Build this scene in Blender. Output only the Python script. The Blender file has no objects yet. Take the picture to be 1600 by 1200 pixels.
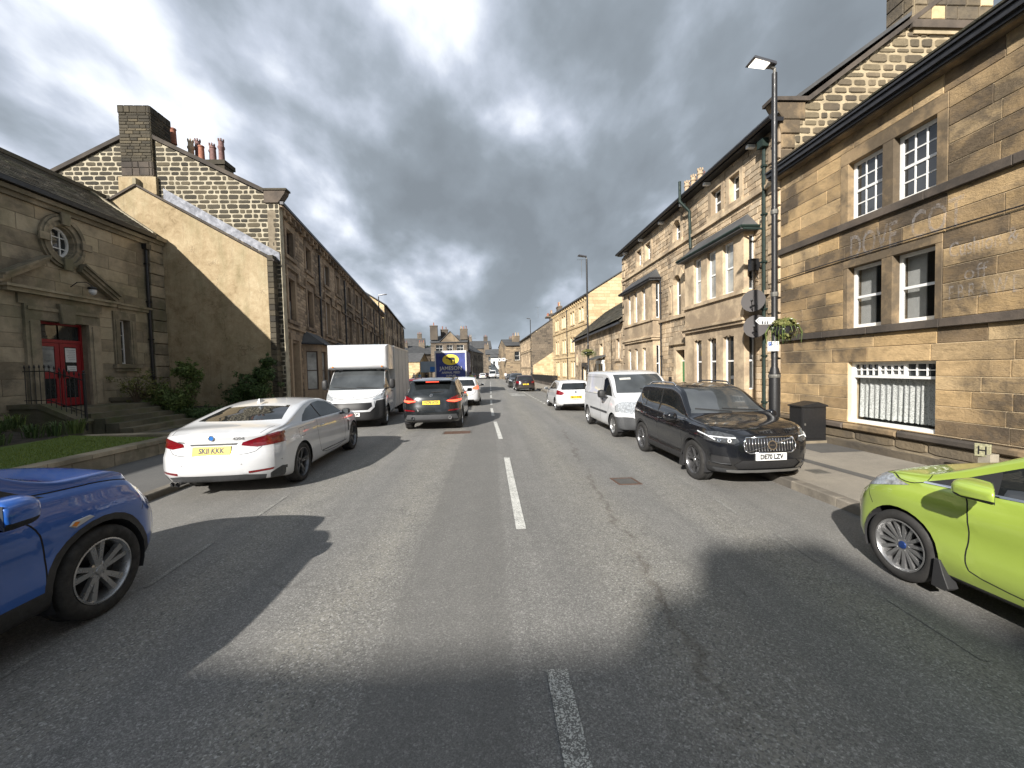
import bpy, bmesh, math, random
import numpy as np
from mathutils import Vector, Matrix
from mathutils.bvhtree import BVHTree
from mathutils.geometry import tessellate_polygon
random.seed(7)
SC = bpy.context.scene
COL = SC.collection

# ---------------------------------------------------------------- camera
F_PX = 640.0
EYE = Vector((0, 0, 1.85))
yaw = math.atan(34 / F_PX); pitch = -math.atan(25 / F_PX); roll = 0.025
fw = Vector((math.sin(yaw) * math.cos(pitch), math.cos(yaw) * math.cos(pitch), math.sin(pitch)))
r0 = Vector((math.cos(yaw), -math.sin(yaw), 0)); u0 = r0.cross(fw)
rr = r0 * math.cos(roll) - u0 * math.sin(roll); uu = u0 * math.cos(roll) + r0 * math.sin(roll)
cam = bpy.data.cameras.new('camera'); co = bpy.data.objects.new('camera', cam); COL.objects.link(co)
cam.sensor_width = 36; cam.lens = 36 * F_PX / 1600; cam.clip_end = 3000; cam.clip_start = 0.05
co.matrix_world = Matrix(((rr.x, uu.x, -fw.x, EYE.x), (rr.y, uu.y, -fw.y, EYE.y), (rr.z, uu.z, -fw.z, EYE.z), (0, 0, 0, 1)))
SC.camera = co

# ---------------------------------------------------------------- light and exposure
SUN_TRAVEL = Vector((1.12, 1.95, -1.2)).normalized()
sl = bpy.data.lights.new('sun', 'SUN'); sl.energy = 5.0; sl.angle = math.radians(0.6); sl.color = (1.0, 0.95, 0.88)
so = bpy.data.objects.new('sun', sl); COL.objects.link(so)
so.rotation_euler = SUN_TRAVEL.to_track_quat('-Z', 'Y').to_euler()
SC.view_settings.view_transform = 'Standard'; SC.view_settings.look = 'None'
SC.view_settings.exposure = 0.80; SC.view_settings.gamma = 1.0
try: SC.view_settings.use_curve_mapping = False
except Exception: pass

def nd(nt, typ, **kw):
    n = nt.nodes.new(typ)
    for k, v in kw.items():
        if k.startswith('i_'):
            key = k[2:]
            key = int(key) if key.isdigit() else key.replace('_', ' ')
            n.inputs[key].default_value = v
        else: setattr(n, k, v)
    return n

def ramp(nt, stops, interp='LINEAR'):
    n = nt.nodes.new('ShaderNodeValToRGB'); n.color_ramp.interpolation = interp
    el = n.color_ramp.elements
    while len(el) < len(stops): el.new(0.5)
    for e, (p, c) in zip(el, stops):
        e.position = p; e.color = (c, c, c, 1) if not hasattr(c, '__len__') else (*c, 1)
    return n

def mixc(nt, a, b, f, mode='MIX'):
    n = nt.nodes.new('ShaderNodeMix'); n.data_type = 'RGBA'; n.blend_type = mode
    for sock, v in ((n.inputs[0], f), (n.inputs[6], a), (n.inputs[7], b)):
        if isinstance(v, bpy.types.NodeSocket): nt.links.new(v, sock)
        elif hasattr(v, '__len__'): sock.default_value = (*v[:3], 1)
        else: sock.default_value = v if sock.type == 'VALUE' else (v, v, v, 1)
    return n.outputs[2]

def mth(nt, op, a, b=0.5, c=None, clamp=False):
    n = nt.nodes.new('ShaderNodeMath'); n.operation = op; n.use_clamp = clamp
    for i, v in enumerate((a, b) if c is None else (a, b, c)):
        if isinstance(v, bpy.types.NodeSocket): nt.links.new(v, n.inputs[i])
        else: n.inputs[i].default_value = v
    return n.outputs[0]

def noise(nt, vec, scale, detail=4, rough=0.55, dist=0.0):
    n = nt.nodes.new('ShaderNodeTexNoise'); n.inputs['Scale'].default_value = scale
    n.inputs['Detail'].default_value = detail; n.inputs['Roughness'].default_value = rough
    n.inputs['Distortion'].default_value = dist
    nt.links.new(vec, n.inputs['Vector']); return n.outputs['Fac']

def mapping(nt, vec, scale=(1, 1, 1), rot=(0, 0, 0), loc=(0, 0, 0)):
    n = nt.nodes.new('ShaderNodeMapping'); n.inputs['Scale'].default_value = scale
    n.inputs['Rotation'].default_value = rot; n.inputs['Location'].default_value = loc
    nt.links.new(vec, n.inputs['Vector']); return n.outputs[0]

W = bpy.data.worlds.new('World'); SC.world = W; W.use_nodes = True
def build_world():
    nt = W.node_tree; nt.nodes.clear(); L = nt.links.new
    out = nd(nt, 'ShaderNodeOutputWorld'); bg = nd(nt, 'ShaderNodeBackground')
    L(bg.outputs[0], out.inputs[0])
    tc = nd(nt, 'ShaderNodeTexCoord')
    sky = nd(nt, 'ShaderNodeTexSky'); sky.sky_type = 'NISHITA'; sky.sun_disc = False
    el = math.asin(-SUN_TRAVEL.z); sky.sun_elevation = el
    sky.sun_rotation = math.atan2(-SUN_TRAVEL.x, -SUN_TRAVEL.y)
    sky.air_density = 1.0; sky.dust_density = 1.5
    skyc = mixc(nt, sky.outputs[0], (0.09, 0.09, 0.09), 1.0, 'MULTIPLY')
    sep = nd(nt, 'ShaderNodeSeparateXYZ'); L(tc.outputs['Generated'], sep.inputs[0])
    z = mth(nt, 'MAXIMUM', sep.outputs[2], 0.0)
    den = mth(nt, 'ADD', z, 0.42)
    px = mth(nt, 'DIVIDE', sep.outputs[0], den); py = mth(nt, 'DIVIDE', sep.outputs[1], den)
    cb = nd(nt, 'ShaderNodeCombineXYZ'); L(px, cb.inputs[0]); L(py, cb.inputs[1])
    v1 = mapping(nt, cb.outputs[0], (1.15, 1.0, 1), (0, 0, math.radians(-24)), (6.6, 13.3, 0))
    n1 = noise(nt, v1, 1.15, 7, 0.46, 0.15)          # the large masses
    v2 = mapping(nt, cb.outputs[0], (1.6, 1.1, 1), (0, 0, math.radians(-38)), (7.1, 2.2, 0))
    n2 = noise(nt, v2, 2.2, 9, 0.50, 0.10)           # streaks and wisps
    v3 = mapping(nt, cb.outputs[0], (0.3, 0.3, 1), (0, 0, 0.4), (0.6, 9.2, 0))
    n3 = noise(nt, v3, 1.0, 3, 0.5, 0.0)
    a = mth(nt, 'MULTIPLY_ADD', n2, 0.52, mth(nt, 'MULTIPLY', n1, 0.46))
    a = mth(nt, 'MULTIPLY_ADD', n3, 0.20, a)
    cr = ramp(nt, [(0.49, (0.120, 0.138, 0.157)), (0.56, (0.150, 0.173, 0.198)), (0.60, (0.20, 0.228, 0.265)),
                   (0.64, (0.29, 0.32, 0.375)), (0.70, (0.54, 0.565, 0.61))])
    L(a, cr.inputs[0])
    gap = ramp(nt, [(0.66, 0.0), (0.80, 0.35)]); L(n1, gap.inputs[0])
    col = mixc(nt, cr.outputs[0], skyc, gap.outputs[0])
    hz = ramp(nt, [(0.0, 0.72), (0.11, 0.25), (0.30, 0.0)]); L(z, hz.inputs[0])
    col = mixc(nt, col, (0.21, 0.245, 0.275), hz.outputs[0])
    low = ramp(nt, [(0.48, 1.0), (0.5, 0.0)]); L(mth(nt, 'MULTIPLY_ADD', sep.outputs[2], 0.5, 0.5), low.inputs[0])
    col = mixc(nt, col, (0.10, 0.10, 0.095), low.outputs[0])
    L(col, bg.inputs[0]); bg.inputs[1].default_value = 1.22
build_world()

# ---------------------------------------------------------------- materials
MATS = {}
def newmat(name):
    m = bpy.data.materials.new(name); m.use_nodes = True; nt = m.node_tree
    b = nt.nodes['Principled BSDF']; MATS[name] = m
    return m, nt, b

def plain(name, col, rough=0.6, metal=0.0, spec=0.5, coat=0.0, var=0.0, vs=8.0, bump=0.0, bs=60.0, emit=0.0):
    m, nt, b = newmat(name)
    b.inputs['Base Color'].default_value = (*col, 1); b.inputs['Roughness'].default_value = rough
    b.inputs['Metallic'].default_value = metal; b.inputs['Specular IOR Level'].default_value = spec
    b.inputs['Coat Weight'].default_value = coat; b.inputs['Coat Roughness'].default_value = 0.04
    geo = nd(nt, 'ShaderNodeNewGeometry')
    if var:
        n = noise(nt, geo.outputs['Position'], vs, 5, 0.6)
        r = ramp(nt, [(0.25, 1 - var), (0.75, 1 + var)]); nt.links.new(n, r.inputs[0])
        c = mixc(nt, col, r.outputs[0], 1.0, 'MULTIPLY'); nt.links.new(c, b.inputs['Base Color'])
        rr_ = ramp(nt, [(0.3, min(1, rough * 1.25)), (0.7, rough * 0.8)]); nt.links.new(n, rr_.inputs[0])
        nt.links.new(rr_.outputs[0], b.inputs['Roughness'])
    if bump:
        n = noise(nt, geo.outputs['Position'], bs, 4, 0.6)
        bp = nd(nt, 'ShaderNodeBump'); bp.inputs['Strength'].default_value = bump; bp.inputs['Distance'].default_value = 0.01
        nt.links.new(n, bp.inputs['Height']); nt.links.new(bp.outputs[0], b.inputs['Normal'])
    if emit:
        b.inputs['Emission Color'].default_value = (*col, 1); b.inputs['Emission Strength'].default_value = emit
    return m

def stone(name, cols, stain=(0.05, 0.045, 0.04), stain_amt=0.5, stain_scale=0.7, stretch=(1, 1, 1), grain=0.25, bump=0.5,
          bscale=22.0, green=None, green_amt=0.0, rough=0.92, thr=0.52):
    """sandstone whose tone changes from piece to piece, with soot and fine grain"""
    m, nt, b = newmat(name); L = nt.links.new
    geo = nd(nt, 'ShaderNodeNewGeometry'); oi = nd(nt, 'ShaderNodeObjectInfo')
    rnd = mth(nt, 'FRACT', mth(nt, 'ADD', mth(nt, 'MULTIPLY', oi.outputs['Random'], 7.31), geo.outputs['Random Per Island']))
    r = ramp(nt, [(i / max(1, len(cols) - 1), c) for i, c in enumerate(cols)]); L(rnd, r.inputs[0])
    pos = mapping(nt, geo.outputs['Position'], stretch)
    # shift the pattern from one piece to the next
    sh = nd(nt, 'ShaderNodeVectorMath', operation='ADD'); L(pos, sh.inputs[0])
    cbn = nd(nt, 'ShaderNodeCombineXYZ')
    for k in range(3): L(mth(nt, 'MULTIPLY', rnd, 3.0 + k), cbn.inputs[k])
    L(cbn.outputs[0], sh.inputs[1])
    big = noise(nt, geo.outputs['Position'], stain_scale, 7, 0.62, 0.3)
    mid = noise(nt, sh.outputs[0], 6.0, 6, 0.65, 0.4)
    fine = noise(nt, geo.outputs['Position'], 70.0, 3, 0.7)
    st = mth(nt, 'MULTIPLY_ADD', mid, 0.35, mth(nt, 'MULTIPLY', big, 0.75))
    st = mth(nt, 'MULTIPLY_ADD', rnd, 0.10, st)
    sr = ramp(nt, [(thr, 0.0), (thr + 0.16, stain_amt)]); L(st, sr.inputs[0])
    c = mixc(nt, r.outputs[0], stain, sr.outputs[0])
    gr = ramp(nt, [(0.2, 1 - grain), (0.8, 1 + grain)]); L(mid, gr.inputs[0])
    c = mixc(nt, c, gr.outputs[0], 1.0, 'MULTIPLY')
    fr = ramp(nt, [(0.25, 0.86), (0.75, 1.12)]); L(fine, fr.inputs[0])
    c = mixc(nt, c, fr.outputs[0], 1.0, 'MULTIPLY')
    if green:
        gn = noise(nt, mapping(nt, geo.outputs['Position'], (1, 1, 0.35), (0, 0, 0), (5, 2, 8)), 1.1, 6, 0.6, 0.2)
        g2 = ramp(nt, [(0.50, 0.0), (0.70, green_amt)]); L(gn, g2.inputs[0])
        c = mixc(nt, c, green, g2.outputs[0])
    L(c, b.inputs['Base Color']); b.inputs['Roughness'].default_value = rough
    b.inputs['Specular IOR Level'].default_value = 0.25
    bn = noise(nt, sh.outputs[0], bscale, 6, 0.68, 0.2)
    bp = nd(nt, 'ShaderNodeBump'); bp.inputs['Strength'].default_value = bump; bp.inputs['Distance'].default_value = 0.02
    L(bn, bp.inputs['Height']); L(bp.outputs[0], b.inputs['Normal'])
    return m

S_R1 = stone('ashlar_brown', [(0.44, 0.305, 0.155), (0.52, 0.37, 0.20), (0.31, 0.215, 0.115), (0.55, 0.405, 0.23), (0.45, 0.315, 0.165), (0.23, 0.165, 0.10), (0.50, 0.35, 0.185)],
             (0.06, 0.05, 0.04), 0.85, 0.8, (1, 0.65, 1.5), 0.48, 0.7, 26, thr=0.53)
S_R1D = stone('sooty_dressed_stone', [(0.13, 0.105, 0.085), (0.10, 0.085, 0.07)], (0.035, 0.032, 0.03), 0.7, 0.8, grain=0.25, bump=0.3)
S_R1S = stone('window_surround_stone', [(0.36, 0.26, 0.15), (0.29, 0.21, 0.125)], (0.05, 0.045, 0.038), 0.75, 1.2, grain=0.25, bump=0.3, thr=0.50)
S_RUB = stone('rubble_brown', [(0.17, 0.135, 0.09), (0.25, 0.20, 0.13), (0.12, 0.10, 0.075), (0.31, 0.25, 0.165), (0.19, 0.155, 0.11)],
              (0.05, 0.045, 0.04), 0.75, 0.5, grain=0.35, bump=0.95, bscale=12)
S_RUBG = stone('gable_rubble', [(0.13, 0.105, 0.07), (0.19, 0.155, 0.10), (0.095, 0.08, 0.058), (0.25, 0.20, 0.13), (0.15, 0.12, 0.085)],
              (0.04, 0.036, 0.03), 0.75, 0.5, grain=0.35, bump=0.95, bscale=12)
S_R2 = stone('coursed_buff', [(0.50, 0.38, 0.245), (0.60, 0.47, 0.32), (0.36, 0.27, 0.175), (0.64, 0.52, 0.37), (0.53, 0.42, 0.285)],
             (0.10, 0.08, 0.06), 0.75, 0.6, grain=0.36, bump=0.8, bscale=16, thr=0.52)
S_R2D = stone('dressed_buff', [(0.60, 0.475, 0.32), (0.55, 0.43, 0.285)], (0.17, 0.13, 0.095), 0.7, 0.9, grain=0.2, bump=0.25, thr=0.50)
S_GAB = stone('dark_gritstone', [(0.060, 0.053, 0.039), (0.088, 0.077, 0.056), (0.044, 0.040, 0.032), (0.15, 0.125, 0.082), (0.07, 0.062, 0.045)],
              (0.03, 0.028, 0.025), 0.55, 0.5, grain=0.3, bump=0.9, bscale=14)
S_HALL = stone('hall_ashlar', [(0.37, 0.32, 0.225), (0.42, 0.355, 0.255), (0.31, 0.265, 0.19), (0.44, 0.355, 0.24)],
               (0.075, 0.066, 0.053), 0.7, 0.6, (1, 0.5, 1), 0.2, 0.25, 20, (0.10, 0.11, 0.055), 0.45, thr=0.55)
S_HALLD = stone('hall_dressed', [(0.38, 0.32, 0.23), (0.33, 0.28, 0.205)], (0.085, 0.078, 0.055), 0.65, 1.0, grain=0.2, bump=0.2,
                green=(0.11, 0.12, 0.06), green_amt=0.5, thr=0.50)
S_L2 = stone('terrace_stone', [(0.40, 0.31, 0.22), (0.48, 0.38, 0.275), (0.31, 0.24, 0.175), (0.44, 0.34, 0.24)],
             (0.06, 0.052, 0.045), 0.75, 0.35, grain=0.28, bump=0.8, bscale=14, thr=0.53)
S_L2D = stone('terrace_dressed', [(0.38, 0.29, 0.20), (0.33, 0.25, 0.18)], (0.07, 0.06, 0.05), 0.7, 0.5, grain=0.2, bump=0.25)
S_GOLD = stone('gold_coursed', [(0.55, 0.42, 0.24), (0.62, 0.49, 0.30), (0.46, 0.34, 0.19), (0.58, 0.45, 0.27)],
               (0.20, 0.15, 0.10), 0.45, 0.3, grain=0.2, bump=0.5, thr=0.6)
S_MID = stone('mid_coursed', [(0.29, 0.22, 0.145), (0.37, 0.29, 0.19), (0.23, 0.175, 0.12)], (0.07, 0.06, 0.05), 0.7, 0.3, grain=0.25, bump=0.6)
S_DARKFAR = stone('far_dark_stone', [(0.16, 0.13, 0.10), (0.22, 0.18, 0.135), (0.12, 0.10, 0.08)], (0.05, 0.045, 0.04), 0.6, 0.3, grain=0.25, bump=0.5)
MORT_P = plain('pale_mortar', (0.36, 0.32, 0.235), 0.95, var=0.35, vs=3, bump=0.4, bs=40)
MORT_B = plain('buff_mortar', (0.58, 0.47, 0.31), 0.95, var=0.2, vs=5, bump=0.3)
MORT_D = plain('dark_mortar', (0.20, 0.165, 0.115), 0.95, var=0.25, vs=4, bump=0.3)
MORT_C = plain('cream_mortar', (0.38, 0.31, 0.20), 0.95, var=0.38, vs=3, bump=0.4)
RENDER = None
def make_render_mat():
    m, nt, b = newmat('tan_render'); L = nt.links.new
    g = nd(nt, 'ShaderNodeNewGeometry'); p = g.outputs['Position']
    n1 = noise(nt, p, 0.55, 8, 0.65, 0.5); n2 = noise(nt, p, 3.2, 8, 0.7, 0.6); n3 = noise(nt, mapping(nt, p, (1, 1, 0.25)), 2.2, 6, 0.6)
    r = ramp(nt, [(0.34, (0.20, 0.15, 0.085)), (0.45, (0.33, 0.255, 0.155)), (0.57, (0.415, 0.335, 0.215)), (0.70, (0.49, 0.42, 0.295))])
    L(mth(nt, 'MULTIPLY_ADD', n2, 0.5, mth(nt, 'MULTIPLY', n1, 0.5)), r.inputs[0])
    r2 = ramp(nt, [(0.48, 0.0), (0.74, 0.55)]); L(n3, r2.inputs[0])
    c = mixc(nt, r.outputs[0], (0.22, 0.195, 0.11), r2.outputs[0])
    n5 = noise(nt, mapping(nt, p, (2.2, 1, .10)), 2.4, 7, 0.7, .3); r5 = ramp(nt, [(0.56, 0.0), (0.70, 0.5)]); L(n5, r5.inputs[0]); c = mixc(nt, c, (0.16, 0.13, 0.085), r5.outputs[0])
    ck = nd(nt, 'ShaderNodeTexVoronoi'); ck.feature = 'DISTANCE_TO_EDGE'; ck.inputs['Scale'].default_value = .9
    wv = nd(nt, 'ShaderNodeVectorMath', operation='MULTIPLY_ADD'); n6 = nd(nt, 'ShaderNodeTexNoise'); n6.inputs['Scale'].default_value = 2.5; n6.inputs['Detail'].default_value = 7; L(p, n6.inputs['Vector'])
    L(n6.outputs['Color'], wv.inputs[0]); wv.inputs[1].default_value = (.8, .8, .8); L(p, wv.inputs[2]); L(wv.outputs[0], ck.inputs['Vector'])
    r6 = ramp(nt, [(0.0, .6), (.012, 0.0)]); L(ck.outputs['Distance'], r6.inputs[0]); g6 = ramp(nt, [(.5, 0.0), (.6, 1.0)]); L(noise(nt, p, .8, 4, .6), g6.inputs[0])
    c = mixc(nt, c, (.09, .07, .05), mth(nt, 'MULTIPLY', r6.outputs[0], g6.outputs[0]))
    f = noise(nt, p, 45, 4, 0.7); fr = ramp(nt, [(0.25, 0.8), (0.75, 1.15)]); L(f, fr.inputs[0])
    L(mixc(nt, c, fr.outputs[0], 1.0, 'MULTIPLY'), b.inputs['Base Color']); b.inputs['Roughness'].default_value = 0.95
    b.inputs['Specular IOR Level'].default_value = 0.2
    bp = nd(nt, 'ShaderNodeBump'); bp.inputs['Strength'].default_value = 0.6; bp.inputs['Distance'].default_value = 0.02
    L(noise(nt, p, 12, 8, 0.7), bp.inputs['Height']); L(bp.outputs[0], b.inputs['Normal'])
    return m
RENDER = make_render_mat()
SLATE = stone('stone_slate', [(0.105, 0.095, 0.075), (0.14, 0.125, 0.10), (0.08, 0.075, 0.062), (0.12, 0.10, 0.075)], (0.04, 0.04, 0.035), 0.5, 0.9,
              grain=0.3, bump=0.6, green=(0.085, 0.095, 0.05), green_amt=0.5)
SLATE_B = stone('blue_slate', [(0.075, 0.08, 0.085), (0.10, 0.10, 0.10), (0.055, 0.06, 0.065)], (0.03, 0.03, 0.03), 0.4, 0.9, grain=0.2, bump=0.3, rough=0.7)
LEAD = plain('lead_flashing', (0.21, 0.22, 0.25), 0.7, 0.0, var=0.4, vs=6, bump=0.3, bs=18)
GUT = plain('black_gutter_paint', (0.018, 0.018, 0.02), 0.35, var=0.3, vs=9)
IRON = plain('black_iron_paint', (0.014, 0.014, 0.015), 0.42, var=0.3, vs=14, bump=0.15)
DKGREEN = plain('dark_green_paint', (0.006, 0.019, 0.014), 0.65, var=0.2)
GREENDOOR = plain('green_door_paint', (0.015, 0.15, 0.05), 0.35)
WPAINT = plain('white_window_paint', (0.78, 0.78, 0.76), 0.5, var=0.06, vs=12)
BRPAINT = plain('brown_window_paint', (0.06, 0.035, 0.025), 0.45)
REDPAINT = plain('red_door_paint', (0.24, 0.014, 0.018), 0.4, var=0.18, vs=10)
def glassmat(name, col, rough=0.03, spec=0.8):
    m, nt, b = newmat(name); L = nt.links.new
    g = nd(nt, 'ShaderNodeNewGeometry'); n = noise(nt, g.outputs['Position'], 1.7, 3, 0.5)
    r = ramp(nt, [(0.3, tuple(c * 0.6 for c in col)), (0.75, tuple(min(1, c * 1.5) for c in col))]); L(n, r.inputs[0])
    L(r.outputs[0], b.inputs['Base Color']); b.inputs['Roughness'].default_value = rough
    b.inputs['Specular IOR Level'].default_value = spec; b.inputs['IOR'].default_value = 1.5
    bp = nd(nt, 'ShaderNodeBump'); bp.inputs['Strength'].default_value = 0.05; bp.inputs['Distance'].default_value = 0.05
    L(n, bp.inputs['Height']); L(bp.outputs[0], b.inputs['Normal'])
    return m
WGLASS = glassmat('window_glass_dark', (0.025, 0.028, 0.03))
WGLASS2 = glassmat('window_glass_pale_blind', (0.30, 0.31, 0.30), 0.06, 0.6)
def make_room_glass():
    m, nt, b = newmat('clear_window_glass'); L = nt.links.new
    b.inputs['Base Color'].default_value = (0.02, 0.025, 0.025, 1); b.inputs['Roughness'].default_value = 0.01
    b.inputs['Transmission Weight'].default_value = 0.0; b.inputs['Alpha'].default_value = 0.22
    b.inputs['Specular IOR Level'].default_value = 1.0
    return m
CGLASS = make_room_glass(); CGLASS2 = CGLASS.copy(); CGLASS2.name = 'thin_window_glass'; CGLASS2.node_tree.nodes['Principled BSDF'].inputs['Alpha'].default_value = 0.13
LACE = None
def make_lace():
    m, nt, b = newmat('lace_curtain'); L = nt.links.new
    g = nd(nt, 'ShaderNodeNewGeometry')
    v = nd(nt, 'ShaderNodeTexVoronoi'); v.inputs['Scale'].default_value = 42; L(g.outputs['Position'], v.inputs['Vector'])
    r = ramp(nt, [(0.2, (0.33, 0.35, 0.33)), (0.6, (0.66, 0.68, 0.66))]); L(v.outputs['Distance'], r.inputs[0])
    L(r.outputs[0], b.inputs['Base Color']); b.inputs['Roughness'].default_value = 0.9
    return m
LACE = make_lace()
ROOMW = plain('room_wall_paint', (0.10, 0.10, 0.10), 0.9, var=0.08); BLIND = plain('pale_blind', (0.62, 0.63, 0.61), 0.9, var=0.08)
CLAY = plain('clay_pot', (0.30, 0.12, 0.075), 0.85, var=0.3, vs=10)
CLAYD = plain('sooty_clay_pot', (0.17, 0.095, 0.085), 0.85, var=0.3, vs=10)
CLAYB = plain('buff_clay_pot', (0.42, 0.32, 0.21), 0.85, var=0.25, vs=10)

# ---------------------------------------------------------------- objects
ORG = {}
def tag(o, label=None, cat=None, group=None, kind=None):
    if label: o['label'] = label
    if cat: o['category'] = cat
    if group: o['group'] = group
    if kind: o['kind'] = kind
    return o
def thing(name, label, cat, loc=(0, 0, 0), group=None):
    o = bpy.data.objects.new(name, None); o.empty_display_size = 0.3; COL.objects.link(o); o.location = loc
    ORG[o.name] = Vector(loc); return tag(o, label, cat, group)
def org(p): return ORG.get(p.name, Vector((0, 0, 0))) if p else Vector((0, 0, 0))

class MB:
    def __init__(s): s.v = []; s.f = []
    def add(s, vs, fs):
        n = len(s.v); s.v += [tuple(v) for v in vs]; s.f += [tuple(i + n for i in f) for f in fs]
    def hexa(s, p):   # 8 points: 4 bottom ring, 4 top ring
        s.add(p, [(0, 3, 2, 1), (4, 5, 6, 7), (0, 1, 5, 4), (1, 2, 6, 5), (2, 3, 7, 6), (3, 0, 4, 7)])
    def box(s, fr, u0, u1, w0, w1, z0, z1):
        s.hexa([fr(u0, w0, z0), fr(u1, w0, z0), fr(u1, w1, z0), fr(u0, w1, z0), fr(u0, w0, z1), fr(u1, w0, z1), fr(u1, w1, z1), fr(u0, w1, z1)])
    def abox(s, c, d):
        x, y, z = c; a, b, e = d[0] / 2, d[1] / 2, d[2] / 2
        s.hexa([(x - a, y - b, z - e), (x + a, y - b, z - e), (x + a, y + b, z - e), (x - a, y + b, z - e),
                (x - a, y - b, z + e), (x + a, y - b, z + e), (x + a, y + b, z + e), (x - a, y + b, z + e)])
    def prism(s, fr, poly, w0, w1, bev=0.0):   # polygon in (u,z), extruded along w, front face (w1) optionally chamfered
        n = len(poly); cu = sum(p[0] for p in poly) / n; cz = sum(p[1] for p in poly) / n
        back = [fr(p[0], w0, p[1]) for p in poly]
        if bev > 0:
            ins = inset(poly, bev)
            mid = [fr(p[0], w1 - bev, p[1]) for p in poly]; front = [fr(p[0], w1, p[1]) for p in ins]
            fs = [tuple(range(2 * n, 3 * n))]
            for i in range(n):
                j = (i + 1) % n; fs += [(i, j, n + j, n + i), (n + i, n + j, 2 * n + j, 2 * n + i)]
            s.add(back + mid + front, fs)
        else:
            front = [fr(p[0], w1, p[1]) for p in poly]
            fs = [tuple(range(n, 2 * n)), tuple(range(n))[::-1]] + [(i, (i + 1) % n, n + (i + 1) % n, n + i) for i in range(n)]
            s.add(back + front, fs)
    def tube(s, pts, r, n=8, cap=True, r2=None):
        pts = [Vector(p) for p in pts]; rings = []
        for i, p in enumerate(pts):
            d = (pts[min(i + 1, len(pts) - 1)] - pts[max(i - 1, 0)]).normalized()
            a = Vector((0, 0, 1)) if abs(d.z) < 0.9 else Vector((1, 0, 0))
            x = d.cross(a).normalized(); y = d.cross(x).normalized()
            rad = r[i] if hasattr(r, '__len__') else r
            rings.append([p + x * rad * math.cos(2 * math.pi * k / n) + y * rad * math.sin(2 * math.pi * k / n) for k in range(n)])
        vs = [q for rg in rings for q in rg]; fs = []
        for i in range(len(rings) - 1):
            for k in range(n):
                fs.append((i * n + k, i * n + (k + 1) % n, (i + 1) * n + (k + 1) % n, (i + 1) * n + k))
        if cap: fs += [tuple(range(n))[::-1], tuple((len(rings) - 1) * n + k for k in range(n))]
        s.add(vs, fs)
    def lathe(s, c, prof, n=16, axis='z'):   # prof: (r, h)
        vs = []; fs = []
        for r, h in prof:
            for k in range(n):
                a = 2 * math.pi * k / n; ca, sa = math.cos(a) * r, math.sin(a) * r
                v = (ca, sa, h) if axis == 'z' else ((h, ca, sa) if axis == 'x' else (sa, h, ca))
                vs.append((c[0] + v[0], c[1] + v[1], c[2] + v[2]))
        for i in range(len(prof) - 1):
            for k in range(n): fs.append((i * n + k, i * n + (k + 1) % n, (i + 1) * n + (k + 1) % n, (i + 1) * n + k))
        fs += [tuple(range(n))[::-1], tuple((len(prof) - 1) * n + k for k in range(n))]
        s.add(vs, fs)
    def quad(s, a, b, c, d): s.add([a, b, c, d], [(0, 1, 2, 3)])
    def build(s, name, mat, parent=None, smooth=False, sharp=None, kind=None, label=None):
        o_ = org(parent)
        me = bpy.data.meshes.new(name); me.from_pydata([(x - o_.x, y - o_.y, z - o_.z) for x, y, z in s.v], [], s.f)
        me.materials.append(mat)
        if smooth or sharp:
            me.polygons.foreach_set('use_smooth', [True] * len(me.polygons))
            if sharp: me.set_sharp_from_angle(angle=math.radians(sharp))
        me.update()
        ob = bpy.data.objects.new(name, me); COL.objects.link(ob)
        if parent: ob.parent = parent
        ORG[ob.name] = o_
        if kind: ob['kind'] = kind
        if label: ob['label'] = label
        return ob

def inset(poly, d):
    n = len(poly); A = sum(poly[i][0] * poly[(i + 1) % n][1] - poly[(i + 1) % n][0] * poly[i][1] for i in range(n))
    sg = 1 if A > 0 else -1; out = []
    for i in range(n):
        p, q, r = poly[i - 1], poly[i], poly[(i + 1) % n]
        e1 = (q[0] - p[0], q[1] - p[1]); e2 = (r[0] - q[0], r[1] - q[1])
        l1 = math.hypot(*e1) or 1e-9; l2 = math.hypot(*e2) or 1e-9
        n1 = (-e1[1] / l1 * sg, e1[0] / l1 * sg); n2 = (-e2[1] / l2 * sg, e2[0] / l2 * sg)
        den = 1 + n1[0] * n2[0] + n1[1] * n2[1]
        if den < 0.2: den = 0.2
        out.append((q[0] + (n1[0] + n2[0]) / den * d, q[1] + (n1[1] + n2[1]) / den * d))
    return out

def frame(o, u, w, slope=0.0):
    o = Vector(o); u = Vector(u).normalized(); w = Vector(w).normalized()
    def fr(a, b, z):
        return (o.x + u.x * a + w.x * b, o.y + u.y * a + w.y * b, o.z + z + slope * a)
    fr.o = o; fr.u = u; fr.w = w
    return fr

def clip(poly, half):   # clip convex polygon against half-plane (a,b,c): a*u+b*z<=c
    a, b, c = half; out = []
    n = len(poly)
    for i in range(n):
        p, q = poly[i], poly[(i + 1) % n]
        dp = a * p[0] + b * p[1] - c; dq = a * q[0] + b * q[1] - c
        if dp <= 0: out.append(p)
        if dp * dq < 0:
            t = dp / (dp - dq); out.append((p[0] + (q[0] - p[0]) * t, p[1] + (q[1] - p[1]) * t))
    return out
def halves(poly):
    n = len(poly); A = sum(poly[i][0] * poly[(i + 1) % n][1] - poly[(i + 1) % n][0] * poly[i][1] for i in range(n))
    if A < 0: poly = poly[::-1]
    hs = []
    for i in range(n):
        p, q = poly[i], poly[(i + 1) % n]
        a, b = q[1] - p[1], -(q[0] - p[0]); hs.append((a, b, a * p[0] + b * p[1]))
    return hs
def area(poly):
    n = len(poly)
    return abs(sum(poly[i][0] * poly[(i + 1) % n][1] - poly[(i + 1) % n][0] * poly[i][1] for i in range(n))) / 2

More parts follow.
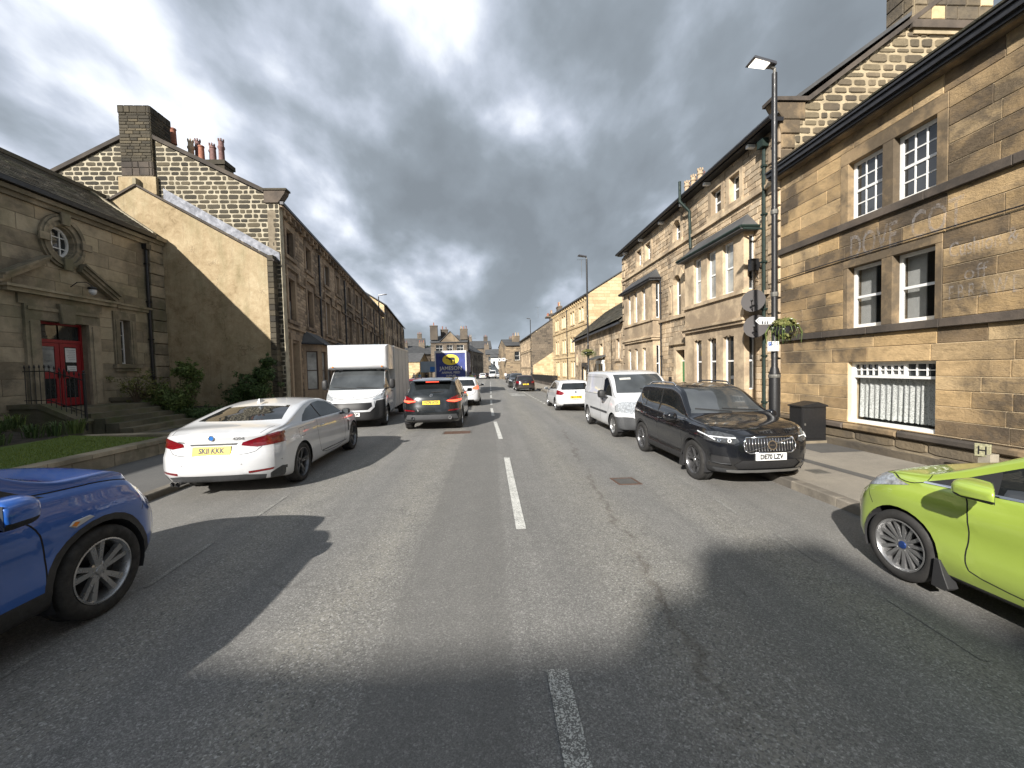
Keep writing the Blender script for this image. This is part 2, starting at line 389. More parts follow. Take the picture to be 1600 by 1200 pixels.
def in_view(p):
    d = Vector(p) - EYE; z = d.dot(fw)
    if z < 0.2: return False
    return abs(d.dot(rr) / z) < 1.30 and abs(d.dot(uu) / z) < 0.98

def stonewall(root, fr, poly, holes, ch, bl, smat, mmat, name='stone', proud=0.02, gap=0.012, bev=0.008, thick=0.3,
              limit=290, jitter=0.0, seed=1, wallname='wall', breaks=(), rough=0.0, minpx=9.0, backing=True, parent=None):
    """coursed stones laid proud of a recessed mortar wall; stones are parts, the smallest ones joined"""
    rnd = random.Random(seed)
    hs = halves(poly); zs = [p[1] for p in poly]; us = [p[0] for p in poly]
    z0, z1, ua, ub = min(zs), max(zs), min(us), max(us)
    zb = sorted(set([z0, z1] + [h for hh in holes for h in hh[2:4] if z0 < h < z1] + [b for b in breaks if z0 < b < z1]))
    par = parent
    if backing:
        wb = MB()
        for a, b in zip(zb[:-1], zb[1:]):
            for (s, e) in free(ua, ub, [(h[0], h[1]) for h in holes if h[2] < b - 1e-6 and h[3] > a + 1e-6]):
                pl = [(s, a), (e, a), (e, b), (s, b)]
                for h in hs:
                    pl = clip(pl, h)
                    if len(pl) < 3: break
                if len(pl) >= 3 and area(pl) > 1e-4: wb.prism(fr, pl, -thick, 0)
        par = wb.build(wallname, mmat, root)
    cells = []
    for a, b in zip(zb[:-1], zb[1:]):
        h = b - a; nrow = max(1, round(h / ((ch[0] + ch[1]) / 2)))
        cuts = [a] + sorted(a + h * (i + (rnd.random() - 0.5) * (ch[1] - ch[0]) / (ch[0] + ch[1])) / nrow for i in range(1, nrow)) + [b]
        for c0, c1 in zip(cuts[:-1], cuts[1:]):
            for (s, e) in free(ua, ub, [(q[0], q[1]) for q in holes if q[2] < b - 1e-6 and q[3] > a + 1e-6]):
                u = s - (rnd.random() * bl[0] if s == ua else 0)
                while u < e - 1e-4:
                    l = rnd.uniform(*bl)
                    if e - (u + l) < bl[0] * 0.5: l = e - u
                    cells.append((max(u, s), min(u + l, e), c0, c1)); u += l
    items = []
    for (a, b, c, d) in cells:
        g = gap / 2
        if b - a < 3 * g or d - c < 3 * g: continue
        if rough:
            k = rough * min(b - a, d - c); r = lambda: rnd.uniform(0, k)
            pl = [(a + g + r(), c + g + r() * 0.5), (b - g - r(), c + g + r() * 0.5), (b - g - r(), d - g - r() * 0.5), (a + g + r(), d - g - r() * 0.5)]
            m = 0.16
            pl = [q for i in range(4) for q in ((pl[i][0] * (1 - m) + pl[i - 1][0] * m, pl[i][1] * (1 - m) + pl[i - 1][1] * m),
                                                (pl[i][0] * (1 - m) + pl[(i + 1) % 4][0] * m, pl[i][1] * (1 - m) + pl[(i + 1) % 4][1] * m))]
        else: pl = [(a + g, c + g), (b - g, c + g), (b - g, d - g), (a + g, d - g)]
        full = area(pl)
        for h in hs:
            pl = clip(pl, h)
            if len(pl) < 3: break
        if len(pl) < 3 or area(pl) < 0.12 * full or area(pl) < 2e-4: continue
        cu = sum(p[0] for p in pl) / len(pl); cz = sum(p[1] for p in pl) / len(pl); P = fr(cu, 0, cz)
        dist = (Vector(P) - EYE).length
        fore = abs((Vector(P) - EYE).normalized().dot(fr.w))
        px = 640 * (max(p[0] for p in pl) - min(p[0] for p in pl)) * fore / dist
        vis = in_view(P)
        items.append((vis, px, area(pl) * fore / dist ** 2, pl, proud + (rnd.random() - 0.5) * 2 * jitter))
    items.sort(key=lambda t: (-int(t[0]), -t[2]))
    rest = MB(); k = 0
    for vis, px, _, pl, pr in items:
        bv = min(bev, 0.3 * math.sqrt(area(pl)))
        if vis and px >= minpx and k < limit:
            mb = MB(); mb.prism(fr, pl, -0.01, pr, bv); mb.build(name, smat, par); k += 1
        else: rest.prism(fr, pl, -0.01, pr, bv)
    if rest.v: rest.build(name + 'work', smat, par, kind='stuff')
    return par

def free(a, b, bl):
    segs = [(a, b)]
    for (s, e) in bl:
        nw = []
        for (x, y) in segs:
            if e <= x or s >= y: nw.append((x, y)); continue
            if s > x: nw.append((x, s))
            if e < y: nw.append((e, y))
        segs = nw
    return [q for q in segs if q[1] - q[0] > 1e-4]

def sash(root, fr, u0, u1, z0, z1, mat=WPAINT, glass=WGLASS, cols=1, rows=1, mid=True, dep=0.16, fw_=0.06, bar=0.022, name='window', mull=(), sill=None, sillm=None, lower=None):
    """sash window set back in its opening: frame, meeting rail, glazing bars, panes"""
    f = MB(); wb, wf = -dep - 0.05, -dep
    f.box(fr, u0, u0 + fw_, wb, wf, z0, z1); f.box(fr, u1 - fw_, u1, wb, wf, z0, z1)
    f.box(fr, u0 + fw_, u1 - fw_, wb, wf, z0, z0 + fw_ * 1.2); f.box(fr, u0 + fw_, u1 - fw_, wb, wf, z1 - fw_, z1)
    win = f.build(name, mat, root)
    a, b, c, d = u0 + fw_, u1 - fw_, z0 + fw_ * 1.2, z1 - fw_
    zm = (c + d) / 2
    if mid:
        m = MB(); m.box(fr, a, b, wb - 0.01, wf - 0.004, zm - 0.025, zm + 0.025); m.build('meeting_rail', mat, win)
    gb = MB()
    for i in range(1, cols):
        x = a + (b - a) * i / cols; gb.box(fr, x - bar / 2, x + bar / 2, wb + 0.01, wf - 0.012, c, d)
    n = rows
    for i in range(1, n):
        z = c + (d - c) * i / n
        if mid and abs(z - zm) < 0.03: continue
        gb.box(fr, a, b, wb + 0.012, wf - 0.014, z - bar / 2, z + bar / 2)
    if gb.v: gb.build('glazing_bars', mat, win)
    if mid:
        for (p, q) in ((c, zm), (zm, d)):
            g = MB(); g.box(fr, a, b, wb + 0.018, wb + 0.024, p, q); g.build('pane', glass if (p != c or lower is None) else lower, win)
    else:
        g = MB(); g.box(fr, a, b, wb + 0.018, wb + 0.024, c, d); g.build('pane', glass, win)
    if sill:
        s = MB(); s.box(fr, u0 - 0.06, u1 + 0.06, -dep, sill, z0 - 0.13, z0 - 0.001); s.build('sill', sillm or mat, win)
    return win

def roofslates(root, fr, u0, u1, prof0, prof1, rows, wid, mat, seed=3, name='slates', th=0.018, limit=0):
    """rows of separate slates on a pitch: prof0/prof1 = (w,z) of eave and ridge"""
    rnd = random.Random(seed); mb = MB()
    (wa, za), (wb, zb_) = prof0, prof1
    L_ = math.hypot(wb - wa, zb_ - za); nw, nz = -(zb_ - za) / L_, (wb - wa) / L_
    if nz < 0: nw, nz = -nw, -nz
    for r in range(rows):
        t0 = r / rows; t1 = min(1.0, (r + 1.25) / rows)
        u = u0 - rnd.random() * wid * (r % 2)
        while u < u1:
            l = wid * rnd.uniform(0.7, 1.3); a, b = max(u, u0) + 0.004, min(u + l, u1) - 0.004
            u += l
            if b - a < 0.02: continue
            lift = th * (1.1 + rnd.random() * 0.5)
            q = []
            for t, lf in ((t0, lift), (t1, 0.002)):
                w_, z_ = wa + (wb - wa) * t, za + (zb_ - za) * t
                q.append((w_ + nw * lf, z_ + nz * lf, w_ + nw * (lf + th), z_ + nz * (lf + th)))
            (w0, y0, w1, y1), (w2, y2, w3, y3) = q
            mb.hexa([fr(a, w0, y0), fr(b, w0, y0), fr(b, w2, y2), fr(a, w2, y2), fr(a, w1, y1), fr(b, w1, y1), fr(b, w3, y3), fr(a, w3, y3)])
    return mb.build(name, mat, root, kind='stuff')
# ================================================================ ground
def gz(x, y):
    z = -0.04 * (min(x, 4.7) - 0.3) if x > 0.3 else 0.0
    return z - 0.0075 * max(0.0, y - 12)
def road_mat():
    m, nt, b = newmat('worn_asphalt'); L = nt.links.new
    g = nd(nt, 'ShaderNodeNewGeometry'); p = g.outputs['Position']
    sep = nd(nt, 'ShaderNodeSeparateXYZ'); L(p, sep.inputs[0]); X, Y = sep.outputs[0], sep.outputs[1]
    wob = noise(nt, mapping(nt, p, (1, 0.35, 1)), 0.8, 4, 0.6)
    xw = mth(nt, 'ADD', X, mth(nt, 'MULTIPLY_ADD', wob, 1.0, -0.5))
    v = nd(nt, 'ShaderNodeTexVoronoi'); v.inputs['Scale'].default_value = 85; L(p, v.inputs['Vector'])
    v2 = nd(nt, 'ShaderNodeTexVoronoi'); v2.inputs['Scale'].default_value = 190; L(p, v2.inputs['Vector'])
    sp = nd(nt, 'ShaderNodeSeparateColor'); L(v.outputs['Color'], sp.inputs[0])
    sp2 = nd(nt, 'ShaderNodeSeparateColor'); L(v2.outputs['Color'], sp2.inputs[0])
    # coarse exposed chippings in bands beside the wheel tracks
    def band(c, w):
        return mth(nt, 'SUBTRACT', 1.0, mth(nt, 'DIVIDE', mth(nt, 'ABSOLUTE', mth(nt, 'SUBTRACT', xw, c)), w), clamp=True)
    bands = mth(nt, 'MAXIMUM', mth(nt, 'MAXIMUM', band(-1.15, 0.55), band(1.35, 0.65)), mth(nt, 'MAXIMUM', band(-2.6, 0.5), band(2.9, 0.5)))
    big = noise(nt, p, 0.45, 6, 0.6, 0.3); med = noise(nt, p, 3.0, 6, 0.65); streak = noise(nt, mapping(nt, p, (3.2, 0.16, 1)), 1.0, 6, 0.6)
    base = ramp(nt, [(0.25, (0.145, 0.143, 0.136)), (0.5, (0.195, 0.191, 0.181)), (0.75, (0.26, 0.254, 0.238))])
    L(mth(nt, 'MULTIPLY_ADD', streak, 0.45, mth(nt, 'MULTIPLY', mth(nt, 'ADD', big, med), 0.28)), base.inputs[0])
    ch = ramp(nt, [(0.0, 0.50), (0.40, 0.85), (0.80, 1.22), (1.0, 2.3)]); L(sp.outputs[0], ch.inputs[0])
    ch2 = ramp(nt, [(0.0, 0.66), (0.6, 1.0), (1.0, 1.6)]); L(sp2.outputs[0], ch2.inputs[0])
    c = mixc(nt, base.outputs[0], ch.outputs[0], mth(nt, 'MULTIPLY_ADD', bands, 0.6, 0.35), 'MULTIPLY')
    c = mixc(nt, c, ch2.outputs[0], 0.8, 'MULTIPLY')
    c = mixc(nt, c, (0.31, 0.295, 0.255), mth(nt, 'MULTIPLY', bands, mth(nt, 'MULTIPLY', mth(nt, 'MULTIPLY', med, sp.outputs[1]), 1.5)))
    # pale worn edges by the parked cars, dark repaired cracks and oil
    edge = ramp(nt, [(0.35, 0.0), (0.62, 0.40)]); L(mth(nt, 'MULTIPLY', mth(nt, 'ADD', mth(nt, 'MULTIPLY', mth(nt, 'ABSOLUTE', X), 0.13), 0.0), mth(nt, 'ADD', med, 0.5)), edge.inputs[0])
    c = mixc(nt, c, (0.21, 0.20, 0.178), edge.outputs[0])
    cv = nd(nt, 'ShaderNodeTexVoronoi'); cv.feature = 'DISTANCE_TO_EDGE'; cv.inputs['Scale'].default_value = 0.38
    dv = nd(nt, 'ShaderNodeVectorMath', operation='MULTIPLY_ADD'); n3 = nd(nt, 'ShaderNodeTexNoise'); n3.inputs['Scale'].default_value = 3.5; n3.inputs['Detail'].default_value = 6
    L(p, n3.inputs['Vector']); L(n3.outputs['Color'], dv.inputs[0]); dv.inputs[1].default_value = (0.7, 0.7, 0); L(p, dv.inputs[2]); L(dv.outputs[0], cv.inputs['Vector'])
    crk = ramp(nt, [(0.0, 0.75), (0.006, 0.3), (0.012, 0.0)]); L(cv.outputs['Distance'], crk.inputs[0])
    gate = ramp(nt, [(0.58, 0.0), (0.66, 1.0)]); L(noise(nt, p, 0.7, 3, 0.5), gate.inputs[0])
    c = mixc(nt, c, (0.07, 0.065, 0.058), mth(nt, 'MULTIPLY', mth(nt, 'MULTIPLY', crk.outputs[0], .6), gate.outputs[0]))
    sm = mth(nt, 'SUBTRACT', mth(nt, 'ADD', X, mth(nt, 'MULTIPLY', mth(nt, 'SUBTRACT', noise(nt, p, 2.6, 6, .65), .5), .5)), mth(nt, 'MULTIPLY_ADD', Y, .09, 1.05))
    smr = ramp(nt, [(0.0, .55), (.02, .32), (.06, .0)]); L(mth(nt, 'ABSOLUTE', sm), smr.inputs[0])
    smg = ramp(nt, [(.40, 0.0), (.52, 1.0)]); L(noise(nt, p, 1.9, 5, .7), smg.inputs[0])
    smy = ramp(nt, [(0.30, 1.0), (.5, 0.0)]); L(mth(nt, 'MULTIPLY', Y, .03), smy.inputs[0])
    c = mixc(nt, c, (.075, .058, .046), mth(nt, 'MULTIPLY', smr.outputs[0], mth(nt, 'MULTIPLY', smg.outputs[0], smy.outputs[0])))
    tb = mth(nt, 'SUBTRACT', 1.0, mth(nt, 'MULTIPLY', mth(nt, 'ABSOLUTE', mth(nt, 'ADD', mth(nt, 'MULTIPLY_ADD', wob, .12, X), .28)), 2.1), clamp=True)
    tbr = ramp(nt, [(0.0, 0.0), (.12, .42)]); L(tb, tbr.inputs[0]); c = mixc(nt, c, (.135, .132, .124), tbr.outputs[0])
    sc_ = noise(nt, mapping(nt, p, (5, 1.2, 1)), 1.6, 5, 0.75); sr = ramp(nt, [(0.66, 0.0), (0.74, 0.55)]); L(sc_, sr.inputs[0])
    c = mixc(nt, c, (0.06, 0.052, 0.045), sr.outputs[0])
    spk = nd(nt, 'ShaderNodeTexVoronoi'); spk.inputs['Scale'].default_value = 5.5; L(p, spk.inputs['Vector'])
    s2 = ramp(nt, [(0.0, 0.75), (0.045, 0.0)]); L(spk.outputs['Distance'], s2.inputs[0])
    c = mixc(nt, c, (0.5, 0.49, 0.45), s2.outputs[0])
    L(c, b.inputs['Base Color']); b.inputs['Roughness'].default_value = 0.82; b.inputs['Specular IOR Level'].default_value = 0.35
    bp = nd(nt, 'ShaderNodeBump'); bp.inputs['Strength'].default_value = 0.9; bp.inputs['Distance'].default_value = 0.008
    h = mth(nt, 'MULTIPLY_ADD', sp.outputs[0], mth(nt, 'MULTIPLY_ADD', bands, 0.8, 0.35), mth(nt, 'MULTIPLY', sp2.outputs[0], 0.4))
    L(h, bp.inputs['Height']); L(bp.outputs[0], b.inputs['Normal'])
    return m
ROAD = road_mat()
def paving_mat(name, c0, c1, sp=0.2):
    m, nt, b = newmat(name); L = nt.links.new
    g = nd(nt, 'ShaderNodeNewGeometry'); p = g.outputs['Position']
    n1 = noise(nt, p, 0.9, 6, 0.6, 0.3); n2 = noise(nt, p, 7, 5, 0.7)
    r = ramp(nt, [(0.3, c0), (0.7, c1)]); L(mth(nt, 'MULTIPLY_ADD', n2, 0.4, mth(nt, 'MULTIPLY', n1, 0.6)), r.inputs[0])
    v = nd(nt, 'ShaderNodeTexVoronoi'); v.inputs['Scale'].default_value = 170; L(p, v.inputs['Vector'])
    s = nd(nt, 'ShaderNodeSeparateColor'); L(v.outputs['Color'], s.inputs[0]); rr_ = ramp(nt, [(0, 1 - sp), (1, 1 + sp)]); L(s.outputs[0], rr_.inputs[0])
    L(mixc(nt, r.outputs[0], rr_.outputs[0], 1.0, 'MULTIPLY'), b.inputs['Base Color']); b.inputs['Roughness'].default_value = 0.9
    bp = nd(nt, 'ShaderNodeBump'); bp.inputs['Strength'].default_value = 0.4; bp.inputs['Distance'].default_value = 0.004
    L(s.outputs[0], bp.inputs['Height']); L(bp.outputs[0], b.inputs['Normal'])
    return m
PAVE_R = paving_mat('pale_footway', (0.19, 0.172, 0.145), (0.29, 0.262, 0.215))
PAVE_L = paving_mat('grey_footway', (0.085, 0.084, 0.082), (0.125, 0.122, 0.115))
PATCH = paving_mat('dark_tarmac_patch', (0.07, 0.068, 0.064), (0.11, 0.105, 0.098))
KERB = stone('kerb_stone', [(0.21, 0.19, 0.155), (0.27, 0.24, 0.195), (0.16, 0.145, 0.125)], (0.06, 0.055, 0.05), 0.6, 1.0, grain=0.2, bump=0.3)
EARTH = plain('dark_soil', (0.035, 0.028, 0.02), 0.95, var=0.4, vs=6, bump=0.6, bs=20)
GROUNDM = plain('far_ground', (0.10, 0.10, 0.075), 0.95, var=0.3, vs=0.2)
def grass_mat(name, a, b_):
    m, nt, b = newmat(name); L = nt.links.new
    g = nd(nt, 'ShaderNodeNewGeometry'); oi = nd(nt, 'ShaderNodeObjectInfo')
    r = ramp(nt, [(0, a), (1, b_)]); L(mth(nt, 'FRACT', mth(nt, 'ADD', g.outputs['Random Per Island'], oi.outputs['Random'])), r.inputs[0])
    L(r.outputs[0], b.inputs['Base Color']); b.inputs['Roughness'].default_value = 0.6; b.inputs['Specular IOR Level'].default_value = 0.3
    b.inputs['Subsurface Weight'].default_value = 0.0
    return m
LAWN = grass_mat('lawn_green', (0.11, 0.16, 0.025), (0.20, 0.25, 0.055))
LEAF_D = grass_mat('leaf_dark', (0.028, 0.052, 0.016), (0.075, 0.12, 0.035))
LEAF_M = grass_mat('leaf_mid', (0.05, 0.085, 0.022), (0.13, 0.17, 0.045))
LEAF_Y = grass_mat('leaf_yellowish', (0.09, 0.11, 0.03), (0.19, 0.18, 0.06))
TWIG = plain('twig_bark', (0.10, 0.07, 0.045), 0.9, var=0.2)
PETAL = plain('yellow_petal', (0.75, 0.6, 0.12), 0.6)
PETALW = plain('white_petal', (0.75, 0.75, 0.68), 0.6)

def strip(name, x0, x1, y0, y1, zf, mat, nx=1, ny=40, parent=None, kind='structure'):
    mb = MB(); 
    for j in range(ny + 1):
        y = y0 + (y1 - y0) * (j / ny)
        for i in range(nx + 1):
            x = x0 + (x1 - x0) * i / nx; mb.v.append((x, y, zf(x, y)))
    for j in range(ny):
        for i in range(nx):
            a = j * (nx + 1) + i; mb.f.append((a, a + 1, a + nx + 2, a + nx + 1))
    return mb.build(name, mat, parent, kind=kind)

strip('ground', -900, 900, -300, 1500, lambda x, y: -1.35 - 0.0016 * max(0, y - 150), GROUNDM, 1, 2)
road = strip('road', -5.12, 4.72, -45, 240, gz, ROAD, 24, 90)
strip('side_road', -60, -5.12, 84, 240, lambda x, y: gz(0, y) - 0.03, ROAD, 4, 10)
strip('town_square', 4.72, 60, 118, 240, lambda x, y: gz(0, y) - 0.2, ROAD, 4, 10)
pr = strip('pavement', 4.88, 16, -45, 118, lambda x, y: -0.052 - 0.0075 * max(0, y - 12), PAVE_R, 1, 60)
pl_ = strip('pavement', -30, -5.28, -45, 84, lambda x, y: 0.10 - 0.0075 * max(0, y - 12), PAVE_L, 1, 60)
# kerb stones
kr = MB(); kr.box(lambda u, w, z: (u, w, z), 4.735, 4.88, -45, 118, -1.3, -0.9); krs = kr.build('kerb', KERB, None, kind='structure')
kl = MB(); kl.box(lambda u, w, z: (u, w, z), -5.28, -5.135, -45, 84, -1.3, -0.9); kls = kl.build('kerb', KERB, None, kind='structure')
rnd = random.Random(4)
for (xa, xb, zt, par) in ((4.72, 4.88, lambda y: -0.048 - 0.0075 * max(0, y - 12), krs), (-5.28, -5.12, lambda y: 0.104 - 0.0075 * max(0, y - 12), kls)):
    rest = MB(); y = -45.0
    while y < (118 if xa > 0 else 84):
        l = rnd.uniform(0.8, 1.0); q = MB() if 1.0 < y < 26 else rest
        z = zt(y + l / 2) + rnd.uniform(-0.004, 0.004); a, b = y + 0.006, y + l - 0.006
        side = 1 if xa > 0 else -1
        c0 = (xa, z - 0.35), (xa, z - 0.015), (xa + 0.015, z), (xb, z), (xb, z - 0.35)
        if side < 0: c0 = (xb, z - 0.35), (xb, z - 0.015), (xb - 0.015, z), (xa, z), (xa, z - 0.35)
        n = len(c0); q.add([(p[0], a, p[1]) for p in c0] + [(p[0], b, p[1]) for p in c0], [tuple(range(n)), tuple(range(n, 2 * n))[::-1]] + [(i, (i + 1) % n, n + (i + 1) % n, n + i) for i in range(n)])
        if q is not rest: q.build('kerb_stone', KERB, par)
        y += l
    rest.build('kerb_run', KERB, par, kind='stuff')

# ---- road paint
def paint_mat(name, lo, hi, colr=(0.62, 0.62, 0.58)):
    m, nt, b = newmat(name); L = nt.links.new
    g = nd(nt, 'ShaderNodeNewGeometry'); p = g.outputs['Position']
    v = nd(nt, 'ShaderNodeTexVoronoi'); v.inputs['Scale'].default_value = 150; L(p, v.inputs['Vector'])
    s = nd(nt, 'ShaderNodeSeparateColor'); L(v.outputs['Color'], s.inputs[0])
    n = noise(nt, p, 5, 5, 0.7)
    f = ramp(nt, [(lo, 0.0), (hi, 1.0)]); L(mth(nt, 'MULTIPLY_ADD', s.outputs[0], 0.45, mth(nt, 'MULTIPLY', n, 0.6)), f.inputs[0])
    c = mixc(nt, (0.14, 0.137, 0.128), colr, f.outputs[0]); L(c, b.inputs['Base Color']); b.inputs['Roughness'].default_value = 0.8
    return m
PAINT = paint_mat('road_paint', 0.29, 0.56); PAINTW = paint_mat('worn_road_paint', 0.46, 0.66, (0.55, 0.55, 0.51)); PAINTF = paint_mat('faint_road_paint', 0.50, 0.80, (0.40, 0.395, 0.36))
def cx(y): return 0.36 if y < 3 else 0.31 if y < 8 else (0.31 - 0.028 * (y - 8) if y < 18 else 0.03)
def mark(x0, y0, x1, y1, w, mat, name='lane_marking', n=4):
    mb = MB(); d = Vector((x1 - x0, y1 - y0)); l = d.length; d /= l; nx, ny = d.y, -d.x
    for i in range(n + 1):
        t = i / n; x, y = x0 + (x1 - x0) * t, y0 + (y1 - y0) * t
        for s in (-1, 1):
            a, b = x + nx * w / 2 * s, y + ny * w / 2 * s; mb.v.append((a, b, gz(a, b) + 0.005))
    for i in range(n): mb.f.append((2 * i, 2 * i + 1, 2 * i + 3, 2 * i + 2))
    return mb.build(name, mat, road)
mark(cx(0), 0.6, cx(2), 2.42, 0.13, PAINTW)
for a, b in ((4.62, 8.4), (10.65, 14.3), (16.2, 19.7), (21.7, 25.2), (27.3, 30.8), (33, 36.5), (38.8, 42.3), (44.6, 48), (50.4, 54), (56.2, 60), (62, 66), (68, 72)):
    mark(cx(a), a, cx(b), b, 0.115, PAINT)
for a in (2.2, 3.7, 5.35, 7.05, 8.9, 10.5, 12.2, 13.9): mark(-3.08, a, -3.12, a + 0.95, 0.055, PAINTF, 'parking_bay_marking', 2)
for a in (1.2, 2.4, 3.75, 5.0, 6.35, 7.7, 9.0, 10.3, 11.6, 12.9, 14.2, 15.5): mark(3.14, a, 3.2, a + 0.7, 0.05, PAINTF, 'parking_bay_marking', 2)
for k in range(22): mark(3.0 - 0.01 * k, 22.5 + k * 1.35, 3.0 - 0.01 * k, 23.2 + k * 1.35, 0.09, PAINT, 'parking_bay_marking', 1)
mark(3.0, 22.3, 4.6, 22.3, 0.1, PAINT, 'parking_bay_marking', 1)
for k, (x0, x1, yy) in enumerate(((1.55, 2.6, 30.2), (1.5, 2.0, 31.0), (1.9, 2.65, 31.7), (1.5, 2.2, 32.6))): mark(x0, yy, x1, yy + 0.15, 0.42, PAINT, 'lane_marking', 1)
# tarmac repairs
for x0, y0, x1, y1, w in ((4.4, 4.2, 2.1, 4.6, 0.0), ):
    pass
def patch(pts, mat, name, par=None, dz=0.003, zf=gz, kind='structure'):
    mb = MB(); mb.add([(x, y, zf(x, y) + dz) for x, y in pts], [tuple(range(len(pts)))]); o = mb.build(name, mat, par)
    if not par: o['kind'] = kind
    return o
pz = lambda x, y: -0.052 - 0.0075 * max(0, y - 12)
patch([(6.35, -2), (6.55, -2), (6.05, 7.6), (5.85, 7.6)], PATCH, 'tarmac_repair', pr, 0.004, pz)
patch([(6.75, 8.0), (7.75, 8.0), (7.75, 9.7), (6.75, 9.7)], PATCH, 'tarmac_repair', pr, 0.004, pz)
# covers
RUST = plain('rusty_iron', (0.12, 0.07, 0.05), 0.75, 0.3, var=0.3, vs=14, bump=0.4)
STEEL = plain('worn_steel_cover', (0.16, 0.155, 0.14), 0.6, 0.5, var=0.3, vs=12)
def cover(x, y, a, b, zf, label, fm, im, name='manhole_cover', grid=3, rot=0.0):
    t = thing(name, label, 'manhole cover', (x, y, zf(x, y)))
    c, s = math.cos(rot), math.sin(rot)
    def f(u, w, z):
        X, Y = x + u * c - w * s, y + u * s + w * c; return (X, Y, zf(X, Y) + z)
    m = MB(); e = 0.035
    m.box(f, -a, a, -b, -b + e, 0, .009); m.box(f, -a, a, b - e, b, 0, .009); m.box(f, -a, -a + e, -b + e, b - e, 0, .009); m.box(f, a - e, a, -b + e, b - e, 0, .009)
    m.build('cover_frame', fm, t)
    m = MB(); m.box(f, -a + e + .008, a - e - .008, -b + e + .008, b - e - .008, 0, 0.006)
    for i in range(1, grid): 
        q = -a + 2 * a * i / grid; m.box(f, q - .01, q + .01, -b + e + .01, b - e - .01, 0.006, .011)
    m.build('cover_plate', im, t)
cover(-1.0, 12.0, 0.42, 0.3, gz, 'long steel inspection cover in the carriageway behind the dark SUV', STEEL, RUST)
cover(2.2, 6.62, 0.2, 0.2, gz, 'small rust red square cover in the road beside the black SUV', RUST, PATCH, rot=0.1)
cover(5.55, 6.65, 0.13, 0.13, pz, 'small square cover in the right footway by the kerb', STEEL, STEEL, grid=4)

# ================================================================ front garden of the hall
I3 = lambda u, w, z: (u, w, z)
gw = thing('garden_wall', 'low stone wall holding up the lawn along the left footway', 'wall', (-7.5, 4, 0.1))
WALLM = S_HALLD
frw = frame((-7.5, 10.6, 0.05), (0, -1, 0), (1, 0, 0))
stonewall(gw, frw, [(0, 0), (14, 0), (14, 0.30), (0, 0.30)], [], (0.29, 0.31), (0.7, 1.2), WALLM, MORT_D, 'stone', 0.015, 0.01, 0.01, 0.28, minpx=9)
y = 10.65
while y > -3:
    l = random.uniform(0.75, 1.1); m = MB(); m.box(I3, -7.80, -7.455, y - l + .006, y - .006, 0.352, 0.43); m.build('coping_stone', WALLM, gw); y -= l
frw2 = frame((-7.78, 10.6, 0.05), (-1, 0, 0), (0, 1, 0))
m = MB(); m.box(frw2, 0, 2.2, -0.3, 0, 0, 0.32); m.build('return_wall', WALLM, gw)
m = MB(); m.box(frw2, 0, 2.2, -0.32, 0.03, 0.32, 0.42); m.build('return_coping', WALLM, gw)
def lawnz(x, y): 
    t = max(0.0, (-7.8 - x)); return 0.40 + min(t, 1.9) * 0.05 + max(0, t - 1.9) * 0.10
strip('garden_soil', -14.05, -7.79, -6, 10.3, lambda x, y: lawnz(x, y) - 0.02, EARTH, 8, 20)
strip('garden_soil', -14.05, -9.2, 15.9, 18.6, lambda x, y: 0.32 + 0.06 * (-9.2 - x), EARTH, 6, 6)
strip('path', -14.05, -7.5, 10.3, 15.9, lambda x, y: 0.125, PAVE_L, 2, 4)
mb = MB(); rg = random.Random(2)
for i in range(30000):   # short blades of the lawn strip
    y = rg.uniform(-1, 10.2); x = -7.84 - abs(rg.random()) * (2.0 + 0.15 * math.sin(y * 2))
    z = lawnz(x, y) - 0.02; h = rg.uniform(0.02, 0.055); a = rg.uniform(0, 6.28); w = 0.006
    dx, dy = math.cos(a) * w, math.sin(a) * w; lx, ly = rg.uniform(-.02, .02), rg.uniform(-.02, .02)
    mb.v += [(x - dx, y - dy, z), (x + dx, y + dy, z), (x + lx, y + ly, z + h)]; n = len(mb.v); mb.f.append((n - 3, n - 2, n - 1))
lw = mb.build('grass', LAWN, None, kind='stuff'); tag(lw, 'mown grass strip behind the low garden wall', 'grass')
m = strip('lawn', -9.95, -7.83, -6, 10.25, lambda x, y: lawnz(x, y) - 0.012, grass_mat('lawn_base', (0.08, 0.125, 0.022), (0.09, 0.135, 0.026)), 2, 20)

